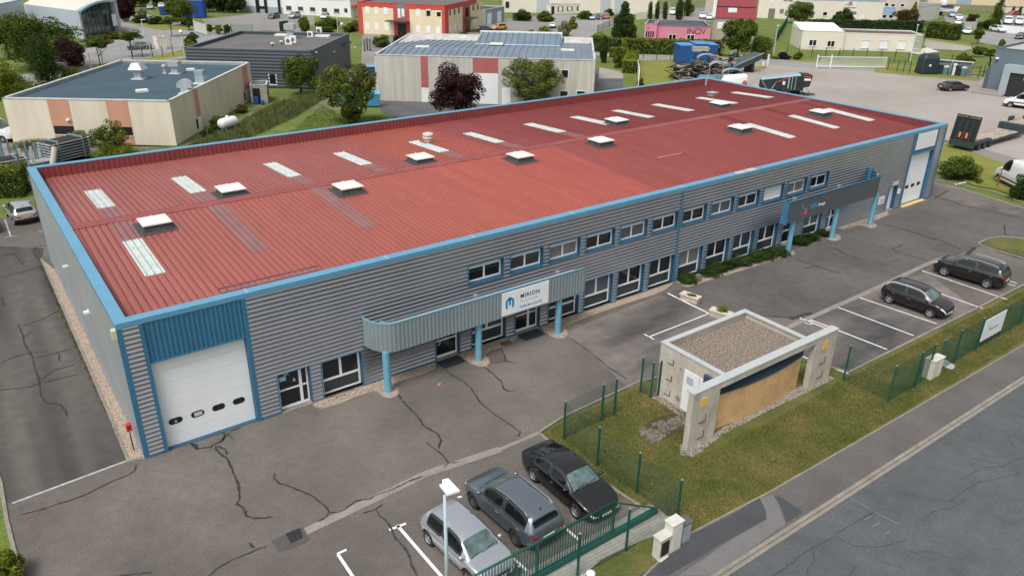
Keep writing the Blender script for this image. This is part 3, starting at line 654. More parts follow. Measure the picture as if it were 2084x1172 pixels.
# steel door on the right with its notices
f=MB(); Wf.box(f,58.98,60.1,.05,2.1,-.3,-.22); dr=f.build('steel_door',whiteM,bld)
s=MB(); s.quad(Wf.P(59.15,1.25,-.215),Wf.P(59.4,1.25,-.215),Wf.P(59.4,1.6,-.215),Wf.P(59.15,1.6,-.215)); s.build('notice',M('notice_blue'),dr)
s=MB(); Wf.box(s,59.2,60.2,2.22,2.55,.05,.07); s.build('notice_board',M('notice_pinkish',(.62,.56,.58),.5),bld)
s=MB(); Wf.box(s,57.5,58.4,.85,1.55,.05,.07); s.build('notice_board',whiteM,bld)
s=MB(); Wf.box(s,60.35,60.62,1.35,1.75,.05,.16); s.build('intercom',whiteM,bld)
s=MB(); Wf.box(s,57.75,58.3,.95,1.35,.071,.075); s.build('notice_print',M('notice_pinkish'),bld)
# sectional doors
def sectional(o,port,n=7):
    a,b,c,d_=o; f=MB(); h=(d_-c)/n; hp=port[0][2]
    for i in range(n):
        z0=c+h*i; Wf.box(f,a+.01,b-.01,z0+.004,z0+h-.006,-.26,-.22)
    Wf.box(f,a+.01,b-.01,c,d_,-.28,-.262)
    g=f.build('sectional_door',doorM,bld)
    for (u,w_,z) in port:
        for sc_,mt,dd,nm in ((1.25,blackM,-.212,'porthole_rim'),(1,glassM,-.209,'porthole')):
            s=MB(); ww,hh=w_/2*sc_ if sc_==1 else w_/2+.05,.11*sc_ if sc_==1 else .16; P=[]
            for k in range(20):
                t=2*PI*k/20; cx=(ww-hh)*(1 if math.cos(t)>0 else -1); P.append(Wf.P(u+cx+hh*math.cos(t),z+hh*math.sin(t),dd))
            s.quad(*P); s.build(nm,mt,g)
    return g
g=sectional(GL,[(1.5,.5,1.25),(2.45,.48,1.25),(3.38,.48,1.25),(4.3,.46,1.25)])
warn(Wf,1.5,1.22,-.205,.1,g)
s=MB(); s.quad(Wf.P(2.3,1.15,-.205),Wf.P(2.65,1.15,-.205),Wf.P(2.65,1.34,-.205),Wf.P(2.3,1.34,-.205)); s.build('notice',M('notice_pinkish'),g)
sectional(GR,[(62.3,.5,1.55),(63.25,.5,1.55),(64.2,.5,1.55)],7)
s=MB(); s.box(61.35,65.0,-.35,.0,-.01,.05); s.build('threshold_stripes',M('threshold_yellow',(.75,.5,.14),.7,noise=(4,.2)),bld)
mb=MB(); Wf.vribs(mb,.94,4.96,4.5,6.37,.2,.035,d=.01); mb.build('blue_cladding',blueM,bld)
mb=MB(); Wf.vribs(mb,61.34,65.01,4.55,6.37,.2,.035,d=.01); mb.build('blue_cladding',blueM,bld)
mb=MB(); Wf.box(mb,.9,5.0,4.46,4.52,0,.06); mb.build('lintel_trim',blueM,bld)
mb=MB(); Wf.box(mb,61.3,65.05,4.52,4.64,0,.08); mb.build('lintel_trim',blueM,bld)
mb=MB(); Wf.box(mb,61.7,64.85,4.9,6.3,.05,.08); mb.build('blank_sign',whiteM,bld)
# side walls
WL=Wall((0,BW),(0,0)); mb=MB(); WL.corr(mb,.1,BW-.16,.06,6.37,(),.22,.042); mb.build('side_cladding',M('grey_cladding_side',(.42,.44,.47),.4,metal=.6,noise=(.35,.08)),bld)
mb=MB(); WL.box(mb,BW-.17,BW,0,6.37,0,.05); WL.box(mb,0,.1,0,6.37,0,.05); WL.box(mb,.1,BW-.17,0,.06,0,.05); mb.build('blue_trim',blueM,bld)
WR=Wall((BL,0),(BL,BW)); mb=MB(); WR.corr(mb,0,BW,.0,6.37); mb.build('side_cladding',cladM,bld)
WB=Wall((BL,BW),(0,BW)); mb=MB(); WB.flat(mb,0,BL,0,6.56); mb.build('rear_wall',cladM,bld)
mb=MB(); WL.box(mb,BW-1.0-8.1,BW-8.85,3.4,3.52,.04,.3); WL.box(mb,BW-9.05,BW-8.95,3.3,3.6,.04,.1); mb.build('wall_lamp',whiteM,bld)
mb=MB(); WL.box(mb,BW-.3,BW-.02,5.9,6.3,.04,.22); mb.build('siren_box',M('cream_box',(.6,.57,.42),.6),bld)
mb=MB(); WL.box(mb,BW-14.75,BW-14.6,3.9,4.0,.04,.3); mb.build('wall_lamp',whiteM,bld)
# canopies: curved end, straight ribbed fascia, round columns
def canopy(x0,x1,z0,z1,yf,curve_left,mat,cols,square_end_mat=None):
    r=1.15; path=[]
    if curve_left:
        path=[(x0,-.0)]+[(x0+r-r*math.cos(t*PI/2/9),yf*(math.sin(t*PI/2/9))) for t in range(1,10)]+[(x1,yf)]
    else:
        path=[(x0,yf)]+[(x1-r+r*math.sin(t*PI/2/9),yf*math.cos(t*PI/2/9)) for t in range(0,10)]
    # resample into ribs
    P=[Vector(p) for p in path]; seg=[]; pitch=.22; cum=[0]
    for a,b in zip(P,P[1:]): cum.append(cum[-1]+(b-a).length)
    def at(s_):
        for i in range(len(P)-1):
            if s_<=cum[i+1]+1e-9: 
                t=(s_-cum[i])/(cum[i+1]-cum[i]); return P[i].lerp(P[i+1],t),(P[i+1]-P[i]).normalized()
        return P[-1],(P[-1]-P[-2]).normalized()
    mb=MB(); s_=0; pts=[]; ribs=mat is fasM
    while s_<cum[-1]:
        for t,v in ((0,0),(.45,0),(.55,.028),(.9,.028)) if ribs else ((0,0),):
            if s_+t*pitch<cum[-1]:
                p,d=at(s_+t*pitch); n=Vector((d.y,-d.x)); q=p+n*v; pts.append((q.x,q.y))
        s_+=pitch
    pts.append(tuple(P[-1]))
    for a,b in zip(pts,pts[1:]): mb.quad((*a,z0),(*b,z0),(*b,z1),(*a,z1)); mb.quad((b[0],b[1]+.05,z0),(a[0],a[1]+.05,z0),(a[0],a[1]+.05,z1),(b[0],b[1]+.05,z1))
    c=mb.build('canopy_fascia',mat,bld)
    if not ribs:
        mb=MB(); 
        for a,b in zip(pts[-6:],pts[-5:]): pass
    # inner faces and top rail in blue
    inn=[tuple(p+Vector((0,.06))) for p in (at(i*.3)[0] for i in range(int(cum[-1]/.3)+1))]
    mb=MB()
    strip_along(mb,[tuple(at(min(cum[-1],i*.25))[0]) for i in range(int(cum[-1]/.25)+1)],.07,z1,z1+.06); mb.build('canopy_rail',blueL if ribs else blueM,c)
    mb=MB(); ribs and strip_along(mb,[tuple(at(min(cum[-1],i*.25))[0]+Vector((0,.16))) for i in range(2,int(cum[-1]/.25)-1)],.1,z1-.03,z1+.0); ribs and mb.build('canopy_gutter',coneM,c)
    # deck under the fascia
    mb=MB(); 
    poly=[tuple(at(min(cum[-1],i*.3))[0]+Vector((0,.08))) for i in range(int(cum[-1]/.3)+1)]
    poly=[(min(max(p[0],x0+.02),x1-.02),min(p[1],-.05)) for p in poly]+([(x1-.02,-.05)] if curve_left else [(x1-.02,-.05)])+[(x0+.02,-.05)]
    if curve_left: mb.prism(poly,z0+.35,z0+.43); mb.build('canopy_deck',M('canopy_deck',(.25,.27,.28),.6),c)
    # flat closing end
    mb=MB()
    if not curve_left: mb.box(x0-.14,x0,yf-.01,yf+.5,z0-.08,z1+.04); mb.build('canopy_end',blueM,c); mb=MB(); mb.box(x1-.35,x1-.05,-.35,-.06,z0+.9,z1+.28); mb.build('canopy_end',blueM,c)
    for x,y in cols:
        mb=MB(); mb.lathe([(.19,0),(.19,z0+.02),(.0,z0+.02)],(x,y,0),24); k=mb.build('column',blueL,bld,smooth=True,auto=40)
        s=MB(); s.lathe([(.215,0),(.215,.05),(.19,.05)],(x,y,0),24); s.build('column_base',blueL,k)
        s=MB(); s.lathe([(.15,z1-.12),(.15,z1+.02),(.08,z1+.05),(0,z1+.05)],(x,y+.22,0),12); s.build('rainwater_hopper',M('hopper',(.2,.24,.25),.6),c)
    return c
c1=canopy(10.63,23.85,2.3,3.82,-1.5,True,fasM,[(11.2,-1.22),(16.68,-1.22),(22.2,-1.22)])
c2=canopy(42.75,55.2,2.62,4.2,-1.5,False,anthM,[(43.95,-1.2),(49.45,-1.2),(54.75,-1.2)])
# white company sign on the first canopy
Ws=Wall((0,-1.535),(BL,-1.535)); mb=MB(); Ws.box(mb,17.98,21.13,2.42,3.75,0,.04); sg=mb.build('company_sign',M('sign_white',(.82,.84,.86),.5),c1)
navy=M('sign_navy',(.02,.04,.11),.5); sky_b=M('sign_blue',(.0,.27,.6),.5)
text('lettering','MIRION',.34,Ws.T(19.16,3.2,.042),navy,sg,space=1.18,weight=.005)
text('lettering','TECHNOLOGIES',.15,Ws.T(19.18,2.96,.042),M('sign_grey',(.42,.45,.5),.5),sg,space=1.1)
text('lettering','PREMIUM ANALYSE',.17,Ws.T(19.12,2.62,.042),M('sign_midblue',(.12,.2,.42),.5),sg,space=1.07,weight=.002)
s=MB(); Ws.box(s,18.955,18.965,2.55,3.62,.04,.043); s.build('sign_rule',M('sign_grey'),sg)
def logo(wall,u,z,k,dd,par):
    s=MB(); q=lambda pts:s.quad(*[wall.P(u+a*k,z+b*k,dd) for a,b in pts])
    q([(-.5,-.45),(-.25,-.65),(-.25,.18),(-.5,.3)]); q([(-.5,.3),(-.25,.18),(0,.33),(0,.62)]); q([(0,.62),(0,.33),(.25,.18),(.5,.3)]); q([(.25,-.65),(.5,-.45),(.5,.3),(.25,.18)][::1]); q([(-.12,-.2),(.0,-.28),(.12,-.2),(.12,.38),(0,.5),(-.12,.38)])
    s.build('emblem',sky_b,par)
logo(Ws,18.47,3.12,.56,.045,sg)
# second canopy lettering
W2=Wall((0,-1.5),(BL,-1.5)); 
text('lettering','GCL',.42,W2.T(45.38,3.28,.01),M('lettering_blue',(.06,.3,.6),.5),c2,weight=.01)
text('lettering','Energie',.29,W2.T(46.3,3.3,.012),whiteM,c2,weight=.006,sx=.95)
s=MB()
for j,(du,dz) in enumerate(((0,0),(.16,.06),(.32,.12))):
    pts=[(44.05+du+.1*t,3.78-dz-.1*t+.05*math.sin(t*2.2)) for t in [i*.5 for i in range(8)]]
    for a,b in zip(pts,pts[1:]): s.quad(W2.P(a[0],a[1],.012),W2.P(b[0],b[1],.012),W2.P(b[0],b[1]+.07,.012),W2.P(a[0],a[1]+.07,.012))
s.build('emblem',M('lettering_blue'),c2)
s=MB(); cx,cz=44.8,3.2
P=[(0,.33),(.12,.1),(.2,-.05),(.15,-.22),(0,-.28),(-.15,-.22),(-.2,-.05),(-.08,.08)]
s.quad(*[W2.P(cx+a,cz+b,.012) for a,b in P[::-1]])
arc=[(cx-.1+.48*math.cos(t),cz+.05+.36*math.sin(t)) for t in [PI*1.05+i*PI*.11 for i in range(8)]]
for i,(a,b) in enumerate(zip(arc,arc[1:])): s.quad(W2.P(a[0],a[1],.012),W2.P(b[0],b[1],.012),W2.P(b[0],b[1]+.05,.012),W2.P(a[0],a[1]+.05,.012))
s.build('emblem',M('lettering_red',(.6,.1,.08),.5),c2)
# door mats
for (a,b,l,g_) in ((14.68,16.02,'dark door mat before the left glazed door, by the middle blue column',0),(20.08,21.5,'dark door mat before the double door under the white company sign',0)):
    mb=MB(); mb.box(a,b,-.95,-.13,.015,.04); t_=mb.build('door_mat',M('mat_dark',(.018,.027,.035),.95,speck=(40,.2))); tag(t_,l,'door mat')
mb=MB(); mb.box(18.65,19.35,-.75,-.35,.022,.04); tag(mb.build('manhole_cover',brownM),'rusty brown square cover in the gravel between the two glazed doors','manhole cover')
# red box on a post at the left corner
rb=thing('hose_box','red box on a black post in the gravel by the building corner','hydrant box',(-.3,.9,0))
mb=MB(); mb.tube([(-.3,.9,0),(-.3,.9,1.2)],.025,8); mb.build('post',blackM,rb)
mb=MB(); mb.box(-.4,-.18,.82,1.0,1.05,1.36); mb.hexa([(-.42,.8,1.36),(-.16,.8,1.36),(-.16,1.02,1.36),(-.42,1.02,1.36),(-.38,.85,1.42),(-.2,.85,1.42),(-.2,.97,1.42),(-.38,.97,1.42)]); mb.build('box',M('signal_red',(.6,.03,.02),.45),rb,bevel=.01)
mb=MB(); mb.box(-.34,-.28,.76,.785,1.2,1.3); mb.build('latch',blackM,rb)
# ================================================================ CARS
paintcache={}
def paint(name,rgb,metal=.5,rough=.24): return M('paint_'+name,rgb,rough,metal,coat=1.0)
carglass=M('car_glass',(.006,.01,.012),.04,spec=.55)
screenM=M('windscreen_glass',(.09,.14,.14),.04,spec=1.0,noise=(2.5,.5))
tyreM=M('tyre',(.02,.02,.021),.85); rimM=M('alloy_rim',(.6,.61,.62),.3,metal=.7); rimD=M('alloy_dark',(.2,.2,.21),.35,metal=.7)
trimM=M('black_trim',(.025,.025,.028),.6); lampM=M('headlamp_glass',(.62,.66,.68),.1,spec=.9); tailM=M('tail_lamp',(.3,.01,.015),.2); plateM=M('number_plate',(.75,.75,.72),.5); plateY=M('number_plate_yellow',(.65,.42,.08),.5); chromeM=M('chrome',(.75,.76,.77),.15,metal=1)
def lerp(a,b,t): return a+(b-a)*t
def interp(pts,x):
    if x<=pts[0][0]: return pts[0][1]
    for (a,va),(b,vb) in zip(pts,pts[1:]):
        if x<=b: return lerp(va,vb,(x-a)/(b-a) if b>a else 0)
    return pts[-1][1]
SPEC={
 'hatch':dict(L=4.0,W=1.74,wb=2.5,fo=.82,r=.31,belt=.93,top=[(0,.72),(.04,.93),(.12,1.02),(.42,1.36),(.75,1.43),(1.5,1.47),(2.2,1.43),(2.42,1.38),(3.12,.98),(3.5,.91),(3.8,.8),(3.95,.66),(4.0,.5)],g=(.12,3.12),ws=(2.42,3.12),rw=(.12,.42),sg=(.55,1.5,1.58,2.72),rail=False),
 'suv':dict(L=4.45,W=1.86,wb=2.68,fo=.86,r=.35,belt=1.04,top=[(0,.8),(.04,1.02),(.1,1.12),(.36,1.5),(.75,1.58),(1.6,1.63),(2.4,1.6),(2.65,1.55),(3.4,1.13),(3.85,1.06),(4.2,.93),(4.4,.75),(4.45,.55)],g=(.1,3.4),ws=(2.65,3.4),rw=(.1,.36),sg=(.45,1.7,1.78,3.0),rail=True),
 'sedan':dict(L=4.66,W=1.85,wb=2.75,fo=.88,r=.33,belt=.95,top=[(0,.78),(.05,1.0),(.3,1.06),(.5,1.1),(1.25,1.34),(1.7,1.42),(2.3,1.44),(2.7,1.4),(3.45,1.0),(3.9,.93),(4.35,.8),(4.6,.62),(4.66,.48)],g=(.5,3.45),ws=(2.7,3.45),rw=(.5,1.25),sg=(1.0,1.95,2.03,3.05),rail=False),
 'van':dict(L=4.38,W=1.82,wb=2.72,fo=.88,r=.32,belt=1.1,top=[(0,.8),(.03,1.1),(.07,1.7),(.2,1.8),(1.2,1.84),(2.3,1.83),(2.7,1.72),(3.45,1.16),(3.9,1.05),(4.2,.88),(4.33,.7),(4.38,.5)],g=(.05,3.45),ws=(2.7,3.45),rw=None,sg=(2.0,2.02,2.05,3.1),rail=False),
 'bigvan':dict(L=5.9,W=2.05,wb=3.7,fo=1.0,r=.35,belt=1.35,top=[(0,.9),(.03,1.3),(.07,2.3),(.25,2.5),(2.0,2.54),(3.7,2.5),(4.1,2.36),(4.95,1.45),(5.4,1.22),(5.7,1.0),(5.85,.75),(5.9,.5)],g=(.05,4.95),ws=(4.1,4.95),rw=None,sg=(3.5,3.52,3.56,4.6),rail=False)}
_car={}
bodyslot=M('paint_slot',(.5,.5,.5),.3)
def car_meshes(kind):
    if kind in _car: return _car[kind]
    S=SPEC[kind]; L,W=S['L'],S['W']; hw=W/2; xf=L-S['fo']; xr=xf-S['wb']; r=S['r']; ar=r+.055
    xs=set([0,.04,.12,L,L-.04,L-.14,L-.3]+[p[0] for p in S['top']]+list(S['sg']))
    for xc in (xr,xf): xs|={xc+k*ar for k in (-1.12,-1,-.82,-.45,0,.45,.82,1,1.12)}
    xs|={i*.45 for i in range(int(L/.45))}
    xs=sorted(x for x in xs if 0<=x<=L); keep=set(S['sg'])|{S['g'][0],S['g'][1],*S['ws'],0,L}|(set(S['rw']) if S['rw'] else set()); X=[]
    for x in xs:
        if X and x-X[-1]<.035:
            if x in keep and X[-1] not in keep: X[-1]=x
            elif x in keep and X[-1] in keep: X.append(x)
            continue
        X.append(x)
    H=max(p[1] for p in S['top'])
    def wf(x): return interp([(0,.80),(.1,.9),(.3,.965),(.7,.995),(L-.75,1),(L-.4,.965),(L-.18,.88),(L-.05,.78),(L,.7)],x)
    def arch(x):
        z=0
        for xc in (xr,xf):
            d=abs(x-xc)
            if d<ar: z=max(z,r+math.sqrt(ar*ar-d*d))
        return z
    def belt(x): return S['belt']+.06*(1-x/L)-.03
    def sec(x):
        T=interp(S['top'],x); w_=hw*wf(x); B=min(belt(x),T-.03); t=max(0,min(1,(T-B)/max(.01,H-belt(x))))
        van=kind in('van','bigvan'); wt=hw*(.86 if van else .665)
        wr=lerp(w_-.13,wt*min(1,wf(x)+.03),t) if T>B+.04 else w_-.13
        za=arch(x); sill=interp([(0,.42),(.2,.3),(.5,.22),(L-.5,.22),(L-.15,.26),(L,.34)],x)
        z7=max(sill,za); z6=max(sill+.16,za+.03); z5=max(min(.62,B-.2),za+.07); z4=max(min(B-.1,T-.08),z5+.03)
        B=max(B,z4+.02); 
        return [(0,T),(wr*.62,T-.012),(wr,T-.045 if T>B+.06 else max(T-.03,B+.005)),(w_-.055,B),(w_-.008,z4),(w_,z5),(w_-.012,z6),(w_-.045,z7),(w_*.5,z7)]
    bm=bmesh.new(); rows=[]
    for x in X:
        s=sec(x); row=[bm.verts.new((x-(xf+xr)/2,y,z)) for y,z in s]; rowm=[row[0]]+[bm.verts.new((x-(xf+xr)/2,-y,z)) for y,z in s[1:]]; rows.append((row,rowm))
    a,b=S['ws']; grp={}
    for i in range(len(X)-1):
        x0,x1=X[i],X[i+1]; xm=(x0+x1)/2; Tm=interp(S['top'],xm); gl=S['g'][0]<xm<S['g'][1] and Tm>belt(xm)+.05
        for side in (0,1):
            A,Bv=rows[i][side],rows[i+1][side]
            for j in range(8):
                q=(A[j],Bv[j],Bv[j+1],A[j+1]) if side==1 else (A[j],A[j+1],Bv[j+1],Bv[j])
                if j==0 and side==1: pass
                try: f=bm.faces.new(q)
                except ValueError: continue
                m=0
                if j<2 and a<xm<b: m=1
                elif j<2 and S['rw'] and S['rw'][0]<xm<S['rw'][1]: m=2
                elif j==2 and gl:
                    sg=S['sg']
                    if sg[0]<xm<sg[1]: m=3 if side==0 else 5
                    elif sg[2]<xm<sg[3]: m=4 if side==0 else 6
                    elif sg[1]<=xm<=sg[2]: m=11
                elif j>=6: m=11
                if x0>=L-.31 and j==3: m=7 if side==0 else 8
                if x1<=.13 and j in(3,): m=9 if side==0 else 10
                if x1>L-.05 and j<=2 : m=0
                f.material_index=m
    for k,rv in ((0,rows[0]),(-1,rows[-1])):
        for j in range(8):
            if j==0: vs=[rv[0][0],rv[0][1],rv[1][1]]
            else: vs=[rv[0][j],rv[0][j+1],rv[1][j+1],rv[1][j]]
            if k==0: vs=vs[::-1]
            try: f=bm.faces.new(vs); f.material_index=11 if j>=(5 if k==-1 else 6) or (k==-1 and j==4) else 0
            except ValueError: pass
    bmesh.ops.recalc_face_normals(bm,faces=bm.faces)
    for m,th in ((1,.03),(2,.035),(3,.018),(4,.018),(5,.018),(6,.018)):
        fs=[f for f in bm.faces if f.material_index==m]
        if fs:
            bmesh.ops.inset_region(bm,faces=fs,thickness=th,depth=-.008,use_even_offset=True)
            inner=set(f for f in fs)
            for f in bm.faces:
                if f.material_index==m and f not in inner: f.material_index=0 if m<3 else 11
    me=bpy.data.meshes.new('c'); 
    for i in range(12): me.materials.append(bodyslot)
    bm.to_mesh(me); bm.free()
    o=bpy.data.objects.new('c',me); COL.objects.link(o); s=o.modifiers.new('s','SUBSURF'); s.levels=1; s.render_levels=1
    dg=bpy.context.evaluated_depsgraph_get(); ev=bpy.data.meshes.new_from_object(o.evaluated_get(dg)); bpy.data.objects.remove(o)
    V=[tuple(v.co) for v in ev.vertices]; out={}
    for p in ev.polygons: out.setdefault(p.material_index,[]).append(tuple(p.vertices))
    NM={0:'body',1:'windscreen',2:'rear_window',3:'side_window',4:'side_window',5:'side_window',6:'side_window',7:'headlight',8:'headlight',9:'taillight',10:'taillight',11:'lower_trim'}
    MT={1:screenM,2:carglass,3:carglass,4:carglass,5:carglass,6:carglass,7:lampM,8:lampM,9:tailM,10:tailM,11:trimM}
    parts=[]
    for mi,fs in out.items():
        used=sorted({v for f in fs for v in f}); mp={v:i for i,v in enumerate(used)}
        m2=bpy.data.meshes.new(NM[mi]); m2.from_pydata([V[v] for v in used],[],[tuple(mp[v] for v in f) for f in fs]); m2.polygons.foreach_set('use_smooth',[True]*len(fs)); m2.materials.append(MT.get(mi,bodyslot)); m2.update(); parts.append((NM[mi],m2))
    cx=(xf+xr)/2
    def add(nm,mb,mt,smooth=False): 
        o=mb.build(nm,mt,None,smooth=smooth); bpy.data.objects.remove(o,do_unlink=False) if False else None; parts.append((nm,o.data)); bpy.data.objects.remove(o)
    mb=MB(); mb.box(.25-cx,L-.25-cx,-hw*.6,hw*.6,.2,.55); add('underbody',mb,trimM)
    for s_ in (-1,1):
        mb=MB(); xm=S['ws'][1]-.28-cx; mb.lathe([(0,-.11),(.07,-.1),(.1,-.03),(.1,.03),(.06,.09),(0,.1)],(0,0,0),10,T=Matrix.Translation((xm,s_*(hw+.015),belt(S['ws'][1])+.09))@Matrix.Rotation(PI/2,4,'X')@Matrix.Scale(.85,4)); add('mirror',mb,bodyslot,True)
        if S['rail']:
            pts=[]; 
            for i in range(12):
                x=lerp(S['g'][0]+.45,S['ws'][0]-.05,i/11); s=sec(x); pts.append((x-cx,s_*(s[2][0]-.02),s[2][1]+.05+(-.04 if i in(0,11) else 0)))
            mb=MB(); mb.tube(pts,.03,6); add('roof_rail',mb,chromeM)
        for xh in ((S['sg'][0]+.32),(S['sg'][2]+.25)):
            if kind in('van','bigvan') and xh<S['sg'][2]: xh=S['sg'][2]-.3
            y=s_*(sec(xh)[4][0]+.012); z=sec(xh)[4][1]-.06; mb=MB(); mb.box(xh-cx-.09,xh-cx+.09,min(y-.015,y+.02),max(y-.015,y+.02),z-.015,z+.015); add('door_handle',mb,chromeM)
    # number plates, grille, fin, wiper
    mb=MB(); mb.box(L-cx-.02,L-cx+.005,-.26,.26,.36,.47); add('number_plate',mb,plateM)
    mb=MB(); mb.box(-cx-.012,-cx+.02,-.26,.26,.62,.73); add('number_plate',mb,plateM)
    mb=MB(); mb.box(L-cx-.03,L-cx+.0,-.42,.42,.52,.6); add('grille',mb,trimM)
    if kind in('hatch','suv','sedan'):
        T0=interp(S['top'],S['sg'][0]+.15); x0=S['sg'][0]+.15-cx; mb=MB(); mb.hexa([(x0-.1,-.02,T0-.02),(x0+.06,-.01,T0-.02),(x0+.06,.01,T0-.02),(x0-.1,.02,T0-.02),(x0-.1,-.01,T0+.06),(x0-.05,-.005,T0+.05),(x0-.05,.005,T0+.05),(x0-.1,.01,T0+.06)]); add('antenna_fin',mb,trimM)
    def wsp(t,y): x=lerp(S['ws'][1],S['ws'][0],t); return (x-cx,y,interp(S['top'],x)+.005)
    mb=MB(); mb.tube([wsp(.02,-.1),wsp(.14,.5)],.012,4); mb.tube([wsp(.02,-.62),wsp(.12,-.05)],.012,4); add('wiper',mb,trimM)
    if kind in ('van','bigvan'):
        mb=MB(); mb.box(.15-cx,L-.9-cx,-hw-.012,-hw+.02,.62,.74); mb.box(.15-cx,L-.9-cx,hw-.02,hw+.012,.62,.74); add('rubbing_strip',mb,trimM)
    # wheels
    wp=[]
    mb=MB(); prof=[(r*.62,-.1),(r*.9,-.11),(r,-.08),(r,.08),(r*.9,.11),(r*.62,.1)]; mb.lathe(prof,n=24,T=Matrix.Rotation(PI/2,4,'X')); o=mb.build('tyre',tyreM,smooth=True,auto=50); ty=o.data; bpy.data.objects.remove(o)
    def rim(mat):
        mb=MB(); mb.lathe([(r*.64,.1),(r*.66,.085),(r*.58,.075),(r*.56,.02)],n=24,T=Matrix.Rotation(PI/2,4,'X'))
        mb.lathe([(.055,.075),(.05,.09),(0,.09)],n=10,T=Matrix.Rotation(PI/2,4,'X'))
        for k in range(5):
            for off in (-.12,.12):
                t=2*PI*k/5+off; c,s=math.cos(t),math.sin(t); n_=Vector((-s,0,c))*.018; p0=Vector((c*.03,-.085,s*.03)); p1=Vector((c*r*.6,-.07,s*r*.6))
                mb.quad(p0-n_,p1-n_*.8,p1+n_*.8,p0+n_)
        o=mb.build('rim',mat); d=o.data; bpy.data.objects.remove(o); return d
    r1,r2=rim(rimM),rim(rimD)
    mb=MB(); mb.lathe([(r*.6,.0),(0,.0)],n=20,T=Matrix.Rotation(PI/2,4,'X')); o=mb.build('brake_disc',M('dark_hub',(.05,.05,.055),.6)); hub=o.data; bpy.data.objects.remove(o)
    wheels=[(sx-cx,s_*(hw-.125),r,s_) for sx in (xr,xf) for s_ in (1,-1)]
    _car[kind]=(parts,ty,(r1,r2),hub,wheels); return _car[kind]

def car(kind,label,pt,x,y,head,scale=1,rims=0,cat='car',group=None,name='parked_car',rear=None,yellow=False,detail=True,front=None):
    parts,ty,rm,hub,wheels=car_meshes(kind)
    t=thing(name,label,cat,(x,y,.012),R(head),group,scale)
    for nm,me in parts:
        if not detail and nm in('wiper','door_handle','roof_rail','antenna_fin','grille'): continue
        o=bpy.data.objects.new(nm,me); COL.objects.link(o); o.parent=t
        if me.materials[0]==bodyslot: o.material_slots[0].link='OBJECT'; o.material_slots[0].material=pt
        if yellow and nm=='number_plate': o.material_slots[0].link='OBJECT'; o.material_slots[0].material=plateY
    for wx,wy,wz,s_ in wheels:
        w_=bpy.data.objects.new('wheel',ty); COL.objects.link(w_); w_.parent=t; w_.location=(wx,wy,wz)
        if s_>0: w_.rotation_euler=(0,0,PI)
        for nm,d in (('rim',rm[rims]),('hub',hub)):
            if nm=='hub' and not detail: continue
            o=bpy.data.objects.new(nm,d); COL.objects.link(o); o.parent=w_
            if nm=='hub': o.location=(0,-.03,0)
    return t
silver=paint('silver',(.5,.53,.58),.6); grey=paint('steel_grey',(.2,.24,.28),.7); black=paint('black',(.004,.005,.006),.0,.3); purple=paint('dark_plum',(.016,.009,.013),.3); white=paint('white',(.75,.77,.78),0,.35)
silv2=paint('light_silver',(.55,.56,.57),.6); dgrey=paint('dark_grey',(.06,.065,.075),.5); red=paint('red',(.45,.02,.03),.2); orange=paint('orange',(.75,.3,.02),.1); sage=paint('champagne',(.36,.37,.33),.5); lblue=paint('pale_blue',(.3,.42,.52),.5); navyp=paint('navy',(.02,.03,.06),.4); teal=paint('sea_green',(.1,.3,.25),.4)
car('hatch','silver hatchback parked nose to the green sliding gate, next to the lamp post',silver,8.3,-12.85,-86.0,1.0)
car('suv','steel grey estate SUV parked rear end to the green gate, between silver and black cars',grey,10.87,-12.2,93.0,1.0,1)
sd_=car('sedan','black fastback saloon parked by the grass verge, nose to the green gate',black,13.78,-12.36,-90.2,1.0)
car('suv','black SUV with silver roof line parked alone at the right end of the bays',black,50.45,-11.1,95.9,1.01)
pc=car('hatch','dark plum hatchback with pale roof arch parked two bays before the black SUV',purple,43.0,-11.3,-86.4,1.02)
S=SPEC['hatch']
for s_ in (-1,1):
    mb=MB(); L_=S['L']; cx=(L_-S['fo'])-S['wb']/2; pts=[(.28,1.13,.72),(.45,1.33,.61),(.75,1.4,.58),(1.5,1.44,.575),(2.2,1.4,.57),(2.45,1.34,.585),(2.8,1.16,.66),(3.05,1.0,.73)]
    P=[(a-cx,s_*(w_+.012),z+.012) for a,z,w_ in pts]
    for a,b in zip(P,P[1:]): mb.quad((a[0],a[1],a[2]-.05),(b[0],b[1],b[2]-.05),(b[0],b[1]-s_*.035,b[2]+.02),(a[0],a[1]-s_*.035,a[2]+.02))
    o=mb.build('roof_arch',silv2,None); o.parent=pc
car('hatch','silver hatchback seen from behind, parked in the alley left of the building',silv2,-.55,37.6,96,1.0,yellow=True)
car('hatch','dark car cut off by the left picture edge, beside the silver hatchback',dgrey,-3.35,36.6,96,1.0)
car('bigvan','white delivery van cut off by the right picture edge, low on the right',white,76.3,-3.3,55,1.0,cat='van',name='parked_van')
car('van','white small van with side strip by the dark grey building on the right',white,117.2,13.4,105,1.15,cat='van',name='parked_van')
car('sedan','grey saloon standing alone on the pale concrete yard at the right',dgrey,122.3,25.6,-22,1.02)

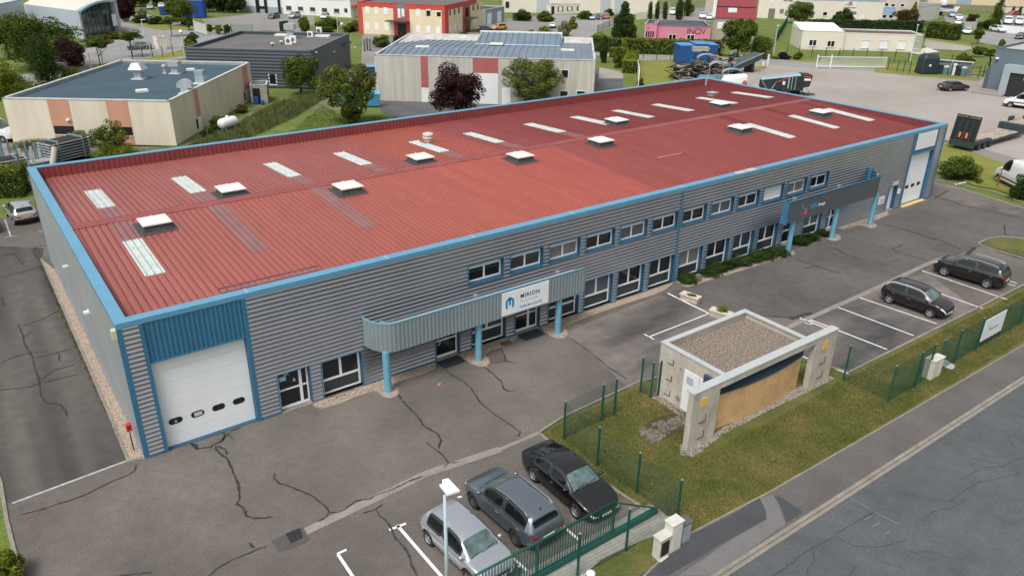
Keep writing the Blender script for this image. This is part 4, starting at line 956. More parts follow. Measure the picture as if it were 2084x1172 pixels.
# ================================================================ NEAR OBJECTS
# transformer kiosk with its portal
ks=thing('transformer_kiosk','small concrete kiosk with gravel roof, ochre wall and concrete portal on the verge','kiosk',(25.3,-11,0))
KX0,KX1,KY0,KY1,KH=22.2,28.55,-12.85,-9.1,3.0
mb=MB(); mb.box(KX0,KX1,KY1-.16,KY1,0,KH-.07); mb.box(KX1-.16,KX1,KY0,KY1-.16,0,KH-.07); mb.box(KX0,KX0+.16,KY0,KY1-.16,0,KH-.07); mb.build('wall',concM,ks)
mb=MB(); mb.box(KX0+.1,KX1-.1,KY0+.1,KY1-.1,2.5,2.62); mb.build('gravel_roof',gravR,ks)
mb=MB()
for a in ((KX0-.03,KX1+.03,KY1-.25,KY1+.03),(KX0-.03,KX0+.25,KY0,KY1-.25),(KX1-.25,KX1+.03,KY0,KY1-.25)): mb.box(*a,KH-.07,KH)
mb.build('coping',coneM,ks)
def bulge(t): return KY0-.03-.24*math.sin(PI*min(1,t))
mb=MB(); N_=20; arcP=[(KX0+.05+(KX1-KX0-.1)*i/N_,bulge(i/N_)) for i in range(N_+1)]; mb.prism(arcP+[(KX1-.05,KY0+.12),(KX0+.05,KY0+.12)],0,1.93); mb.build('ochre_wall',ochreM,ks)
mb=MB()
for k in range(5):
    z=1.94+k*.14
    for i in range(N_):
        (xa,_),(xb,_)=arcP[i],arcP[i+1]; f=1-k*.13; ya,yb=KY0-.06+(bulge(i/N_)-KY0)*f,KY0-.06+(bulge((i+1)/N_)-KY0)*f
        mb.hexa([(xa,ya,z),(xb,yb,z),(xb,KY0+.1,z+.04),(xa,KY0+.1,z+.04),(xa,ya-.03,z+.09),(xb,yb-.03,z+.09),(xb,KY0+.1,z+.14),(xa,KY0+.1,z+.14)])
mb.build('louvre',M('louvre_blue_grey',(.05,.085,.13),.4,metal=.3),ks)
mb=MB()
for k in range(4): z=2.02+k*.15; mb.hexa([(KX0-.1,KY0-.02,z),(KX0-.1,KY0+.9,z),(KX0+.0,KY0+.9,z+.05),(KX0+.0,KY0-.02,z+.05),(KX0-.1,KY0-.02,z+.07),(KX0-.1,KY0+.9,z+.07),(KX0+.0,KY0+.9,z+.14),(KX0+.0,KY0-.02,z+.14)])
mb.build('louvre',M('louvre_blue_grey'),ks)
mb=MB(); mb.box(KX0-.03,KX0+.04,-12.6,-10.75,.05,2.25); kd=mb.build('steel_door',whiteM,ks)
mb=MB(); mb.box(KX0-.045,KX0-.02,-11.35,-10.95,1.6,2.0); mb.build('notice',M('notice_grey_blue',(.4,.47,.53),.5),kd)
mb=MB(); mb.box(KX0-.04,KX0-.0,-11.7,-11.69,.05,2.25); mb.build('door_gap',trimM,kd)
def relief(y0,z0,w_=.36,par=ks,xx=None,yy=None):
    mb=MB()
    g=MB()
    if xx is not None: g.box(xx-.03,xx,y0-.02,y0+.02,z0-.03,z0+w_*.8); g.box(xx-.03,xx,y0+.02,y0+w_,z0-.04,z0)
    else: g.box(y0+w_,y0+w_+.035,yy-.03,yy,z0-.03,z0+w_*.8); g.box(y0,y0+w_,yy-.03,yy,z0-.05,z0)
    g.build('relief_shadow_strip',M('relief_shadow',(.1,.09,.08),.9),par)  # dark L strips: shadow painted beside and below each raised square
    if xx is not None:
        mb.box(xx-.012,xx,y0,y0+w_,z0,z0+w_)
    else:
        mb.box(y0,y0+w_,yy-.012,yy,z0,z0+w_)
    return mb
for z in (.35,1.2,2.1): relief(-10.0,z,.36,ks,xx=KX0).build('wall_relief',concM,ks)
mb=MB(); mb.lathe([(.13,0),(.13,.03),(0,.03)],n=14,T=Matrix.Translation((KX0,-10.55,.5))@Matrix.Rotation(-PI/2,4,'Y')); mb.build('vent',M('vent_grey',(.25,.25,.26),.6),ks)
mb=MB(); mb.lathe([(.07,0),(.07,.03),(0,.03)],n=12,T=Matrix.Translation((KX0,-10.5,2.15))@Matrix.Rotation(-PI/2,4,'Y')); mb.build('vent',M('vent_grey'),ks)
PX0,PX1,PY0,PY1=19.9,30.75,-13.28,-12.98
Wp=Wall((PX0,PY0),(PX1,PY0)); mb=MB(); mb.box(PX0,21.68,PY0,PY1,0,2.93); mb.box(28.92,PX1,PY0,PY1,0,2.93); mb.box(21.68,28.92,PY0,PY1,2.64,2.93); mb.build('portal',concM,ks)
mb=MB(); mb.box(PX0-.02,PX1+.02,PY0-.02,PY1+.12,2.93,3.0); mb.build('portal_coping',coneM,ks)
for x in (20.45,29.55):
    mb=MB(); mb.box(x,x+.42,PY0-.02,PY0,2.1,2.55); mb.build('yellow_tile',yellM,ks)
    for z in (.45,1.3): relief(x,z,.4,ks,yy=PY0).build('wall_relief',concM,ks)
# loose stones about the kiosk
def stones(name,poly_px,n,label,smin=.04,smax=.1,mat=stoneM,world=None):
    rnd=random.Random(n); P=world or PXS(*poly_px); xs=[p[0] for p in P]; ys=[p[1] for p in P]; mb=MB(); c=0
    def inside(x,y):
        r_=False;j=len(P)-1
        for i in range(len(P)):
            if (P[i][1]>y)!=(P[j][1]>y) and x<(P[j][0]-P[i][0])*(y-P[i][1])/(P[j][1]-P[i][1])+P[i][0]: r_=not r_
            j=i
        return r_
    while c<n:
        x,y=rnd.uniform(min(xs),max(xs)),rnd.uniform(min(ys),max(ys))
        if not inside(x,y): continue
        s_=rnd.uniform(smin,smax); a=rnd.uniform(0,PI); T=Matrix.Translation((x,y,.02))@Matrix.Rotation(a,4,'Z')
        k=[rnd.uniform(.6,1) for _ in range(8)]
        mb.hexa([(-s_*k[0],-s_*.7*k[1],0),(s_*k[1],-s_*.7*k[2],0),(s_*k[3],s_*.7*k[2],0),(-s_*k[4],s_*.7*k[0],0),(-s_*.6*k[5],-s_*.4,s_*.6*k[6]),(s_*.6*k[7],-s_*.45,s_*.7*k[5]),(s_*.5,s_*.45*k[6],s_*.6),(-s_*.55,s_*.4,s_*.55*k[7])],0,T); c+=1
    o=mb.build(name,mat); return tag(o,label,'stones',kind='stuff')
stones('loose_stones',[(1385,905),(1450,884),(1470,872),(1620,790),(1690,766),(1696,771),(1645,798),(1555,840),(1470,884),(1440,908),(1412,930),(1385,926)],2300,'pale pebbles strewn along the foot of the concrete portal',.02,.055,M('pebble',(.3,.26,.23),.9,noise=(9,.4)))
stones('rock_slab',[(1292,874),(1318,868),(1345,860),(1390,846),(1396,862),(1370,876),(1350,890),(1330,902),(1312,890)],110,'broken grey stone slabs lying in the grass left of the kiosk',.08,.2,M('slab_grey',(.15,.13,.105),.9,noise=(5,.4)))
sheet('bare_soil',PXS((1330,852),(1392,835),(1396,876),(1350,895),(1300,872)),.017,M('soil',(.07,.05,.025),.95,noise=(2,.3)))
stones('loose_stones',[(1325,795),(1340,800),(1395,838),(1385,850),(1345,822),(1320,806)],300,'pebbles at the foot of the kiosk door wall',.02,.05,M('pebble'))

# welded mesh fences: posts and panels
def mesh_fence(label,P,h=2.0,skip=(),nopost=(),group=None,post=.036,wire=.0045,dx=.055,dz=.2,mat=None,name='mesh_fence',panels=True,base=0.0):
    mat=mat or greenM; t=thing(name,label,'fence',(P[0][0],P[0][1],base),0,group)
    for pi,(x,y) in enumerate(P):
        if pi in nopost: continue
        mb=MB(); mb.box(x-post,x+post,y-post,y+post,base,base+h+.03); p_=mb.build('post',mat,t)
        if post>.025 and dx<.1: mb=MB(); mb.box(x-post-.004,x+post+.004,y-post-.004,y+post+.004,base+h+.03,base+h+.05); mb.build('post_cap',M('cap_grey',(.25,.3,.3),.5),p_)
    if not panels: return t
    for i,(a,b) in enumerate(zip(P,P[1:])):
        if i in skip: continue
        a=Vector(a);b=Vector(b); L=(b-a).length; u=(b-a)/L; n=Vector((-u.y,u.x))*wire; mb=MB(); k=.05
        while k<L-.03:
            p=a+u*k; q=u*wire
            mb.quad((*(p-q),base+.05),(*(p+q),base+.05),(*(p+q),base+h),(*(p-q),base+h)); mb.quad((*(p-n),base+.05),(*(p+n),base+.05),(*(p+n),base+h),(*(p-n),base+h)); k+=dx
        z=base+.06
        while z<base+h:
            mb.quad((*a,z-wire),(*b,z-wire),(*b,z+wire),(*a,z+wire)); mb.quad((*(a-n),z),(*(b-n),z),(*(b+n),z),(*(a+n),z)); z+=dz
        mb.build('mesh_panel',mat,t)
    return t
mesh_fence('green mesh fence between the drive and the verge, ending left of the concrete kiosk',[G2(1147,893),G2(1224,856),G2(1250,844)],2.0)
mesh_fence('short green mesh fence of two posts touching the left side of the kiosk',[G2(1303,798),G2(1324,809),(22.15,-9.3)],2.0)
mesh_fence('green mesh fence along the verge beside the black saloon',[G2(1147,893),(15.85,-11.75),(15.98,-14.05),(16.1,-16.19)],2.0,nopost=(0,))
mesh_fence('green mesh fence on white concrete strip in front of the sliding gate',[(16.1,-16.19),(13.3,-16.22),(10.96,-16.15),(8.3,-16.15),(5.6,-16.15)],2.0,nopost=(0,))
mesh_fence('green mesh fence along the pavement right of the kiosk, carrying the white banner',[(31.25,-13.84),(31.24,-16.33),(33.71,-16.35),(35.1,-16.28)],2.05,skip=())
fr=mesh_fence('green mesh fence along the pavement from the stone meter box to the right edge',[(36.1,-16.28),(37.97,-16.26),(40.48,-16.26),(43.24,-16.26),(45.8,-16.26),(48.3,-16.26),(50.8,-16.26),(53.3,-16.26),(55.8,-16.26)],1.98)
mb=MB(); mb.box(40.6,43.12,-16.33,-16.3,.5,1.85); bn=mb.build('banner',M('banner_white',(.72,.76,.78),.6,noise=(2,.04))); tag(bn,'white banner with small grey lettering tied to the green fence on the right','banner')
Wn=Wall((40.6,-16.33),(43.12,-16.33)); mb=MB(); [Wn.box(mb,.75+k*.13,.75+k*.13+.1,.98+(.02 if k%3 else 0),1.1+(.04 if k%4==1 else 0),0,.004) for k in range(9)]; mb.build('lettering',M('banner_grey',(.25,.3,.34),.6),bn)
s=MB(); s.quad(Wn.P(.55,1.5,.004),Wn.P(.62,1.5,.004),Wn.P(.85,1.12,.004),Wn.P(.75,1.12,.004)); s.quad(Wn.P(.75,1.12,.004),Wn.P(.85,1.12,.004),Wn.P(1.0,1.4,.004),Wn.P(.94,1.42,.004)); s.build('emblem',M('banner_pale',(.5,.56,.6),.6),bn)
# sliding gate
gt=thing('sliding_gate','green barred sliding gate with long bottom beam in front of the parked cars','gate',(12,-15.4,0))
GY=-15.4; mb=MB(); mb.tube([(4.0,GY,1.76),(13.35,GY,1.76)],.045,8); mb.build('top_rail',greenM,gt,smooth=True)
mb=MB(); mb.box(4,15.75,GY-.09,GY+.09,.1,.3); mb.build('bottom_beam',greenM,gt,bevel=.01)
for x in (6.2,9.7,13.35): mb=MB(); mb.box(x-.035,x+.035,GY-.035,GY+.035,.3,1.76); mb.build('upright',greenM,gt)
mb=MB(); mb.tube([(13.35,GY,1.72),(15.7,GY,.3)],.035,6); mb.build('brace',greenM,gt)
x=4.1
while x<13.3:
    if min(abs(x-k) for k in (6.2,9.7,13.35))>.05: mb=MB(); mb.box(x-.013,x+.013,GY-.013,GY+.013,.3,1.73); mb.build('bar',greenM,gt)
    x+=.125
sheet('gate_strip',[(3,-15.95),(16.0,-15.95),(16.0,-14.85),(13.0,-14.85),(3,-14.9)],.02,M('gate_concrete',(.3,.29,.26),.9,noise=(1.2,.12),speck=(14,.12)))
sheet('fence_strip',PXS((1325,1062),(1345,1052),(1362,1050),(1388,1068),(1335,1088),(1272,1115),(1222,1140),(1200,1160),(1170,1200),(960,1330),(900,1240)),.024,M('fence_concrete',(.4,.39,.345),.9,noise=(1.2,.1),speck=(14,.12)))
# lamp post in the foreground
lp=thing('lamp_post','pale grey lamp post with flat white head beside the silver hatchback','lamp post',(6.75,-14.5,0))
hb=G(921,988,5.2); px_,py_=G2(905,1010,5.1)
lp.location=(px_,py_,0); WM[lp.name]=Matrix.Translation((px_,py_,0))
mb=MB(); mb.tube([(px_,py_,0),(px_,py_,5.15)],.075,14,r2=.05); mb.build('pole',M('lamp_grey',(.42,.52,.57),.45),lp,smooth=True)
cs=[G(900,976,5.2),G(912,973,5.2),G(917,978,5.2),G(936,998,5.2),G(910,1006,5.2),G(894,986,5.2),G(900,984,5.2)]
mb=MB(); mb.prism([(p.x,p.y) for p in cs],5.13,5.22); mb.build('lamp_head',whiteM,lp,bevel=.01)
mb=MB(); mb.prism([(p.x,p.y) for p in [G(918,990,5.1),G(928,998,5.1),G(912,1002,5.1),G(904,990,5.1)]],5.11,5.128); mb.build('lens',M('lens',(.6,.62,.62),.2),lp)
# meter cabinets at the gate
def cabinet(label,x0,x1,y0,y1,h,mat,door=True,roof=None):
    t=thing('meter_cabinet',label,'cabinet',((x0+x1)/2,(y0+y1)/2,0)); mb=MB(); mb.box(x0,x1,y0,y1,0,h-.06); mb.build('housing',mat,t,bevel=.01)
    mb=MB(); mb.box(x0-.03,x1+.03,y0-.04,y1+.03,h-.06,h); mb.build('cover',roof or mat,t,bevel=.01)
    if door: mb=MB(); mb.box(x0+.08,x1-.08,y0-.015,y0+.01,.15,h-.2); mb.build('door',door if not isinstance(door,bool) else mat,t)
    return t
oldW=M('old_white_plastic',(.5,.49,.44),.7,noise=(4,.0),rgb2=(.6,.58,.52)); cabinet('low weathered concrete meter cabinet with dark opening, left of the three by the gate',13.93,14.5,-17.3,-16.95,1.0,oldW,blackM)
cabinet('tall white meter cabinet, middle of the three by the gate',14.53,15.1,-17.3,-16.9,1.38,M('clean_white_plastic',(.62,.6,.54),.6,noise=(3,.06)))
cabinet('small grey meter cabinet with dark top, right of the three by the gate',15.3,15.75,-17.2,-16.85,.95,M('cab_grey',(.33,.35,.37),.7,noise=(4,.15)),True,M('cab_dark',(.1,.11,.12),.7))
mb=MB(); mb.prism(PXS((1336,1140),(1353,1129),(1361,1133),(1344,1146)),.035,.055); tag(mb.build('utility_cover',oldW),'white rectangular utility cover in the pavement below the meter cabinets','utility cover')
cabinet('weathered stone meter box standing in the green fence right of the kiosk',35.05,35.65,-16.5,-16.0,1.15,oldW)
cabinet('pale meter box joined to the stone one in the green fence',35.68,36.05,-16.5,-16.1,1.15,M('clean_white_plastic'))
mb=MB(); mb.prism(PXS((1917,735),(1925,733),(1943,745),(1942,750),(1936,753),(1917,746)),.02,.05); tag(mb.build('concrete_slab',M('pale_slab',(.4,.42,.42),.9)),'pale grey slab in the verge beside the pale meter box','slab')
mb=MB(); mb.lathe([(.18,0),(.17,.05),(.1,.1),(0,.11)],(*G2(1202,1168),.03),12); tag(mb.build('white_stone',whiteM),'round white stone at the edge of the verge near the bottom','stone')
# ================================================================ VEGETATION
LG=leafmat('leaves_green',(.018,.038,.006),(.09,.135,.02),(.2,.24,.045))
LD=leafmat('leaves_dark',(.01,.026,.008),(.045,.08,.018),(.1,.14,.03))
LO=leafmat('leaves_olive',(.03,.06,.01),(.13,.17,.035),(.28,.28,.08))
LY=leafmat('leaves_lime',(.06,.09,.008),(.2,.24,.025),(.3,.33,.05))
LP=leafmat('leaves_purple',(.013,.007,.009),(.05,.02,.026),(.1,.045,.045))
LC=leafmat('leaves_cream',(.05,.07,.02),(.2,.2,.09),(.5,.47,.3))
LB=leafmat('leaves_bronze',(.025,.025,.01),(.1,.075,.025),(.17,.12,.04))
LH=leafmat('leaves_hedge',(.025,.05,.006),(.13,.17,.02),(.32,.35,.035))
barkM=M('bark',(.07,.055,.042),.95,noise=(5,.3))
_proto={}
def crown_mesh(kind,n,seed,leaf):
    key=(kind,n,seed,leaf)
    if key in _proto: return _proto[key]
    r=np.random.default_rng(seed)
    if kind=='round': nb=34; c=r.normal(size=(nb,3)); c/=np.linalg.norm(c,axis=1)[:,None]; c*=(r.random(nb)**.5*.8)[:,None]; rad=r.uniform(.15,.4,nb)
    elif kind=='ragged': nb=34; c=r.normal(size=(nb,3)); c/=np.linalg.norm(c,axis=1)[:,None]; c[:,2]*=.8; c*=(r.uniform(.2,.88,nb))[:,None]; rad=r.uniform(.14,.3,nb)
    elif kind=='cone': nb=26; t=r.random(nb)**.8; a=r.uniform(0,2*np.pi,nb); rr=(1-t)**.8*.62*r.random(nb)**.5; c=np.stack([rr*np.cos(a),rr*np.sin(a),t*1.9-1],1); rad=.12+.3*(1-t)**.8
    elif kind=='column': nb=26; t=np.linspace(0,1,nb); a=r.uniform(0,2*np.pi,nb); rr=r.random(nb)*.35; c=np.stack([rr*np.cos(a),rr*np.sin(a),t*1.7-.85],1); rad=.58*np.sin(np.pi*(t*.8+.12))**.5*r.uniform(.8,1,nb)
    elif kind=='vase': nb=70; t=r.random(nb)**.8; a=r.uniform(0,2*np.pi,nb); rr=(.12+.95*np.minimum(1,t*1.5))*np.sqrt(r.uniform(.05,1.0,nb))*(1-.45*t**3); c=np.stack([rr*np.cos(a),rr*np.sin(a),t*1.65-.85],1); rad=r.uniform(.12,.25,nb)
    elif kind=='dome': nb=22; c=r.normal(size=(nb,3)); c/=np.linalg.norm(c,axis=1)[:,None]; c*=(r.random(nb)**.5*.7)[:,None]; c[:,2]=np.abs(c[:,2])*1.9-.75; rad=r.uniform(.28,.42,nb)
    elif kind=='box': nb=0
    if kind=='box':
        p=r.uniform(-1,1,(n,3)); ax=r.integers(0,3,n); sg=np.where(r.random(n)<.5,-1,1); m=r.random(n)<.85
        for k in range(3):
            q=(ax==k)&m; p[q,k]=sg[q]*(1-r.random(q.sum())*.12)
        out=p.copy()
    else:
        w=rad**2; b=r.choice(nb,n,p=w/w.sum()); d=r.normal(size=(n,3)); d/=np.linalg.norm(d,axis=1)[:,None]
        rr=r.random(n)**.33; rr=np.where(r.random(n)<.75,.8+.28*r.random(n),rr)
        p=c[b]+d*(rad[b]*rr)[:,None]; out=d+p*.5
    nrm=out/np.linalg.norm(out,axis=1)[:,None]+r.normal(size=(n,3))*.55; nrm/=np.linalg.norm(nrm,axis=1)[:,None]
    t1=np.cross(nrm,r.normal(size=(n,3))); t1/=np.linalg.norm(t1,axis=1)[:,None]; t2=np.cross(nrm,t1)
    s=leaf*r.uniform(.55,1.25,n)[:,None]
    v=np.stack([p-t1*s,p-t2*s*.6+nrm*s*.15,p+t1*s,p+t2*s*.6+nrm*s*.15],1).reshape(-1,3)
    me=bpy.data.meshes.new('crown'); me.vertices.add(n*4); me.vertices.foreach_set('co',v.ravel().astype(np.float32)); me.loops.add(n*4); me.loops.foreach_set('vertex_index',np.arange(n*4,dtype=np.int32)); me.polygons.add(n); me.polygons.foreach_set('loop_start',np.arange(0,n*4,4,dtype=np.int32)); me.polygons.foreach_set('loop_total',np.full(n,4,dtype=np.int32)); me.materials.append(LG); me.update(); me.validate()
    _proto[key]=me; return me
def trunk_mesh(h,r0,spread,seed,limbs=7,z1=.75):
    rnd=random.Random(seed); mb=MB(); top=h*z1; mb.tube([(0,0,-.05),(rnd.uniform(-.03,.03)*h,rnd.uniform(-.03,.03)*h,top*.5),(rnd.uniform(-.05,.05)*h,rnd.uniform(-.05,.05)*h,top)],r0,8,r2=r0*.35)
    for i in range(limbs):
        a=rnd.uniform(0,2*PI); z=top*rnd.uniform(.4,.85); l=spread*rnd.uniform(.5,.85); mb.tube([(0,0,z),(math.cos(a)*l*.5,math.sin(a)*l*.5,z+l*.45),(math.cos(a)*l,math.sin(a)*l,z+l*rnd.uniform(.5,.9))],r0*.4,5,r2=r0*.1)
    o=mb.build('trunk',barkM); d=o.data; bpy.data.objects.remove(o); return d
def plant(kind,label,xy,h,rad,mat,name='tree',cat='tree',trunk=.3,n=3600,seed=1,leaf=None,group=None,rz=0,clear=0.0,radz=None,ry=None,z=0,core=True):
    """crown: h = total height; clear = bare stem below the crown"""
    cr=(h-clear)/2; leafw=leaf or .2; scale=max(rad,cr); me=crown_mesh(kind,n,seed,round(leafw/scale/.01)*.01 or .01)
    t=thing(name,label,cat,(xy[0],xy[1],z),rz,group)
    c=bpy.data.objects.new('crown',me); COL.objects.link(c); c.parent=t; c.location=(0,0,clear+cr); c.scale=(rad,ry or rad,cr); c.material_slots[0].link='OBJECT'; c.material_slots[0].material=mat
    if trunk: 
        k=bpy.data.objects.new('trunk',trunk_mesh(h*.9,trunk*.5,rad*.8,seed)); COL.objects.link(k); k.parent=t
    return t
def tree(kind,label,base,toppx,wpx,mat,**kw):
    """base: ground pixel; toppx: row of the top; wpx: width in pixels"""
    xy=G2(*base); h=HT(xy,toppx); g=Vector((*xy,h/2)); dist=(g-CPOS).dot(_f); rad=wpx/2*dist/FPX
    return plant(kind,label,xy,h,rad,mat,**kw)
def hedge(label,A,B,w_,h,mat,name='hedge',cat='hedge',n=4200,seed=3,leaf=.13,z=0,group=None):
    A=Vector(A);B=Vector(B); c=(A+B)/2; L=(B-A).length; a=math.atan2((B-A).y,(B-A).x); me=crown_mesh('box',n,seed,.05)
    # hedge leaves are made at true size
    r=np.random.default_rng(seed+int(L*10)); nn=int(min(16000,max(1500,(L*w_+2*L*h+2*w_*h)*70/(leaf/.13)**2)))
    p=r.uniform(-1,1,(nn,3)); hd=np.array([L/2,w_/2,h/2]); area=np.array([w_*h,L*h,L*w_]); ax=r.choice(3,nn,p=area/area.sum()); sg=np.where(r.random(nn)<.5,-1,1); m=r.random(nn)<.9
    for k in range(3):
        q=(ax==k)&m; p[q,k]=sg[q]*(1-r.random(q.sum())*.1)
    nrm=p**5+r.normal(size=(nn,3))*.45; nrm/=np.linalg.norm(nrm,axis=1)[:,None]; P=p*hd
    wob=np.sin(P[:,0]*1.7+seed)*.06+np.sin(P[:,0]*4.1)*.04; P[:,2]+=wob*(p[:,2]+1)/2*min(1,h); P[:,1]+=wob*p[:,1]
    t1=np.cross(nrm,r.normal(size=(nn,3))); t1/=np.linalg.norm(t1,axis=1)[:,None]; t2=np.cross(nrm,t1); s=leaf*r.uniform(.5,1.25,nn)[:,None]
    v=np.stack([P-t1*s,P-t2*s*.6,P+t1*s,P+t2*s*.6],1).reshape(-1,3)
    me=bpy.data.meshes.new('foliage'); me.vertices.add(nn*4); me.vertices.foreach_set('co',v.ravel().astype(np.float32)); me.loops.add(nn*4); me.loops.foreach_set('vertex_index',np.arange(nn*4,dtype=np.int32)); me.polygons.add(nn); me.polygons.foreach_set('loop_start',np.arange(0,nn*4,4,dtype=np.int32)); me.polygons.foreach_set('loop_total',np.full(nn,4,dtype=np.int32)); me.materials.append(mat); me.update(); me.validate()
    t=thing(name,label,cat,(c.x,c.y,z),a,group); o=bpy.data.objects.new('foliage',me); COL.objects.link(o); o.parent=t; o.location=(0,0,h/2)
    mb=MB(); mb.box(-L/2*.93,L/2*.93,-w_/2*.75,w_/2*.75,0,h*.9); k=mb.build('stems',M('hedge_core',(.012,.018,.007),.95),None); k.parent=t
    return t
# low shrubs along the front of the building
NM_=['at the left end','second from the left','third from the left','fourth from the left','fifth from the left','sixth from the left','seventh from the left','touching the first column','eighth, under the right canopy','ninth, under the right canopy','tenth, by the middle column']
hx=[(1396,570,72,553),(1440,557,62,542),(1462,551,60,532),(1486,545,60,524),(1510,538,60,516),(1534,531,60,509),(1558,524,60,502),(1582,517,54,497),(1628,497,52,478),(1652,489,52,471),(1676,480,40,464)]
for i,(px,py,wp,tp) in enumerate(hx): tree('dome','creeping evergreen shrub in the row before the building, '+NM_[i],(px,py),tp,wp,LD,name='creeping_shrub',cat='shrub',trunk=0,seed=10+i%3,leaf=.055,n=5000,group='shrubs along the front of the building',rz=i)
# planters
def planter(label,px,py,L,a,leafm,hh):
    xy=G2(px,py); t=thing('planter',label,'planter',(*xy,0),a)
    mb=MB(); mb.hexa([(-L/2+.05,-.2,0),(L/2-.05,-.2,0),(L/2-.05,.2,0),(-L/2+.05,.2,0),(-L/2,-.27,.42),(L/2,-.27,.42),(L/2,.27,.42),(-L/2,.27,.42)]); mb.build('trough',M('planter_concrete',(.62,.54,.45),.85,noise=(3,.08)),t,world=False,bevel=.02)
    mb=MB(); mb.box(-L/2-.02,L/2+.02,-.3,-.22,.36,.46); mb.box(-L/2-.02,L/2+.02,.22,.3,.36,.46); mb.box(-L/2-.02,-L/2+.06,-.22,.22,.36,.46); mb.box(L/2-.06,L/2+.02,-.22,.22,.36,.46); mb.build('rim',M('planter_concrete'),t,world=False)
    mb=MB(); mb.box(-L/2+.06,L/2-.06,-.22,.22,.3,.38); mb.build('soil',M('soil'),t,world=False)
    me=crown_mesh('dome',700,5,.12); c=bpy.data.objects.new('plants',me); COL.objects.link(c); c.parent=t; c.location=(0.1,0,.42+hh/2); c.scale=(L/2-.15,.25,hh); c.material_slots[0].link='OBJECT'; c.material_slots[0].material=leafm
    return t
planter('cream concrete planter with low yellowed plants, nearer the building',1404,613,1.25,R(-78),LO,.12)
planter('cream concrete planter with taller green plant, half hidden by the kiosk',1466,646,1.3,R(-72),LY,.4)
tree('dome','bright lime bush at the bottom left corner of the picture',(12,1185),1118,96,LY,name='bush',cat='bush',trunk=0,leaf=.07,n=6000,seed=12)

# grass blades on the verge in front
def grass_field(name,poly,n,label,mat,h=.06,wd=.012):
    r=np.random.default_rng(n); P=np.array(poly); lo,hi=P.min(0),P.max(0); pts=[]
    while sum(len(a) for a in pts)<n:
        q=r.uniform(lo,hi,(n,2)); ins=np.zeros(n,bool); j=len(P)-1
        for i in range(len(P)):
            cnd=((P[i,1]>q[:,1])!=(P[j,1]>q[:,1]))&(q[:,0]<(P[j,0]-P[i,0])*(q[:,1]-P[i,1])/(P[j,1]-P[i,1]+1e-12)+P[i,0]); ins^=cnd; j=i
        pts.append(q[ins])
    q=np.concatenate(pts)[:n]; a=r.uniform(0,2*np.pi,n); l=r.normal(size=(n,2))*.03; hh=h*r.uniform(.4,1.4,n); d=np.stack([np.cos(a),np.sin(a)],1)*wd
    z0=np.full((n,1),.012); b0=np.hstack([q-d,z0]); b1=np.hstack([q+d,z0]); tp=np.hstack([q+l,(hh+.012)[:,None]])
    v=np.stack([b0,b1,tp],1).reshape(-1,3); me=bpy.data.meshes.new(name); me.vertices.add(n*3); me.vertices.foreach_set('co',v.ravel().astype(np.float32)); me.loops.add(n*3); me.loops.foreach_set('vertex_index',np.arange(n*3,dtype=np.int32)); me.polygons.add(n); me.polygons.foreach_set('loop_start',np.arange(0,n*3,3,dtype=np.int32)); me.polygons.foreach_set('loop_total',np.full(n,3,dtype=np.int32)); me.materials.append(mat); me.update(); me.validate()
    o=bpy.data.objects.new(name,me); COL.objects.link(o); return tag(o,label,'grass',kind='stuff')
blade=leafmat('grass_blades',(.055,.08,.012),(.15,.155,.028),(.3,.23,.08))
vin=PXS((1104,888),(1140,862),(1310,785),(1330,812),(1395,850),(1390,905),(1420,930),(1460,912),(1560,862),(1690,790),(1710,770),(1727,768),(2084,592),(2090,690),(1738,898),(1571,994),(1395,1086),(1385,1060),(1330,1040),(1262,1000),(1143,912))
grass_field('grass_blades',vin,90000,'short olive and brown grass of the verge round the kiosk',blade,.055,.014)
grass_field('weeds',PXS((660,808),(700,790),(715,786),(722,793),(700,806),(668,818)),90,'weeds growing in the gravel bed under the left windows',LG,.12,.02)
grass_field('weeds',PXS((90,545),(96,560),(200,800),(262,936),(254,925),(180,770),(80,540)),500,'weeds along the concrete edging left of the building',LG,.12,.02)

# ================================================================ BACKGROUND GROUND
def S_(n,pts,z,m): return sheet(n,PXS(*pts),z,m)
GZ=-.05
# neighbour plot to the left
S_('yard',[(0,560),(0,430),(70,424),(100,340),(200,300),(380,300),(600,225),(700,230),(760,215),(1260,185),(1250,160),(1230,135),(1215,120),(1215,90),(770,120),(740,130),(640,190),(530,215),(300,330),(40,300),(-300,300),(-300,560)],GZ+.004,grassT)
S_('lawn',[(470,320),(640,262),(700,215),(760,205),(790,240),(840,250),(900,240),(1300,200),(1300,330),(470,420)],GZ+.012,grassB)
S_('yard_asphalt',[(762,205),(1290,160),(1290,190),(1230,210),(900,250),(800,240),(775,225)],GZ+.02,M('asphalt_mid',(.1,.1,.105),.9,noise=(.3,.2),speck=(8,.1)))
S_('yard_asphalt',[(738,60),(790,75),(800,110),(765,112),(763,150),(700,160),(640,180),(655,150),(735,135)],GZ+.024,yardF)
S_('alley',[(-200,440),(68,424),(72,470),(-200,560)],.002,asph)
S_('grass_strip',[(-200,400),(70,392),(72,432),(20,442),(-200,456)],.006,grassB)
S_('rack_yard',[(-200,300),(0,290),(200,285),(230,300),(60,345),(60,395),(-200,420)],GZ+.03,yardF)
S_('grass_strip',[(-200,282),(40,290),(365,300),(380,330),(200,330),(190,290),(0,292),(-200,300)],GZ+.034,grassT)
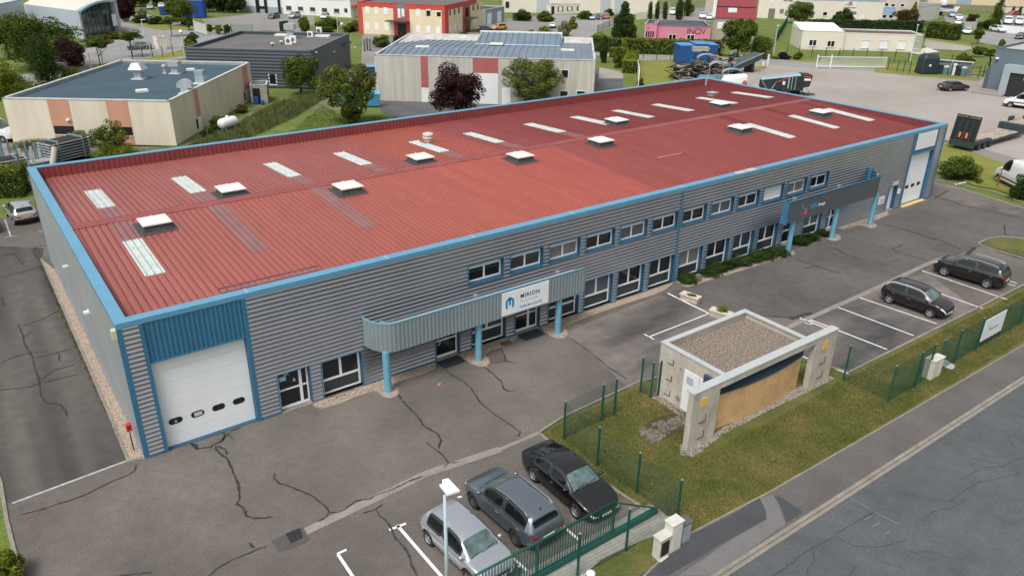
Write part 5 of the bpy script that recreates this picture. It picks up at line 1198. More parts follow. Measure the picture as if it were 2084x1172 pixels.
# street grid far left
S_('street',[(230,110),(300,95),(380,90),(470,110),(480,98),(530,62),(740,72),(740,60),(620,45),(500,40),(430,55),(300,55),(230,55),(225,90)],GZ+.016,yardF)
S_('street',[(-100,170),(60,150),(140,112),(230,90),(240,40),(300,30),(420,55),(460,75),(380,95),(350,100),(250,115),(150,140),(100,170),(-100,190)],GZ+.02,roadF)
S_('car_park',[(90,112),(240,88),(400,90),(420,80),(470,95),(370,120),(200,140),(100,170)],GZ+.024,roadF)
S_('grass_strip',[(190,132),(300,118),(385,98),(460,88),(462,96),(380,112),(300,128),(190,145)],GZ+.03,grassY)
S_('grass_strip',[(245,44),(300,56),(330,62),(400,60),(400,54),(330,50),(300,44)],GZ+.03,grassY)
S_('lawn',[(410,28),(500,24),(500,30),(430,38),(410,38)],GZ+.03,grassB)
S_('lawn',[(0,135),(60,110),(60,120),(0,200)],GZ+.03,grassB)
S_('yard',[(410,40),(500,30),(560,18),(600,28),(720,48),(725,70),(530,62),(430,62)],GZ+.027,yardF)
S_('lawn',[(640,30),(740,45),(740,72),(660,66),(620,60),(600,55),(640,50)],GZ+.033,grassB)
S_('grass_strip',[(575,30),(720,40),(720,36),(580,26)],GZ+.036,grassY)
# behind the grey building and up to the pink one
S_('street',[(740,75),(900,68),(1000,66),(1010,58),(1100,44),(1140,46),(1170,60),(1100,74),(1040,80),(1210,84),(1130,105),(740,125)],GZ+.02,yardF)
S_('car_park',[(1020,40),(1130,30),(1130,48),(1100,66),(1060,70),(1020,66),(990,62),(990,48)],GZ+.024,yardF)
S_('street',[(1125,30),(1180,30),(1240,34),(1260,50),(1240,58),(1215,66),(1190,82),(1125,82),(1100,78),(1180,60),(1175,48),(1125,46)],GZ+.028,roadF)
S_('footway',[(1178,56),(1184,62),(1150,78),(1110,80),(1100,76)],GZ+.036,M('footway_pinkish',(.3,.25,.22),.9,noise=(.3,.1)))
S_('lawn',[(1215,120),(1290,105),(1300,110),(1295,160),(1290,190),(1225,200)],GZ+.03,grassB)
S_('driveway_asphalt',[(1220,140),(1240,142),(1268,152),(1268,205),(1190,210),(1190,160)],GZ+.04,M('asphalt_mid'))
S_('footway',[(1220,138),(1268,146),(1268,160),(1218,160)],GZ+.044,yardB)
S_('lawn',[(1270,146),(1300,150),(1305,190),(1268,195)],GZ+.042,grassB)
S_('lawn',[(1296,122),(1380,122),(1400,160),(1500,178),(1500,230),(1290,230),(1300,190)],GZ+.046,grassY)
S_('street',[(1290,112),(1380,111),(1560,118),(1680,128),(1900,150),(2100,162),(2100,178),(1900,163),(1700,143),(1560,132),(1380,122),(1294,123)],GZ+.05,roadF)
S_('street',[(1150,95),(1290,108),(1290,120),(1140,108)],GZ+.05,roadF)
S_('grass_strip',[(1280,104),(1500,108),(1560,112),(1660,118),(1900,136),(2100,150),(2100,158),(1900,148),(1660,128),(1560,120),(1380,114),(1285,111)],GZ+.054,grassY)
# big pale yard on the right
S_('concrete_yard',[(1380,122),(1560,132),(1660,140),(1800,148),(1850,156),(1990,165),(2200,180),(2600,400),(2200,420),(2084,345),(1960,295),(1900,280),(1400,290),(1360,230)],GZ+.056,yardB)
S_('grass_strip',[(1780,140),(1870,146),(2000,160),(1990,166),(1920,160),(1850,154),(1780,148)],GZ+.062,grassY)
S_('grass_strip',[(1530,135),(1562,136),(1556,142),(1530,140)],GZ+.062,grassY)
S_('lawn',[(1900,290),(1940,296),(2084,348),(2300,420),(2300,500),(2084,405),(2025,385),(1985,378),(1930,355),(1900,350)],GZ+.066,grassY)
edging(PXS((1900,366),(1925,370),(2025,392),(2084,414),(2300,500)),.12,.05)
S_('asphalt_strip',[(1900,290),(1960,292),(2200,360),(2600,420),(2300,440),(2084,348)],GZ+.06,yardF)
edging(PXS((1925,293),(1980,308),(2084,346),(2200,390)),.2,.03)
# upper right
S_('lawn',[(1480,60),(1640,50),(1640,100),(1580,112),(1500,108),(1460,90)],GZ+.03,grassB)
S_('lawn',[(1580,102),(1640,100),(1900,112),(2000,120),(2000,138),(1900,136),(1580,118)],GZ+.058,grassB)
S_('car_park',[(1885,80),(1975,93),(1978,100),(1960,104),(1890,100),(1880,92)],GZ+.062,yardB)
S_('footway',[(1850,108),(1886,97),(1912,106),(1870,111)],GZ+.07,M('pale_paving',(.6,.58,.54),.9))
S_('grass_strip',[(1885,76),(1975,90),(1975,95),(1885,81)],GZ+.066,grassY)
S_('car_park',[(1990,64),(2084,68),(2300,80),(2300,110),(2084,96),(2040,95),(1995,88)],GZ+.064,roadF)
S_('car_park',[(1920,30),(1990,34),(1990,60),(1950,62),(1925,48)],GZ+.06,yardF)
S_('lawn',[(1900,8),(2100,12),(2100,30),(2000,26),(1910,20)],GZ+.06,grassT)
S_('lawn',[(1290,0),(1460,0),(1450,26),(1400,30),(1290,12)],GZ+.05,grassT)
S_('car_park',[(1340,20),(1460,15),(1450,45),(1340,45)],GZ+.055,yardF)
# deep background: an even field to the edge of view
sheet('distant_field',[(60,240),(420,60),(420,420),(60,420)],GZ+.002,grassT)
# ================================================================ NEIGHBOURING BUILDINGS
creamM=M('render_cream',(.6,.54,.44),.9,noise=(.8,.0),rgb2=(.71,.645,.53),stretch=(1,1,.2),detail=7)
stainM=M('render_stained',(.41,.385,.345),.9,noise=(1.7,.0),rgb2=(.57,.54,.485),stretch=(1,1,.07),detail=6)
salmM=M('render_salmon',(.52,.27,.18),.85,noise=(.5,.08),stretch=(1,1,.3))
rosyM=M('render_rosy',(.40,.12,.11),.85,noise=(.5,.08),stretch=(1,1,.3))
darkC=M('dark_cladding',(.06,.075,.095),.5,noise=(.4,.1)); bitG=M('roof_felt_grey',(.13,.125,.12),.9,noise=(.25,.1),speck=(4,.1))
bitB=M('roof_felt_blue',(.045,.085,.115),.85,noise=(.35,.12),stretch=(.3,1.5,1)); metR=M('metal_roof_blue_grey',(.19,.25,.31),.45,metal=.2,noise=(.3,.1))
flashM=M('pale_flashing',(.55,.57,.57),.6,noise=(1,.12)); foilM=M('crumpled_membrane',(.5,.49,.46),.6,noise=(1.3,.2),bump=(2,1))
redW=M('render_red',(.50,.075,.06),.85,noise=(.3,.06)); yelW=M('render_pale_yellow',(.72,.62,.44),.9,noise=(.3,.05)); pinkM=M('render_pink',(.66,.24,.33),.9,noise=(.3,.05)); wallW=M('render_white',(.74,.75,.74),.85,noise=(.3,.04)); bgW=M('render_beige',(.56,.53,.47),.9,noise=(.3,.05)); bgP=M('render_pale_beige',(.72,.67,.58),.9,noise=(.3,.04)); bluW=M('blue_grey_panel',(.16,.2,.24),.6,noise=(.3,.05)); redR=M('red_tile_roof',(.25,.035,.045),.7,noise=(.4,.1))
class Bld:
    """rectangular building: A front-left, B front-right (seen from outside), depth behind"""
    def __init__(s,name,label,A,B,depth,h,wall,cat='building',roofz=None,roofm=None,cap=None,capw=.3,caph=.1,corr=None,ops=None,ops2=None,ops0=None,roof=True):
        A=Vector(A);B=Vector(B); u=(B-A).normalized(); n=Vector((u.y,-u.x)); C=B-n*depth; D=A-n*depth; s.h=h
        s.t=thing(name,label,cat,(*((A+C)/2),0)); s.W=[Wall(A,B),Wall(B,C),Wall(C,D),Wall(D,A)]; ops=ops or []; ops2=ops2 or []; ops0=ops0 or []
        for i,(w_,op) in enumerate(zip(s.W,(ops,ops2,[],ops0))):
            mb=MB()
            if corr: w_.corr(mb,0,w_.L,0,h,op,corr,.05)
            else: w_.flat(mb,0,w_.L,0,h,op)
            s.wall=mb.build('wall',wall,s.t)
            if op:
                mb=MB()
                for o in op: w_.reveal(mb,o,.15)
                mb.build('reveal',wall,s.t)
        rz_=roofz if roofz is not None else h-.25; mb=MB()
        if roof: mb.quad((*A,rz_),(*B,rz_),(*C,rz_),(*D,rz_)); mb.build('roof',roofm or bitG,s.t)
        if cap: 
            mb=MB()
            for w_ in s.W: w_.box(mb,-.05,w_.L+.05-capw if False else w_.L+.05,h,h+caph,-capw,.05)
            for w_ in s.W: w_.flat(mb,0,w_.L,rz_,h,d=-capw) 
            # inner faces seen from above
            for w_ in s.W: mb.quad(w_.P(w_.L-capw,rz_,-capw),w_.P(capw,rz_,-capw),w_.P(capw,h,-capw),w_.P(w_.L-capw,h,-capw))
            mb.build('parapet_cap',cap,s.t)
    def panel(s,i,o,mat,name='panel',d=.02,label=None):
        mb=MB(); s.W[i].box(mb,*o,-.05,d); p=mb.build(name,mat,s.t)
        if label: p['label']=label
        return p
    def px(s,i,x0,y0,x1,y1):
        u0,z1=s.W[i].uz(x0,y0); u1,z0=s.W[i].uz(x1,y1); return (min(u0,u1),max(u0,u1),min(z0,z1),max(z0,z1))
    def win(s,i,o,kind='two',frame=None,pane=None,sill=None,fw=.07): return window(s.W[i],s.t,o,.12,kind,fw,frame,pane,sill)
def openings(W,rects):
    out=[]
    for (x0,y0,x1,y1) in rects:
        u0,z1=W.uz(x0,(y0+y1)/2); u1,_=W.uz(x1,(y0+y1)/2); um=(x0+x1)/2; _,zt=W.uz(um,y0); _,zb=W.uz(um,y1); out.append((min(u0,u1),max(u0,u1),max(0,zb),zt))
    return out
def upto(A,B,h):  # tmp wall for finding positions
    return Wall(A,B)
def rect4(A,B,depth):
    A=Vector(A);B=Vector(B);u=(B-A).normalized();n=Vector((u.y,-u.x)); return A,B,B-n*depth,A-n*depth
# ---- cream building, front left
A=(1.6,64.8);B=(15.5,54.4); b=Bld('warehouse_building','cream rendered warehouse with salmon bands and dark blue roof, left of the grass',A,B,26,4.65,creamM,roofm=bitB,cap=flashM,capw=.28,roofz=4.35,ops=[],corr=None)
W0,W1=b.W[0],b.W[1]
for (x0,x1) in ((95,139),(214,259)):
    u0,_=W0.uz(x0,205); u1,_=W0.uz(x1,207); b.panel(0,(u0,u1,0,4.62),salmM,'painted_band')
    b.panel(0,(u0+.1,u1-.05,1.0,1.9),M('dark_opening',(.012,.013,.014),.4),'strip_window',.03); b.panel(0,(u0+.02,u1,.9,1.0),flashM,'sill',.08)
for (xa,ya,xb,yb) in ((393,185,400,238),(498,135,507,185)):
    u0,_=W1.uz(xa,190); u1,_=W1.uz(xb+2,190) ; u1=max(u1,u0+.5); b.panel(1,(u0,u1,1.6,4.62),salmM,'painted_band'); b.panel(1,(u0,u1,0,1.6),wallW,'white_panel'); b.panel(1,(u0-.35,u0+.1,.4,1.5),M('dark_opening'),'window',.03)
b.panel(0,(W0.uz(136,243)[0],W0.uz(143,243)[0],2.5,2.65),whiteM,'wall_lamp',.25)
for x,y in ((16.5,56.7),):
    mb=MB()
def vent_stack(px,py,kind,label,h=1.2,w_=.7):
    p=G(px,py,4.35); t=thing('roof_vent',label,'roof vent',(p.x,p.y,4.35),R(-37)); mb=MB(); mb.box(-w_/2,w_/2,-w_/2,w_/2,0,h*.6); mb.build('duct',steelM,t,world=False); mb=MB()
    if kind=='hood': mb.hexa([(-w_,-w_,h*.6),(w_,-w_,h*.6),(w_,w_,h*.6),(-w_,w_,h*.6),(-w_*.5,-w_*.6,h),(w_*.5,-w_*.6,h),(w_*.5,w_*.6,h),(-w_*.5,w_*.6,h)])
    elif kind=='box': mb.box(-w_*.8,w_*.8,-w_*.75,w_*.75,h*.6,h)
    elif kind=='arch':
        for k in range(8):
            a0,a1=PI*k/8,PI*(k+1)/8; r_=w_*1.1; mb.hexa([(r_*math.cos(a0),-w_*.45,h*.45),(r_*math.cos(a1),-w_*.45,h*.45),(r_*math.cos(a1),w_*.45,h*.45),(r_*math.cos(a0),w_*.45,h*.45),(r_*math.cos(a0),-w_*.45,h*.45+r_*math.sin(a0)+.02),(r_*math.cos(a1),-w_*.45,h*.45+r_*math.sin(a1)+.02),(r_*math.cos(a1),w_*.45,h*.45+r_*math.sin(a1)+.02),(r_*math.cos(a0),w_*.45,h*.45+r_*math.sin(a0)+.02)])
    elif kind=='mush': mb.lathe([(w_*.5,h*.6),(w_*1.2,h*.7),(w_*1.2,h*.85),(0,h)],n=12)
    elif kind=='open': mb.box(-w_*.5,w_*.5,-w_*.5,w_*.5,h*.6,h)
    mb.build('cowl',steelM if kind!='open' else M('duct_blue_grey',(.25,.36,.4),.5),t,world=False)
    mb=MB(); mb.box(-w_*.85,w_*.85,-w_*.85,w_*.85,-.02,.1); mb.build('base',flashM,t,world=False); return t
vent_stack(284,161,'hood','pale roof vent with sloped hood on the blue roof, leftmost',1.9,.85)
vent_stack(336,150,'mush','thin mushroom roof vent between the two hooded ones',1.15,.28)
vent_stack(358,150,'box','boxy roof vent near the far edge of the blue roof',1.5,.8)
vent_stack(379,190,'arch','roof vent with round arched cowl at the front edge of the blue roof',1.4,.8)
vent_stack(410,170,'open','open square duct beside the arched vent on the blue roof',1.5,1.0)
p=G(291,187,4.35); mb=MB(); mb.box(p.x-.7,p.x+.5,p.y-.5,p.y+.4,4.36,4.6); tag(mb.build('roof_hatch',domeM),'small cream roof hatch low on the blue roof','roof hatch')
p=G(389,144,4.35); mb=MB(); mb.box(p.x-.5,p.x+.4,p.y-.4,p.y+.4,4.36,4.6); tag(mb.build('roof_hatch',domeM),'small cream roof hatch beside the open square duct','roof hatch')
# lean-to shed
sA=G2(513,213);sB=G2(548,203); s1=Bld('shed','small block shed with grey felt roof against the cream building end wall',G2(512,211),G2(546,210),3.6,2.3,M('blockwork',(.36,.33,.29),.95,noise=(1,.15)),roofz=2.3,roofm=M('felt_pale',(.12,.14,.15),.9,noise=(1,.1)),cap=flashM,capw=.15,caph=.05)
s1.panel(0,(.3,s1.W[0].L-.9,0,1.95),M('dark_opening'),'doorway'); s1.panel(1,(.5,1.3,.3,1.3),M('dark_opening'),'window'); s1.panel(1,(2.2,2.7,.5,1.9),M('dark_opening'),'window')
for k,(l) in enumerate(('blue barrel standing in the doorway of the block shed, upright left one','blue barrel lying lower right in the shed doorway')):
    g=G2(521+k*12,211+k*1); mb=MB(); mb.lathe([(.0,0),(.28,0),(.3,.3),(.28,.35),(.3,.6),(.28,.9),(0,.9)] if k==0 else [(0,0),(.25,0),(.27,.3),(.25,.5),(0,.5)],(g[0],g[1]-.3,0),12); tag(mb.build('barrel',M('barrel_blue',(.02,.09,.35),.5),smooth=False),l,'barrel')
# gas tank
p=G2(466,266); gt_=thing('gas_tank','white gas tank lying on the grass beside the cream building','gas tank',(*p,0),R(28)); mb=MB(); prof=[(0,-1.3),(.3,-1.26),(.5,-1.12),(.58,-.9),(.58,.9),(.5,1.12),(.3,1.26),(0,1.3)]; mb.lathe(prof,n=20,T=Matrix.Translation((0,0,.95))@Matrix.Rotation(PI/2,4,'Y')); mb.build('tank',whiteM,gt_,world=False,smooth=True)
mb=MB(); mb.lathe([(.2,1.45),(.22,1.62),(.1,1.72),(0,1.72)],n=12); mb.build('dome_cover',whiteM,gt_,world=False)
for x in (-.7,.7): mb=MB(); mb.box(x-.06,x+.06,-.35,.35,0,.5); mb.build('leg',flashM,gt_,world=False)
# ---- dark building with felt roof
A=(26.4,88.8);B=(40.5,76.9); b=Bld('workshop_building','dark anthracite clad workshop with flat grey felt roof behind the cream warehouse',A,B,20.5,5.3,darkC,roofm=bitG,roofz=4.9,cap=M('cap_dark',(.12,.16,.18),.5),capw=.3,corr=.45)
W1=b.W[1]; b.panel(1,(b.W[1].L-3.9,b.W[1].L-.8,0,3.9),M('dark_opening'),'doorway',.03); b.panel(1,(b.W[1].L-4.05,b.W[1].L-.65,3.9,4.2),darkC,'door_hood',.5)
u,_=b.W[0].uz(547,150); o=(u,u+1.0,.5,2.0); b.panel(0,(u-.1,u+1.1,.4,2.1),pvcM,'window_frame',.04); b.panel(0,(u+.05,u+.95,.55,1.95),glassM,'window_pane',.06)
for (px,py,l) in ((640,107,'a'),(677,106,'b'),(720,97,'c')): u,z=b.W[1].uz(px,py); b.panel(1,(u,u+.4,z-.1,z+.1),flashM,'wall_lamp',.3)
def acunit(px,py,z,label,w_=.9,h=.9,a=-40,mt=None):
    p=G(px,py,z); t=thing('air_conditioner',label,'air conditioner',(p.x,p.y,z),R(a)); mb=MB(); mb.box(-w_/2,w_/2,-.18,.18,.08,h); mb.build('casing',mt or whiteM,t,world=False); mb=MB(); mb.lathe([(.3,0),(.3,.02),(0,.02)],n=14,T=Matrix.Translation((-.05,-.18,h*.52))@Matrix.Rotation(PI/2,4,'X')); mb.build('fan',M('fan_dark',(.12,.12,.12),.6),t,world=False)
    mb=MB(); mb.box(-w_/2+.05,-w_/2+.15,-.2,.2,0,.08); mb.box(w_/2-.15,w_/2-.05,-.2,.2,0,.08); mb.build('foot',steelM,t,world=False); return t
acunit(588,92,4.9,'white air conditioner on the felt roof, left one of the close pair',1.0,1.15); acunit(597,89,4.9,'white air conditioner on the felt roof, right one of the close pair',1.0,1.15)
acunit(632,77,4.9,'white air conditioner standing alone in the middle of the felt roof',.9,1.0); acunit(650,71,4.9,'white air conditioner behind the pale roof hatch',.9,1.2)
vs=vent_stack(592,78,'box','shiny metal cube vent at the centre of the felt roof',2.2,1.0); vs.location=(*G2(592,78,4.9),4.9)
for (px,py,l) in ((555,95,'small mushroom vent, left of the pair at the front of the felt roof'),(573,91,'small mushroom vent, right of the pair at the front of the felt roof')):
    p=G(px,py,4.9); t=thing('roof_vent',l,'roof vent',(p.x,p.y,4.9)); mb=MB(); mb.lathe([(.09,0),(.09,.4)],n=8); mb.build('duct',blackM,t,world=False); mb=MB(); mb.lathe([(.3,.38),(.28,.5),(0,.6)],n=10); mb.build('cowl',flashM,t,world=False)
for (px,py,l) in ((576,73,'low cream roof hatch left of the metal cube vent'),(657,75,'low cream roof hatch in front of the far air conditioner')):
    p=G(px,py,4.9); mb=MB(); T=Matrix.Translation((p.x,p.y,4.9))@Matrix.Rotation(R(-40),4,'Z'); mb.box(-1.2,1.2,-.7,.7,0,.25,T=T); tag(mb.build('roof_hatch',domeM),l,'roof hatch')
# ---- pale stained building with blue-grey roof
A=(44.3,64.8);B=(66.6,45.8); hh=6.0; b=Bld('depot_building','stained pale building with rosy bands and blue-grey metal roof, behind the red roof',A,B,24,hh,stainM,roofm=metR,roofz=5.7,cap=flashM,capw=.25,caph=.08,roof=False)
W0=b.W[0]; Aa,Bb,Cc,Dd=rect4(A,B,24); n=-W0.n; 
def onroof(u,v,z): q=W0.A+W0.u*u-W0.n*v; return (q.x,q.y,z)
mb=MB(); L=W0.L; k=0
while k<L:
    k2=min(k+.95,L); mb.quad(onroof(k,.25,5.55),onroof(k2,.25,5.55),onroof(k2,8,6.1),onroof(k,8,6.1)); mb.quad(onroof(k,8,6.1),onroof(k2,8,6.1),onroof(k2,23.7,5.3),onroof(k,23.7,5.3))
    for (v0,z0,v1,z1) in ((.25,5.55,8,6.1),(8,6.1,23.7,5.3)): 
        c=[onroof(k2-.06,v0,z0),onroof(k2,v0,z0),onroof(k2,v1,z1),onroof(k2-.06,v1,z1)]; mb.hexa(c+[(p[0],p[1],p[2]+.09) for p in c])
    k+=.95
b.roof=mb.build('roof',metR,b.t)
mb=MB(); c=[onroof(11.5,14.5,5.8),onroof(24.5,14.5,5.8),onroof(24.5,19.5,5.8),onroof(11.5,19.5,5.8)]; d_=[onroof(12.3,14.6,5.95),onroof(24.3,14.6,5.95),onroof(24.3,19.3,7.0),onroof(12.3,19.3,7.0)]; mb.hexa(c+d_); mb.build('raised_roof',metR,b.t)
mb=MB(); k=12.3
while k<24.3:
    c=[onroof(k,14.6,5.97),onroof(k+.07,14.6,5.97),onroof(k+.07,19.3,7.02),onroof(k,19.3,7.02)]; mb.hexa(c+[(p[0],p[1],p[2]+.08) for p in c]); k+=.95
mb.build('standing_seam',M('seam_dark',(.12,.17,.21),.5),b.t)
mb=MB(); mb.hexa([onroof(12.0,19.3,5.5),onroof(24.6,19.3,5.5),onroof(24.6,20.2,5.5),onroof(12.0,20.2,5.5),onroof(12.0,19.3,7.05),onroof(24.6,19.3,7.05),onroof(24.6,19.9,7.2),onroof(12.0,19.9,7.2)]); mb.build('raised_parapet',flashM,b.t)
mb=MB(); mb.quad(onroof(2.5,21.2,5.45),onroof(11.6,21.2,5.45),onroof(11.8,23.7,6.0),onroof(.6,23.7,6.0)); mb.build('roof_membrane',foilM,b.t); mb=MB(); mb.quad(onroof(24.9,21.2,5.45),onroof(29,21.2,5.45),onroof(29.2,23.7,6.0),onroof(24.9,23.7,6.0)); mb.build('roof_membrane',foilM,b.t); mb=MB(); mb.quad(onroof(.25,.3,5.6),onroof(1.6,.3,5.62),onroof(3.5,23,5.5),onroof(.25,23.7,6.0)); mb.build('roof_membrane',foilM,b.t)
for (px,py) in ((860,97),(1011,91),(1155,104)):
    p=G(px,py,6.0); s_=MB(); T=Matrix.Translation((p.x,p.y,5.7))@Matrix.Rotation(math.atan2(W0.u.y,W0.u.x),4,'Z'); s_.box(-1.0,1.0,-.7,.7,0,.3,T=T); k=s_.build('rooflight_kerb',bitM,b.t); s_=MB(); s_.box(-.95,.95,-.62,.62,.3,.5,T=T); s_.build('dome',domeM,k)
def bandpx(x0,x1,z0,z1,mt,nm='painted_band',d=.03):
    u0,_=W0.uz(x0,130); u1,_=W0.uz(x1,130); return b.panel(0,(u0,u1,z0,z1),mt,nm,d)
bandpx(856,871,1.9,hh-.05,rosyM); bandpx(856,871,0,1.9,wallW,'white_panel'); bandpx(962,1014,4.05,hh-.05,rosyM); bandpx(962,1014,0,4.0,whiteM,'sectional_door',.05); bandpx(1107,1124,1.9,hh-.05,rosyM); bandpx(1022,1040,0,2.2,whiteM,'door',.05)
for o in openings(W0,[(1143,143,1156,158),(1140,186,1155,200),(1174,186,1190,196)]): 
    b.panel(0,(o[0]-.1,o[1]+.1,o[2]-.1,o[3]+.1),wallW,'window_surround',.05); b.panel(0,o,glassM,'window_pane',.07)
mb=MB(); mb.tube([W0.P(W0.L-.08,0,.1),W0.P(W0.L-.08,hh+.3,.1)],.09,8); mb.build('downpipe',flashM,b.t)
# things along its foot
p=G2(790,200); t=thing('car_bonnet','black car body shell lying upside down against the stained wall','car part',(*p,0),R(-40)); mb=MB(); mb.hexa([(-1.3,-.5,0),(1.3,-.5,0),(1.3,.6,0),(-1.3,.6,0),(-.9,-.3,.5),(.9,-.3,.5),(.8,.5,.6),(-.8,.5,.6)]); mb.build('shell',blackM,t,world=False,bevel=.05); mb=MB(); mb.box(-.9,.9,-.1,.5,.62,.9); mb.build('white_load',whiteM,t,world=False)
p=G2(848,204); t=thing('bumper','white car bumper lying on the ground left of the purple tree','car part',(*p,0),R(-40)); mb=MB(); mb.tube([(-.8,0,0),(-.7,.2,.3),(-.3,.35,.4),(.3,.35,.4),(.7,.2,.3),(.8,0,0)],.12,8); mb.build('shell',whiteM,t,world=False)
def bin_(px,py,label,mt,w_=1.2,h=1.25,a=-30,name='waste_container'):
    p=G2(px,py); t=thing(name,label,'container',(*p,0),R(a)); mb=MB(); mb.hexa([(-w_*.42,-.4,.15),(w_*.42,-.4,.15),(w_*.42,.4,.15),(-w_*.42,.4,.15),(-w_/2,-.5,h*.85),(w_/2,-.5,h*.85),(w_/2,.5,h*.85),(-w_/2,.5,h*.85)]); mb.build('body',mt,t,world=False); mb=MB(); mb.hexa([(-w_/2-.03,-.53,h*.85),(w_/2+.03,-.53,h*.85),(w_/2+.03,.53,h*.85),(-w_/2-.03,.53,h*.85),(-w_/2,-.3,h),(w_/2,-.3,h),(w_/2,.4,h),(-w_/2,.4,h)]); mb.build('lid',M('lid_blue',(.12,.35,.58),.5) if mt!=whiteM else mt,t,world=False)
    for sx in(-1,1): mb=MB(); mb.lathe([(.1,-.03),(.1,.03),(0,.03)],n=10,T=Matrix.Translation((sx*w_*.35,-.4,.1))@Matrix.Rotation(PI/2,4,'X')); mb.build('wheel',blackM,t,world=False)
    return t
bluB=M('bin_blue',(.06,.27,.5),.5)
bin_(760,217,'pale blue tank bin at the corner of the stained building, rightmost',bluB,2.0,2.0); bin_(722,214,'pale blue bin behind the big green tree, second from the wall',bluB,1.6,1.5); bin_(700,212,'pale blue bin behind the big green tree, furthest from the wall',bluB,1.6,1.5)
bin_(757,152,'dark blue bin at the far corner of the stained building',M('bin_dark_blue',(.015,.08,.22),.5),1.3,1.5); bin_(746,160,'white bag bin beside the dark blue bin',whiteM,1.1,1.0); bin_(727,163,'white low bin behind the green tree top',whiteM,1.1,.9)
# ---- red and cream office building
A=(75.3,134.0);B=(87.6,117.4); hh=6.6; b=Bld('office_building','two-storey office building with red frame and pale yellow walls at the top',A,B,20,hh,redW,roofm=bitG,roofz=6.4,cap=redW,capw=.25,caph=.06)
def wp(i,rects,mt,nm,d): 
    for o in openings(b.W[i],rects): b.panel(i,o,mt,nm,d)
W0,W1=b.W[0],b.W[1]
def rpx(off,s,r): return (off[0]+r[0]/s,off[1]+r[1]/s,off[0]+r[2]/s,off[1]+r[3]/s)
for (x0,x1) in ((739,801),(834,899)):
    u0=W0.uz(x0,40)[0];u1=W0.uz(x1,40)[0]; b.panel(0,(u0,u1,0,5.55),yelW,'wall_panel',.03)
for r_ in ((744,14,752,28),(762,15,770,29),(781,16,789,30),(744,46,752,60),(763,47,771,61),(783,48,791,62),(847,19,855,33),(847,52,855,66),(868,53,876,67),(888,55,896,69)):
    for o in openings(W0,[r_]): b.panel(0,o,whiteM,'shuttered_window',.06)
for r_ in ((868,22,876,33),(889,25,897,34)):
    for o in openings(W0,[r_]): b.panel(0,o,glassM,'window_pane',.07); b.panel(0,(o[0]-.05,o[1]+.05,o[3],o[3]+.25),whiteM,'shutter_box',.08)
u0=W0.uz(809,30)[0];u1=W0.uz(824,30)[0]; b.panel(0,(u0,u1,3.6,6.5),M('blue_grey_panel'),'stair_window',.06); b.panel(0,(u0+.1,(u0+u1)/2-.15,3.7,5.6),whiteM,'curtain',.08); b.panel(0,((u0+u1)/2+.15,u1-.1,4.0,5.6),whiteM,'curtain',.08)
b.panel(0,(u0-.1,u1+.2,0,2.5),M('dark_opening'),'entrance',.05); ua=W0.uz(792,42)[0]; ub=W0.uz(834,44)[0]; mb=MB(); W0.box(mb,ua,ub,3.0,3.2,0,2.2); mb.build('entrance_canopy',M('canopy_dark',(.05,.055,.06),.5),b.t)
for (x0,x1) in ((913,941),(957,983)):
    u0=W1.uz(x0,40)[0];u1=W1.uz(x1,35)[0]; b.panel(1,(u0,u1,0,5.55),yelW,'wall_panel',.03)
for r_ in ((914,21,917,32),(923,19,926,31),(932,17,935,28),(961,10,965,22),(970,9,974,20),(978,13,981,20),(915,52,918,66),(924,50,928,64),(934,48,937,62),(962,42,966,52)):
    for o in openings(W1,[r_]): b.panel(1,(o[0],max(o[1],o[0]+.7),o[2],o[3]),whiteM if r_[1]>40 else glassB,'window',.06)
u0=W1.uz(947,20)[0];u1=W1.uz(953,20)[0]; b.panel(1,(u0,u1,3.2,6.4),glassM,'stair_window',.06); b.panel(1,(u0,u1+.3,0,2.4),M('dark_opening'),'entrance',.05); mb=MB(); W1.box(mb,u0-1.2,u1+2.2,2.8,2.95,0,1.8); mb.build('entrance_canopy',M('canopy_dark'),b.t)
for (px,py,l) in ((850,4,'white'),(862,5,'grey'),(892,3,'cream')):
    pass
# blue-grey annex
A=G2(989,52);B=G2(1026,44); b2=Bld('garage_building','blue-grey garage block with two white doors beside the red office building',A,B,8,3.6,M('annex_blue',(.24,.31,.36),.7,noise=(.3,.05)),roofm=bitM,cap=flashM,capw=.2)
for r_ in ((992,28,1000,52),(1012,23,1020,47)):
    for o in openings(b2.W[0],[r_]): b2.panel(0,(o[0],o[1],0,2.7),whiteM,'door',.05)
# ---- long cream warehouse at the top
A=G2(1024,32);B=G2(1340,30); A=(104,168);B=(160,140)
A=G2(1024,26); B=G2(1335,30); b3=Bld('long_warehouse','long cream warehouse with grey roller doors at the top edge',A,B,20,8,bgP,roofm=bitG,cap=flashM)
for r_ in ((1092,0,1117,25),(1222,-4,1243,22),(1251,-4,1270,22)):
    for o in openings(b3.W[0],[r_]): b3.panel(0,(o[0],o[1],0,o[3]),M('roller_grey',(.45,.5,.54),.5),'roller_door',.05)
for o in openings(b3.W[0],[(1029,4,1032,17)]): b3.panel(0,(o[0],o[0]+1,o[2],o[3]),M('dark_opening'),'door',.05)
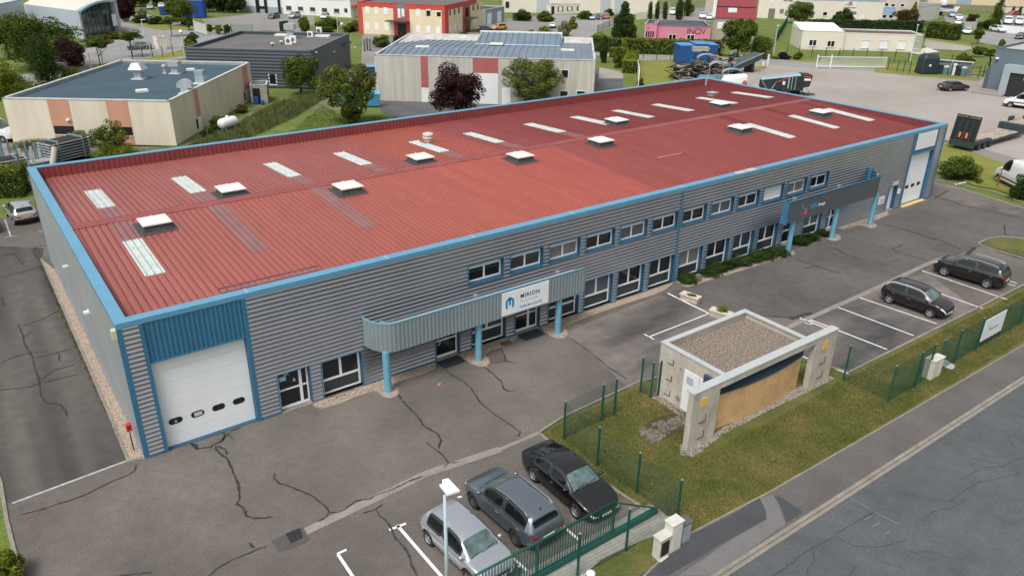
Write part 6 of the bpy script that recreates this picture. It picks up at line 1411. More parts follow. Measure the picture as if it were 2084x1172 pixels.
# its low office front
A=G2(1120,30);B=G2(1208,27); b4=Bld('office_annex','low cream office annex with a row of white windows before the long warehouse',A,B,2.5,2.6,bgP,roofm=bitG,cap=flashM,capw=.15)
for r_ in ((1135,14,1146,24),(1154,14,1165,23),(1174,13,1186,22),(1194,13,1205,21)):
    for o in openings(b4.W[0],[r_]): b4.panel(0,o,glassB,'window',.05); b4.panel(0,((o[0]+o[1])/2-.5,(o[0]+o[1])/2+.5,o[2]+.1,o[3]-.1),whiteM,'blind',.06)
for o in openings(b4.W[0],[(1122,15,1128,29)]): b4.panel(0,(o[0],o[1],0,2.1),M('dark_opening'),'door',.05)
A=G2(1208,27);B=G2(1224,26); b5=Bld('office_annex','dark porch with signboard left of the big conifer',A,B,2.5,2.9,bgP,roofm=bitG); b5.panel(0,(.3,b5.W[0].L,1.6,2.8),M('sign_dark',(.05,.06,.1),.5),'signboard',.06); b5.panel(0,(0,.9,0,1.6),M('dark_opening'),'door',.05)
A=G2(1275,24);B=G2(1338,23); b6=Bld('office_annex','low cream annex with dark windows right of the big conifer',A,B,3,3.2,bgP,roofm=bitG,cap=flashM,capw=.15)
for r_ in ((1291,11,1301,18),(1308,10,1320,17)):
    for o in openings(b6.W[0],[r_]): b6.panel(0,o,glassM,'window',.05)
mb=MB(); A_=Vector(G2(1296,41));B_=Vector(G2(1316,40)); Ww=Wall(A_,B_); Ww.box(mb,0,Ww.L,0,1.9,-.2,0); tag(mb.build('garden_wall',bgP),'low cream wall between the conifer and the cypresses','wall')
# ---- pink building
A=G2(1334,90);B=G2(1443,93); hh=HT(A,53); b=Bld('pink_building','pink single-storey building lettered INOV behind the long hedge',A,B,12,hh,pinkM,roofm=M('felt_blue_dark',(.06,.085,.1),.9,noise=(.3,.1)),roofz=hh-.3,cap=M('cap_pinkish',(.3,.28,.3),.6),capw=.25)
W0=b.W[0]
for r_,k in (((1361,71,1375,86),2),((1398,72,1412,86),2)):
    for o in openings(W0,[r_]): (b.panel(0,(o[0]-.08,o[1]+.08,o[2]-.08,o[3]+.08),pvcM,'window_frame',.04),b.panel(0,(o[0],(o[0]+o[1])/2-.06,o[2],o[3]),glassM,'window_pane',.05),b.panel(0,((o[0]+o[1])/2+.06,o[1],o[2],o[3]),glassM,'window_pane',.05))
u,z=W0.uz(1397,70); text('lettering','INOV',1.75,W0.T(u,z,.03),M('lettering_plum',(.06,.03,.06),.5),b.t,sx=.95,space=.95)
s_=MB(); W0.box(s_,-.1,W0.L+.1,hh,hh+.12,-.3,.08); s_.build('fascia',M('cap_grey_dark',(.2,.2,.23),.5),b.t)
A=G2(1311,90);B=G2(1334,91); h2=HT(A,49); bb=Bld('pink_entrance','pink entrance block with dark windows left of the lettered pink building',A,B,9,h2,pinkM,roofm=M('felt_blue_dark'),roofz=h2-.3,cap=M('cap_pinkish'),capw=.25)
for o in openings(bb.W[0],[(1314,64,1332,76)]):
    n_=4; 
    for k in range(n_): a_=o[0]+(o[1]-o[0])*k/n_; bb.panel(0,(a_+.05,a_+(o[1]-o[0])/n_-.15,o[2],o[3]),glassM,'window_pane',.05)
u,z=bb.W[0].uz(1317,60); text('lettering','S.I',.7,bb.W[0].T(u,z,.03),M('lettering_plum'),bb.t)
# ---- red roofed beige house block
A=G2(1446,92);B=G2(1532,96); A=Vector(A);B=Vector(B); hh=HT(A,36); b=Bld('beige_building','beige building with sloping dark red roof beside the pink building',A,B,20,hh,M('render_taupe',(.36,.31,.26),.9,noise=(.3,.05)),roof=False)
W0=b.W[0]; L=W0.L
def rp(u,v,z): q=W0.A+W0.u*u-W0.n*v; return (q.x,q.y,z)
mb=MB(); mb.quad(rp(0,-.2,hh+.02),rp(L,-.2,hh+.02),rp(L,20,hh+3.6),rp(0,20,hh+3.6)); mb.build('roof',redR,b.t)
mb=MB(); mb.quad(rp(L,0,hh-.02),rp(L,20,hh-.02),rp(L,20,hh+3.6)); mb.quad(rp(0,20,hh-.02),rp(0,0,hh-.02),rp(0,20,hh+3.6)); mb.quad(rp(L,20,hh-.02),rp(0,20,hh-.02),rp(0,20,hh+3.6),rp(L,20,hh+3.6)); mb.build('gable',bgP,b.t)
mb=MB(); mb.hexa([rp(-.4,-.2,hh-.1),rp(.3,-.2,hh-.1),rp(.3,20,hh+3.5),rp(-.4,20,hh+3.5),rp(-.4,-.2,hh+.25),rp(.3,-.2,hh+.25),rp(.3,20,hh+3.85),rp(-.4,20,hh+3.85)]); mb.build('verge_trim',flashM,b.t)
mb=MB(); mb.box(-.02,0,0,0,0,0); c=[rp(0,7.9,hh+1.46),rp(L,7.9,hh+1.46),rp(L,8.3,hh+1.53),rp(0,8.3,hh+1.53)]; mb=MB(); mb.hexa(c+[(p[0],p[1],p[2]+.15) for p in c]); mb.build('roof_step',M('dark_opening'),b.t)
c=[rp(2.8,4,hh+.75),rp(4.6,4,hh+.75),rp(4.6,7,hh+1.3),rp(2.8,7,hh+1.3)]; mb=MB(); mb.hexa(c+[(p[0],p[1],p[2]+.15) for p in c]); mb.build('roof_window',flashM,b.t)
for o in openings(W0,[(1461,47,1482,58)]): b.panel(0,(o[0]-.15,o[1]+.15,o[2]-.15,o[3]+.15),bgP,'window_surround',.05); b.panel(0,o,whiteM,'shutter',.08)
# ================================================================ UPPER RIGHT, LEFT EDGE, VEHICLES, TREES
def glyphs(wall,par,u,z,n,h,d,mat,seed=1,vertical=False,w_=None):
    """row of letter-like strokes, for lettering too small to read in the photograph"""
    rnd=random.Random(seed); mb=MB(); w_=w_ or h*.62
    for i in range(n):
        uu,zz=(u+i*w_*1.25,z) if not vertical else (u,z-i*h*1.2); s=h*.16
        wall.box(mb,uu,uu+s,zz,zz+h,0,d)
        k=rnd.randint(0,3)
        if k!=1: wall.box(mb,uu+s,uu+w_,zz+h-s,zz+h,0,d)
        if k!=2: wall.box(mb,uu+s,uu+w_,zz+h*.42,zz+h*.42+s,0,d)
        if k!=3: wall.box(mb,uu+w_-s,uu+w_,zz,zz+h*.42,0,d)
        if k==0: wall.box(mb,uu+s,uu+w_-s,zz,zz+s,0,d)
    return mb.build('lettering',mat,par)
def wins(b,i,rects,mt=None,frame=True,nm='window_pane',two=True):
    for o in openings(b.W[i],rects):
        if frame: 
            fr=b.panel(i,(o[0]-.1,o[1]+.1,o[2]-.1,o[3]+.08),pvcM,'window_frame',.04)
        um=(o[0]+o[1])/2
        if two: b.panel(i,(o[0],um-.06,o[2],o[3]),mt or glassM,nm,.06); b.panel(i,(um+.06,o[1],o[2],o[3]),mt or glassM,nm,.06)
        else: b.panel(i,o,mt or glassM,nm,.06)
        b.panel(i,(o[0]-.2,o[1]+.2,o[2]-.22,o[2]-.1),flashM,'sill',.12)
def shut(b,i,rects):
    for o in openings(b.W[i],rects): b.panel(i,o,whiteM,'shutter',.03); b.panel(i,(o[0]-.1,o[1]+.1,o[3],o[3]+.15),flashM,'shutter_box',.08); b.panel(i,(o[0]-.2,o[1]+.2,o[2]-.15,o[2]),flashM,'sill',.12)
# banner glyphs
# ---- small white building across the street
A=Vector(G2(1628,101)); E=Vector(G2(1872,107.6)); u=(E-A).normalized(); hW=HT(A,63.5)
def onA(px,py): 
    w_=Wall(A,E); return A+u*w_.uz(px,py)[0]
P1=onA(1716,90); P2=onA(1743,90)
nn=Vector((u.y,-u.x))
b=Bld('clinic_building','left block with white roof of the small beige building across the street',A,P1,9,hW,bgP,roofm=wallW,roofz=hW-.1,cap=wallW,capw=.35,roof=True); wins(b,0,[(1647,82,1661,93),(1684,84,1698,95)])
mb=MB(); q=[A-nn*1.0,P1-nn*1.0,P1-nn*9,A-nn*9]; mb.hexa([(*p,hW) for p in q]+[(*(q[0]+nn*.0),hW+.05),(*q[1],hW+.05),(*(q[2]),hW+.9),(*(q[3]),hW+.9)]); mb.build('sloping_roof',wallW,b.t)
b=Bld('clinic_building','right block of the small beige building, with brown flat roof and closed shutters',P1-nn*.8,E,8,hW-.3,bgP,roofm=M('roof_brown',(.11,.07,.06),.9),roofz=hW-.45,cap=wallW,capw=.3)
wA=b.W[0]; shut(b,0,[(1754,83,1768,98),(1791,84,1806,99),(1827,84,1842,100)]); 
u0=wA.uz(1860,85)[0]; b.panel(0,(u0,wA.L,0,hW-.32),M('render_sage',(.34,.36,.29),.9),'sage_panel',.04); shut(b,0,[(1861,85,1869,99)])
u0=b.W[1].L; b.panel(1,(1.2,u0,0,hW-.32),M('render_terracotta',(.47,.25,.17),.9),'terracotta_panel',.05); b.panel(1,(0,1.2,0,hW-.32),M('render_sage'),'sage_panel',.05); b.panel(1,(1.0,2.6,.1,2.3),M('dark_opening'),'entrance',.07); glyphs(b.W[1],b.t,1.4,hW-1.15,6,.42,.09,wallW,3)
# ---- buildings along the top right
A=G2(1603,40);B=G2(1795,45); hh=HT(B,5); b=Bld('trade_building','long cream trade building with blue-grey roof and small signboard at the top right',A,B,16,hh,bgP,roofm=metR,roofz=hh-.1,cap=flashM,capw=.2,caph=.05)
o=openings(b.W[0],[(1718,4,1743,16)])[0]; b.panel(0,o,wallW,'signboard',.1); glyphs(b.W[0],b.t,o[0]+.3,(o[2]+o[3])/2-.3,5,.55,.13,M('lettering_plum'),5); um=(o[0]+o[1])/2; s_=MB(); s_.quad(b.W[0].P(um-.6,o[3],.13),b.W[0].P(um,o[3]-.9,.13),b.W[0].P(um+.6,o[3],.13)); s_.build('red_emblem',M('lettering_red'),b.t); b.panel(0,(o[0],o[1],o[2]-.1,o[2]+.08),M('lettering_red'),'red_stripe',.13)
wins(b,0,[(1675,25,1683,32)],two=False); 
for o in openings(b.W[0],[(1725,18,1742,42),(1750,30,1758,44)]): b.panel(0,(o[0],o[1],0,o[3]),wallW,'door',.05)
for o in openings(b.W[0],[(1700,25,1704,40)]): b.panel(0,(o[0],o[0]+1.2,0,o[3]),M('dark_opening'),'doorway',.05)
A2=G2(1795,45);B2=G2(1862,47); h2=HT(A2,-1); b=Bld('trade_building','two-storey grey front with light blue panels, right of the signboard building',A2,B2,14,h2,bgW,roofm=metR,cap=flashM,capw=.2)
wins(b,0,[(1801,7,1808,13),(1814,9,1821,14),(1833,9,1840,14),(1796,31,1804,37),(1809,31,1817,37)],two=False,frame=True)
for o in openings(b.W[0],[(1797,16,1822,30)]): b.panel(0,o,M('panel_light_blue',(.28,.42,.58),.7),'blue_panel',.05)
A3=G2(1862,47);B3=G2(1909,39); h3=HT(B3,8); b=Bld('trade_building','grey gabled workshop with tall pale sliding door at the top right',A3,B3,22,h3,bgW,roofm=metR,roofz=h3,cap=flashM,capw=.2)
for o in openings(b.W[0],[(1872,17,1903,42)]): b.panel(0,(o[0],o[1],0,o[3]),M('door_pale',(.6,.61,.6),.6),'sliding_door',.06)
A=G2(1450,32);B=G2(1502,33); b=Bld('cream_building','cream building with wide white roller shutter behind the dark red roof',A,B,12,9,bgP,roofm=bitG); 
for o in openings(b.W[0],[(1467,2,1490,26)]): b.panel(0,(o[0],o[1],0,o[3]),wallW,'roller_shutter',.06)
A=G2(1540,37);B=G2(1603,40); b=Bld('cream_building','cream building with small recessed entrance right of the dark red roof',A,B,12,9,bgP,roofm=bitG); 
for o in openings(b.W[0],[(1564,18,1577,34)]): b.panel(0,(o[0],o[1],0,o[3]),M('taupe_door',(.2,.17,.14),.7),'entrance',.06)
for o in openings(b.W[0],[(1568,-2,1577,7)]): b.panel(0,o,wallW,'shutter',.06)
for o in openings(b.W[0],[(1587,19,1595,28)]): b.panel(0,o,M('blue_grey_panel'),'window',.06)
glyphs(b.W[0],b.t,b.W[0].uz(1595,3)[0],b.W[0].uz(1595,3)[1],5,.6,.1,M('lettering_plum'),8)
A=G2(1888,7);B=G2(2120,16); b=Bld('long_warehouse','long cream warehouse with blue-grey doors at the top right corner',A,B,20,8,M('render_warm',(.62,.52,.37),.9,noise=(.3,.05)),roofm=bitG)
for o in openings(b.W[0],[(1947,-4,1977,9)]): b.panel(0,(o[0],o[1],0,o[3]),M('roller_blue_grey',(.28,.36,.42),.6),'roller_door',.06)
def lowwall(label,pts,h,mat,w_=.2):
    mb=MB(); strip_along(mb,PXS(*pts),w_,-.05,h); return tag(mb.build('garden_wall',mat),label,'wall')
lowwall('grey retaining wall below the warehouse at the top right corner',[(2035,26),(2100,29)],1.6,bgW); lowwall('pale retaining wall under the two white vans',[(2034,66),(2086,71)],1.7,wallW,.5); lowwall('grey wall between the brown bush and the white estate car',[(1958,62),(1985,60)],1.6,bgW)
sheet('van_platform',PXS((2034,64),(2086,69),(2086,44),(2030,42)),1.55,yardF)
# ---- dark grey building on the right edge
A=Vector(G2(2004,188));B0=Vector(G2(2036,192.5)); u=(B0-A).normalized(); B=A+u*22; hh=HT(A,98); b=Bld('grey_hall','blue-grey clad hall with black portal and white upright lettering at the right edge',A,B,18,hh,M('hall_grey',(.125,.165,.195),.55,noise=(.3,.06)),roofm=M('roof_pale',(.42,.42,.4),.8),roofz=hh-.2,cap=M('cap_dark'),capw=.2,corr=None)
W0=b.W[0]; ua=W0.uz(2036,192)[0]; hp=W0.uz(2052,130)[1]; Pf=1.6
mb=MB(); W0.box(mb,ua,ua+1.0,0,hp,0,Pf); W0.box(mb,ua+4.2,ua+5.0,0,hp,0,Pf); W0.box(mb,ua+1.0,ua+4.2,hp-1.0,hp,0,Pf); mb.build('portal',M('portal_grey',(.32,.38,.41),.5,noise=(.3,.05)),b.t)
mb=MB(); W0.box(mb,ua+1.0,ua+4.2,0,hp-1,0,Pf-.2); mb.build('black_panel',blackM,b.t)
s=MB(); W0.box(s,ua+2.9,ua+3.9,2.6,3.5,Pf-.2,Pf-.15); s.build('white_emblem',wallW,b.t); Wt=W0
s=MB()
for k in range(7): zz=3.75+k*.52; W0.box(s,ua+3.1,ua+3.8,zz,zz+.42,Pf-.2,Pf-.16)
s.build('lettering',wallW,b.t)
s=MB()
for k in range(7): zz=3.75+k*.52; W0.box(s,ua+3.3,ua+3.6,zz+.1+.1*(k%2),zz+.22+.1*(k%2),Pf-.165,Pf-.155)
s.build('lettering_gap',blackM,b.t); s=MB(); W0.box(s,ua+3.15,ua+3.6,2.85,3.25,Pf-.15,Pf-.145); s.build('emblem_core',M('lettering_plum'),b.t)
mb=MB(); W0.box(mb,ua+5.0,ua+12,0,hp-1.2,0,Pf-.3); mb.build('dark_front',M('navy_front',(.02,.025,.06),.4),b.t)
mb=MB(); W0.box(mb,-.6,-.05,0,3.6,-1.5,-.2); mb.build('side_box',M('side_grey',(.08,.1,.12),.6),b.t)
mb=MB(); W0.box(mb,-1.0,ua+1,.0,.35,1.2,2.6); W0.box(mb,-.4,ua+1,.35,.6,.3,1.4); mb.build('entrance_step',M('step_wood',(.3,.27,.24),.8),b.t)
u_,z_=W0.uz(2028,120); mb=MB(); W0.box(mb,u_,u_+.4,z_,z_+.2,0,.4); mb.build('wall_lamp',whiteM,b.t)
# ---- far left buildings
A=Vector(G2(60,62));B=Vector(G2(172,80)); C=Vector(G2(243,62)); hL=HT(B,23); hR=HT(C,3)
u=(C-B).normalized(); t=thing('curved_hall','large hall with pale curved roof and tall glass front, far left','building',(*B,0))
Wg=Wall(B,C); Wl=Wall(A,B); L=Wg.L; back=Wl.L
def prof(s): return hL*.55+(max(hL,hR)*1.0-hL*.55)*math.sin(min(1,s*2.2+.28)*PI/2)
hL_=hL;N=14
def arcz(s_): return hL+(hR-hL)*math.sin(s_*PI/2)**.8+ .6*math.sin(s_*PI)
mb=MB()
for k in range(N):
    s0,s1=k/N,(k+1)/N; a0,a1=Wg.P(L*s0,arcz(s0),0),Wg.P(L*s1,arcz(s1),0)
    d=Wl.u*(-back); mb.quad((a0[0],a0[1],a0[2]),(a1[0],a1[1],a1[2]),(a1[0]+d.x,a1[1]+d.y,a1[2]),(a0[0]+d.x,a0[1]+d.y,a0[2]))
mb.build('roof',M('roof_cream',(.62,.6,.52),.7,noise=(.2,.06)),t)
mb=MB()
for k in range(N):
    s0,s1=k/N,(k+1)/N
    mb.hexa([Wg.P(L*s0,arcz(s0)-.3,.4),Wg.P(L*s1,arcz(s1)-.3,.4),Wg.P(L*s1,arcz(s1)-.3,-.2),Wg.P(L*s0,arcz(s0)-.3,-.2),Wg.P(L*s0,arcz(s0)+.1,.4),Wg.P(L*s1,arcz(s1)+.1,.4),Wg.P(L*s1,arcz(s1)+.1,-.2),Wg.P(L*s0,arcz(s0)+.1,-.2)])
mb.build('roof_edge',M('edge_teal',(.3,.45,.5),.5),t)
mb=MB(); Wl.flat(mb,0,Wl.L,0,hL); mb.build('wall',M('wall_pale_blue',(.42,.48,.53),.6,noise=(.3,.05)),t)
mb=MB()
for k in range(N):
    s0,s1=k/N,(k+1)/N; mb.quad(Wg.P(L*s0,0,-.5),Wg.P(L*s1,0,-.5),Wg.P(L*s1,arcz(s1),-.5),Wg.P(L*s0,arcz(s0),-.5))
mb.build('glass_front',M('facade_glass',(.03,.05,.055),.08,spec=1.0,noise=(.5,.7)),t)
mb=MB()
for k in range(1,9): Wg.box(mb,L*k/9-.05,L*k/9+.05,0,arcz(k/9)-.3,-.5,-.4)
for z in (2.5,4.5): Wg.box(mb,0,L,z,z+.1,-.5,-.42)
mb.build('mullion',M('mullion_grey',(.12,.16,.18),.5),t)
mb=MB(); Wg.box(mb,-.5,.3,0,hL,-.6,.2); mb.build('end_wall',M('wall_pale_blue'),t); mb=MB(); Wg.box(mb,L-.9,L+.3,0,hR+.2,-1,.4); mb.build('end_wall',M('wall_pale_blue'),t)
mb=MB(); Wg.box(mb,L*.78,L*.9,1.2,3.6,.5,.6); mb.build('white_sign',wallW,t)
A=G2(-120,120);B=G2(60,66); b=Bld('long_warehouse','long low warehouse with pale striped roof at the top left corner',A,B,60,6.5,M('wall_pale_blue'),roofm=M('roof_light',(.55,.55,.52),.7,noise=(.15,.08)),roofz=6.5,cap=M('edge_blue',(.12,.25,.42),.5),capw=.3,caph=.1)
# white office and dock building at the top
A=G2(577,29);B=G2(715,36.5); b=Bld('white_office','white office building with six dark windows at the top',A,B,18,HT(B,3),wallW,roofm=bitG,roofz=None,cap=flashM,capw=.3)
wins(b,0,[rpx((480,0),7.81,r_) for r_ in ((802,100,884,165),(990,112,1070,172),(1180,122,1260,182),(1370,135,1450,195),(1562,145,1645,205))],M('glass_green',(.03,.07,.065),.1),False,'window',False)
for o in openings(b.W[0],[rpx((480,0),7.81,(1725,138,1775,205))]): b.panel(0,o,M('glass_green'),'window',.06)
A=G2(714,36.5);B=G2(735,33); b=Bld('white_office','white entrance wing with small red porch left of the red office building',A,B,10,4.5,wallW,roofm=bitG); b.panel(0,(.4,b.W[0].L-.5,2.6,3.0),M('porch_red',(.45,.06,.05),.6),'porch',1.2); b.panel(0,(.8,2.2,0,2.2),M('dark_opening'),'door',.05)
A=G2(487,24);B=G2(577,29); b=Bld('dock_building','white warehouse end with three dark-framed loading docks at the top',A,B,20,9,M('dock_white',(.66,.7,.71),.7),roofm=bitG)
b.panel(0,(0,b.W[0].L,0,1.6),M('dock_grey',(.3,.34,.35),.8),'plinth',.05)
for r_ in ((330,0,375,190),(465,0,500,190),(680,0,710,190)):
    for o in openings(b.W[0],[rpx((480,0),7.81,r_)]): b.panel(0,(o[0],o[1],0,8.9),M('dark_opening'),'dock_frame',.4)
for o in openings(b.W[0],[rpx((480,0),7.81,(375,100,465,180))]): b.panel(0,(o[0],o[1],1.0,1.7),M('dark_opening'),'dock_bumper',.1)
# pale hut
A=G2(323,101.5);B=G2(340.5,100); C=G2(361,98); hh=HT(B,76); b=Bld('transformer_hut','small cream hut with narrow door beside the street, upper left',A,B,Wall(B,C).L,hh,bgP,roofm=bgW,cap=bgP,capw=.15,caph=.05); Wd=Wall(B,C); mb=MB(); Wd.box(mb,Wd.L*.3,Wd.L*.55,.0,2.1,0,.06); mb.build('door',bgW,b.t)
# ---- street furniture
def lamp(label,base,top,arm=(-1,0),ball=False,name='street_lamp',mt=None,h=None):
    xy=G2(*base); h=h or HT(xy,top); t=thing(name,label,'street lamp',(*xy,0)); mt=mt or M('lamp_pale',(.55,.58,.57),.5); mb=MB(); mb.tube([(*xy,0),(*xy,h)],.09,8,r2=.06); mb.build('pole',mt,t)
    mb=MB()
    if ball: mb.lathe([(0,h-.1),(.25,h),(.36,h+.25),(.25,h+.5),(0,h+.6)],(*xy,0),12)
    else: ax,ay=arm; mb.hexa([(xy[0]-.1,xy[1]-.15,h-.05),(xy[0]+ax*.9+.1,xy[1]+ay*.9-.15,h-.02),(xy[0]+ax*.9+.1,xy[1]+ay*.9+.15,h-.02),(xy[0]-.1,xy[1]+.15,h-.05),(xy[0]-.1,xy[1]-.15,h+.08),(xy[0]+ax*.9+.1,xy[1]+ay*.9-.15,h+.1),(xy[0]+ax*.9+.1,xy[1]+ay*.9+.15,h+.1),(xy[0]-.1,xy[1]+.15,h+.08)])
    mb.build('lamp_globe' if ball else 'lamp_head',whiteM,t); return t
lamp('white street lamp by the big green tree at the left edge',(10,113),80,(.8,0)); lamp('white street lamp between the small street trees, upper left',(293,72),41,(.8,0)); lamp('white lamp post behind the white panel gate, top left',(396,52),22,(-.5,0)); lamp('pale lamp pole left of the globe lamp, by the white office',(688,68),32,(0,0),False); lamp('globe lamp on dark post left of the red office building',(697,70),52,ball=True,mt=M('lamp_dark',(.1,.13,.14),.5)); lamp('dark globe street lamp beside the cream hut',(376,117),68,ball=True)
lamp('thin street lamp in front of the big conifer car park',(1222,58),27,(0,0)); lamp('white flagpole-like lamp before the pink building',(1309,107),48,(0,0)); lamp('street lamp between the dark cypresses',(1361,40),7,(-.5,0)); lamp('pale street lamp on the lawn left of the beige clinic',(1574,112),53,(.5,0)); lamp('tall thin pole before the beige clinic, right end',(1852,125),97,(0,0),h=6.5)
def fence_px(label,pts,h,mat,post=.04,wire=.006,dx=.5,dz=.5,name='mesh_fence',panels=True,z=0): return mesh_fence(label,[G2(*p) for p in pts],h,post=post,wire=wire,dx=dx,dz=dz,mat=mat,name=name,panels=panels)
dkf=M('fence_dark',(.02,.05,.04),.6); whf=M('fence_white',(.6,.62,.6),.6)
fence_px('white-posted wire fence along the car park, upper left',[(186,140),(210,132),(229,121),(249,117),(270,114),(289,111),(306,107),(324,104)],2.4,whf,.07,.01,.6,.4)
fence_px('dark low post fence below the white-posted one, upper left',[(270,121),(291,117),(311,116),(332,116),(353,115),(375,116)],1.8,dkf,.05,.004,.8,.4)
fence_px('green wire fence running between the tall grass and the mown lawn',[(250+200*0+ (x),y) for x,y in ((175,293),(196,289),(222,283),(247,277),(270,268),(292,262),(312,251),(330,243),(347,234),(363,224),(381,214),(399,204))],1.4,M('fence_green_thin',(.03,.12,.08),.6),.04,.005,.22,.25)
fence_px('dark fence beyond the far street, in front of the beige clinic',[(1600,115),(1625,116.5),(1651,118),(1679,120.5),(1706,121.5),(1734,122),(1762,123),(1791,124.5),(1819.5,126),(1847.5,127.5),(1876,129),(1905,131),(1934,134),(1960,136)],2.0,dkf,.05,.006,.35,.5)
fence_px('dark fence at the edge of the pale yard, by the street on the right',[(1806,143),(1825,146),(1838,147),(1850,150),(1878,152),(1990,160),(2000,158)],2.0,dkf,.05,.006,.35,.5)
fence_px('wire fence along the far side of the yellow lawn',[(1296,121),(1309,121),(1336,122),(1364,123),(1380,124)],1.8,dkf,.04,.005,.8,.6)
fence_px('green fence climbing the lawn behind the thin lamp',[(1580,84),(1585,76),(1592,66),(1597,56),(1602,46)],2.0,M('fence_green_dense',(.01,.09,.06),.6),.05,.02,.15,.2)
fence_px('dark fence with grey gate posts left of the blue-grey metal roof',[(742,105),(748,102),(754,104),(790,101),(806,94)],2.2,dkf,.07,.01,.25,.4)
fence_px('low dark fence by the big conifer',[(1216,66),(1240,56),(1258,50)],1.6,dkf,.05,.01,.2,.4)
fence_px('fence on the right lawn strip with one rusty post',[(1990,377),(2026,384),(2062,398)],1.5,M('fence_yellowish',(.2,.18,.05),.7),.015,.004,.12,.1)
p=G2(2030,379); h=HT(p,342); mb=MB(); mb.tube([(*p,0),(*p,h)],.05,8); tag(mb.build('rusty_post',M('rust_red',(.3,.06,.04),.7)),'thin rusty red post in the yellow grass near the right edge','post')
# gates
def bargate(label,P,Q,h,mat,dx,lean=0,name='gate',rails=2,cat='gate',post=True):
    A=Vector(P);B=Vector(Q); Wg=Wall(A,B); t=thing(name,label,cat,(*A,0)); L=Wg.L
    mb=MB(); Wg.box(mb,0,L,.25,.38,-.06,.06); mb.build('bottom_rail',mat,t); mb=MB(); Wg.box(mb,0,L,h-.1,h,-.05,.05); mb.build('top_rail',mat,t)
    if post:
        for u_ in (0,.2*L if lean else L): mb=MB(); Wg.box(mb,u_-.1,u_+.1,0,h+.25,-.1,.1); mb.build('post',mat,t)
    mb=MB(); u_=dx
    while u_<L:
        a=Wg.P(u_,.38,0); c=Wg.P(min(L,u_+lean),h-.1,0); mb.tube([a,c],.04,4); u_+=dx
    o=mb.build('bars',mat,t); o['kind']='stuff' if False else 'part'; del o['kind']; return t
bargate('long white slanted-bar sliding gate at the far side of the pale yard',G2(1661,139),G2(1801,140.5),2.0,wallW,.35,.5)
bargate('white panel gate beside the round hedge bushes, upper left',G2(397,66),G2(421,73),2.3,whf,.2)
bargate('grey sliding gate with white disc in the upper left street',G2(472,69),G2(515,69),1.8,M('gate_grey',(.2,.24,.25),.5),.2)
mb=MB(); Wg=Wall(G2(570,66),G2(587,63)); Wg.box(mb,0,Wg.L,0,2.2,-.05,.05); tag(mb.build('panel_fence',M('panel_green_dark',(.03,.07,.06),.6)),'short dark green panel fence behind the felt roof','fence')
mb=MB(); pts=PXS((1290,130),(1296,140),(1300,160),(1298,185)); strip_along(mb,pts,.12,0,1.6); tag(mb.build('white_tarpaulin_fence',wallW),'narrow white wavy screen between the lawn and the bushes','fence')
for k,(px,py,tp,l) in enumerate(((1562,134,111,'white gate pillar standing at the yard entrance by the street'),(1283,109,102,'white gate pillar by the clipped yellow hedge'),(1266,104,97,'white marker post left of the clipped yellow hedge'))):
    p=G2(px,py); h=HT(p,tp); mb=MB(); mb.box(p[0]-.12,p[0]+.12,p[1]-.12,p[1]+.12,0,h-.1); mb.hexa([(p[0]-.15,p[1]-.15,h-.1),(p[0]+.15,p[1]-.15,h-.1),(p[0]+.15,p[1]+.15,h-.1),(p[0]-.15,p[1]+.15,h-.1),(p[0]-.08,p[1]-.08,h),(p[0]+.08,p[1]-.08,h),(p[0]+.08,p[1]+.08,h),(p[0]-.08,p[1]+.08,h)]); tag(mb.build('gate_pillar',wallW),l,'pillar')
p=G2(1554,133); t=thing('letter_box','white letter box with dark top on the verge by the yard entrance','letter box',(*p,0)); mb=MB(); mb.box(-.2,.2,-.15,.15,0,1.0); mb.build('stand',wallW,t,world=False); mb=MB(); mb.box(-.45,.45,-.2,.2,1.0,1.4); mb.build('box',blackM,t,world=False)
# picnic table
p=G2(43,116); t=thing('picnic_table','wooden picnic table on the grass at the left edge','table',(*p,0),R(20)); wd=M('weathered_wood',(.2,.17,.13),.9)
mb=MB(); mb.box(-1,1,-.4,.4,.72,.77); mb.build('table_top',wd,t,world=False)
for s in(-1,1): mb=MB(); mb.box(-1,1,s*.75-.14,s*.75+.14,.42,.47); mb.build('bench',wd,t,world=False); mb=MB(); mb.box(s*.7-.05,s*.7+.05,-.8,.8,.35,.42); mb.tube([(s*.7,-.7,0),(s*.7,-.25,.72)],.05,4); mb.tube([(s*.7,.7,0),(s*.7,.25,.72)],.05,4); mb.build('leg',wd,t,world=False)
# tank and shelter
p=G2(1884,150); t=thing('bottle_tank','dark green plastic storage tank with rounded top by the street','tank',(*p,0),R(-35)); dm=M('tank_dark',(.015,.035,.04),.5)
mb=MB(); mb.hexa([(-1.6,-1.2,0),(1.6,-1.2,0),(1.6,1.2,0),(-1.6,1.2,0),(-1.4,-1.1,2.6),(1.4,-1.1,2.6),(1.4,1.1,2.6),(-1.4,1.1,2.6)]); mb.hexa([(-1.4,-1.1,2.6),(1.4,-1.1,2.6),(1.4,1.1,2.6),(-1.4,1.1,2.6),(-1.0,-.8,3.3),(1.0,-.8,3.3),(1.0,.8,3.3),(-1.0,.8,3.3)]); mb.build('body',dm,t,world=False,bevel=.25)
mb=MB(); mb.lathe([(.22,0),(.22,.02),(0,.02)],n=12,T=Matrix.Translation((-.2,-1.19,1.5))@Matrix.Rotation(PI/2,4,'X')); mb.build('round_label',wallW,t,world=False)
A=Vector(G2(1893,151));B=Vector(G2(1973,158.5)); Wsh=Wall(A,B); t=thing('shelter','open grey shelter with bins inside, beside the dark tank','shelter',(*A,0)); gs=M('shelter_grey',(.22,.26,.27),.7,noise=(.5,.08)); hS=HT(A,124.5)
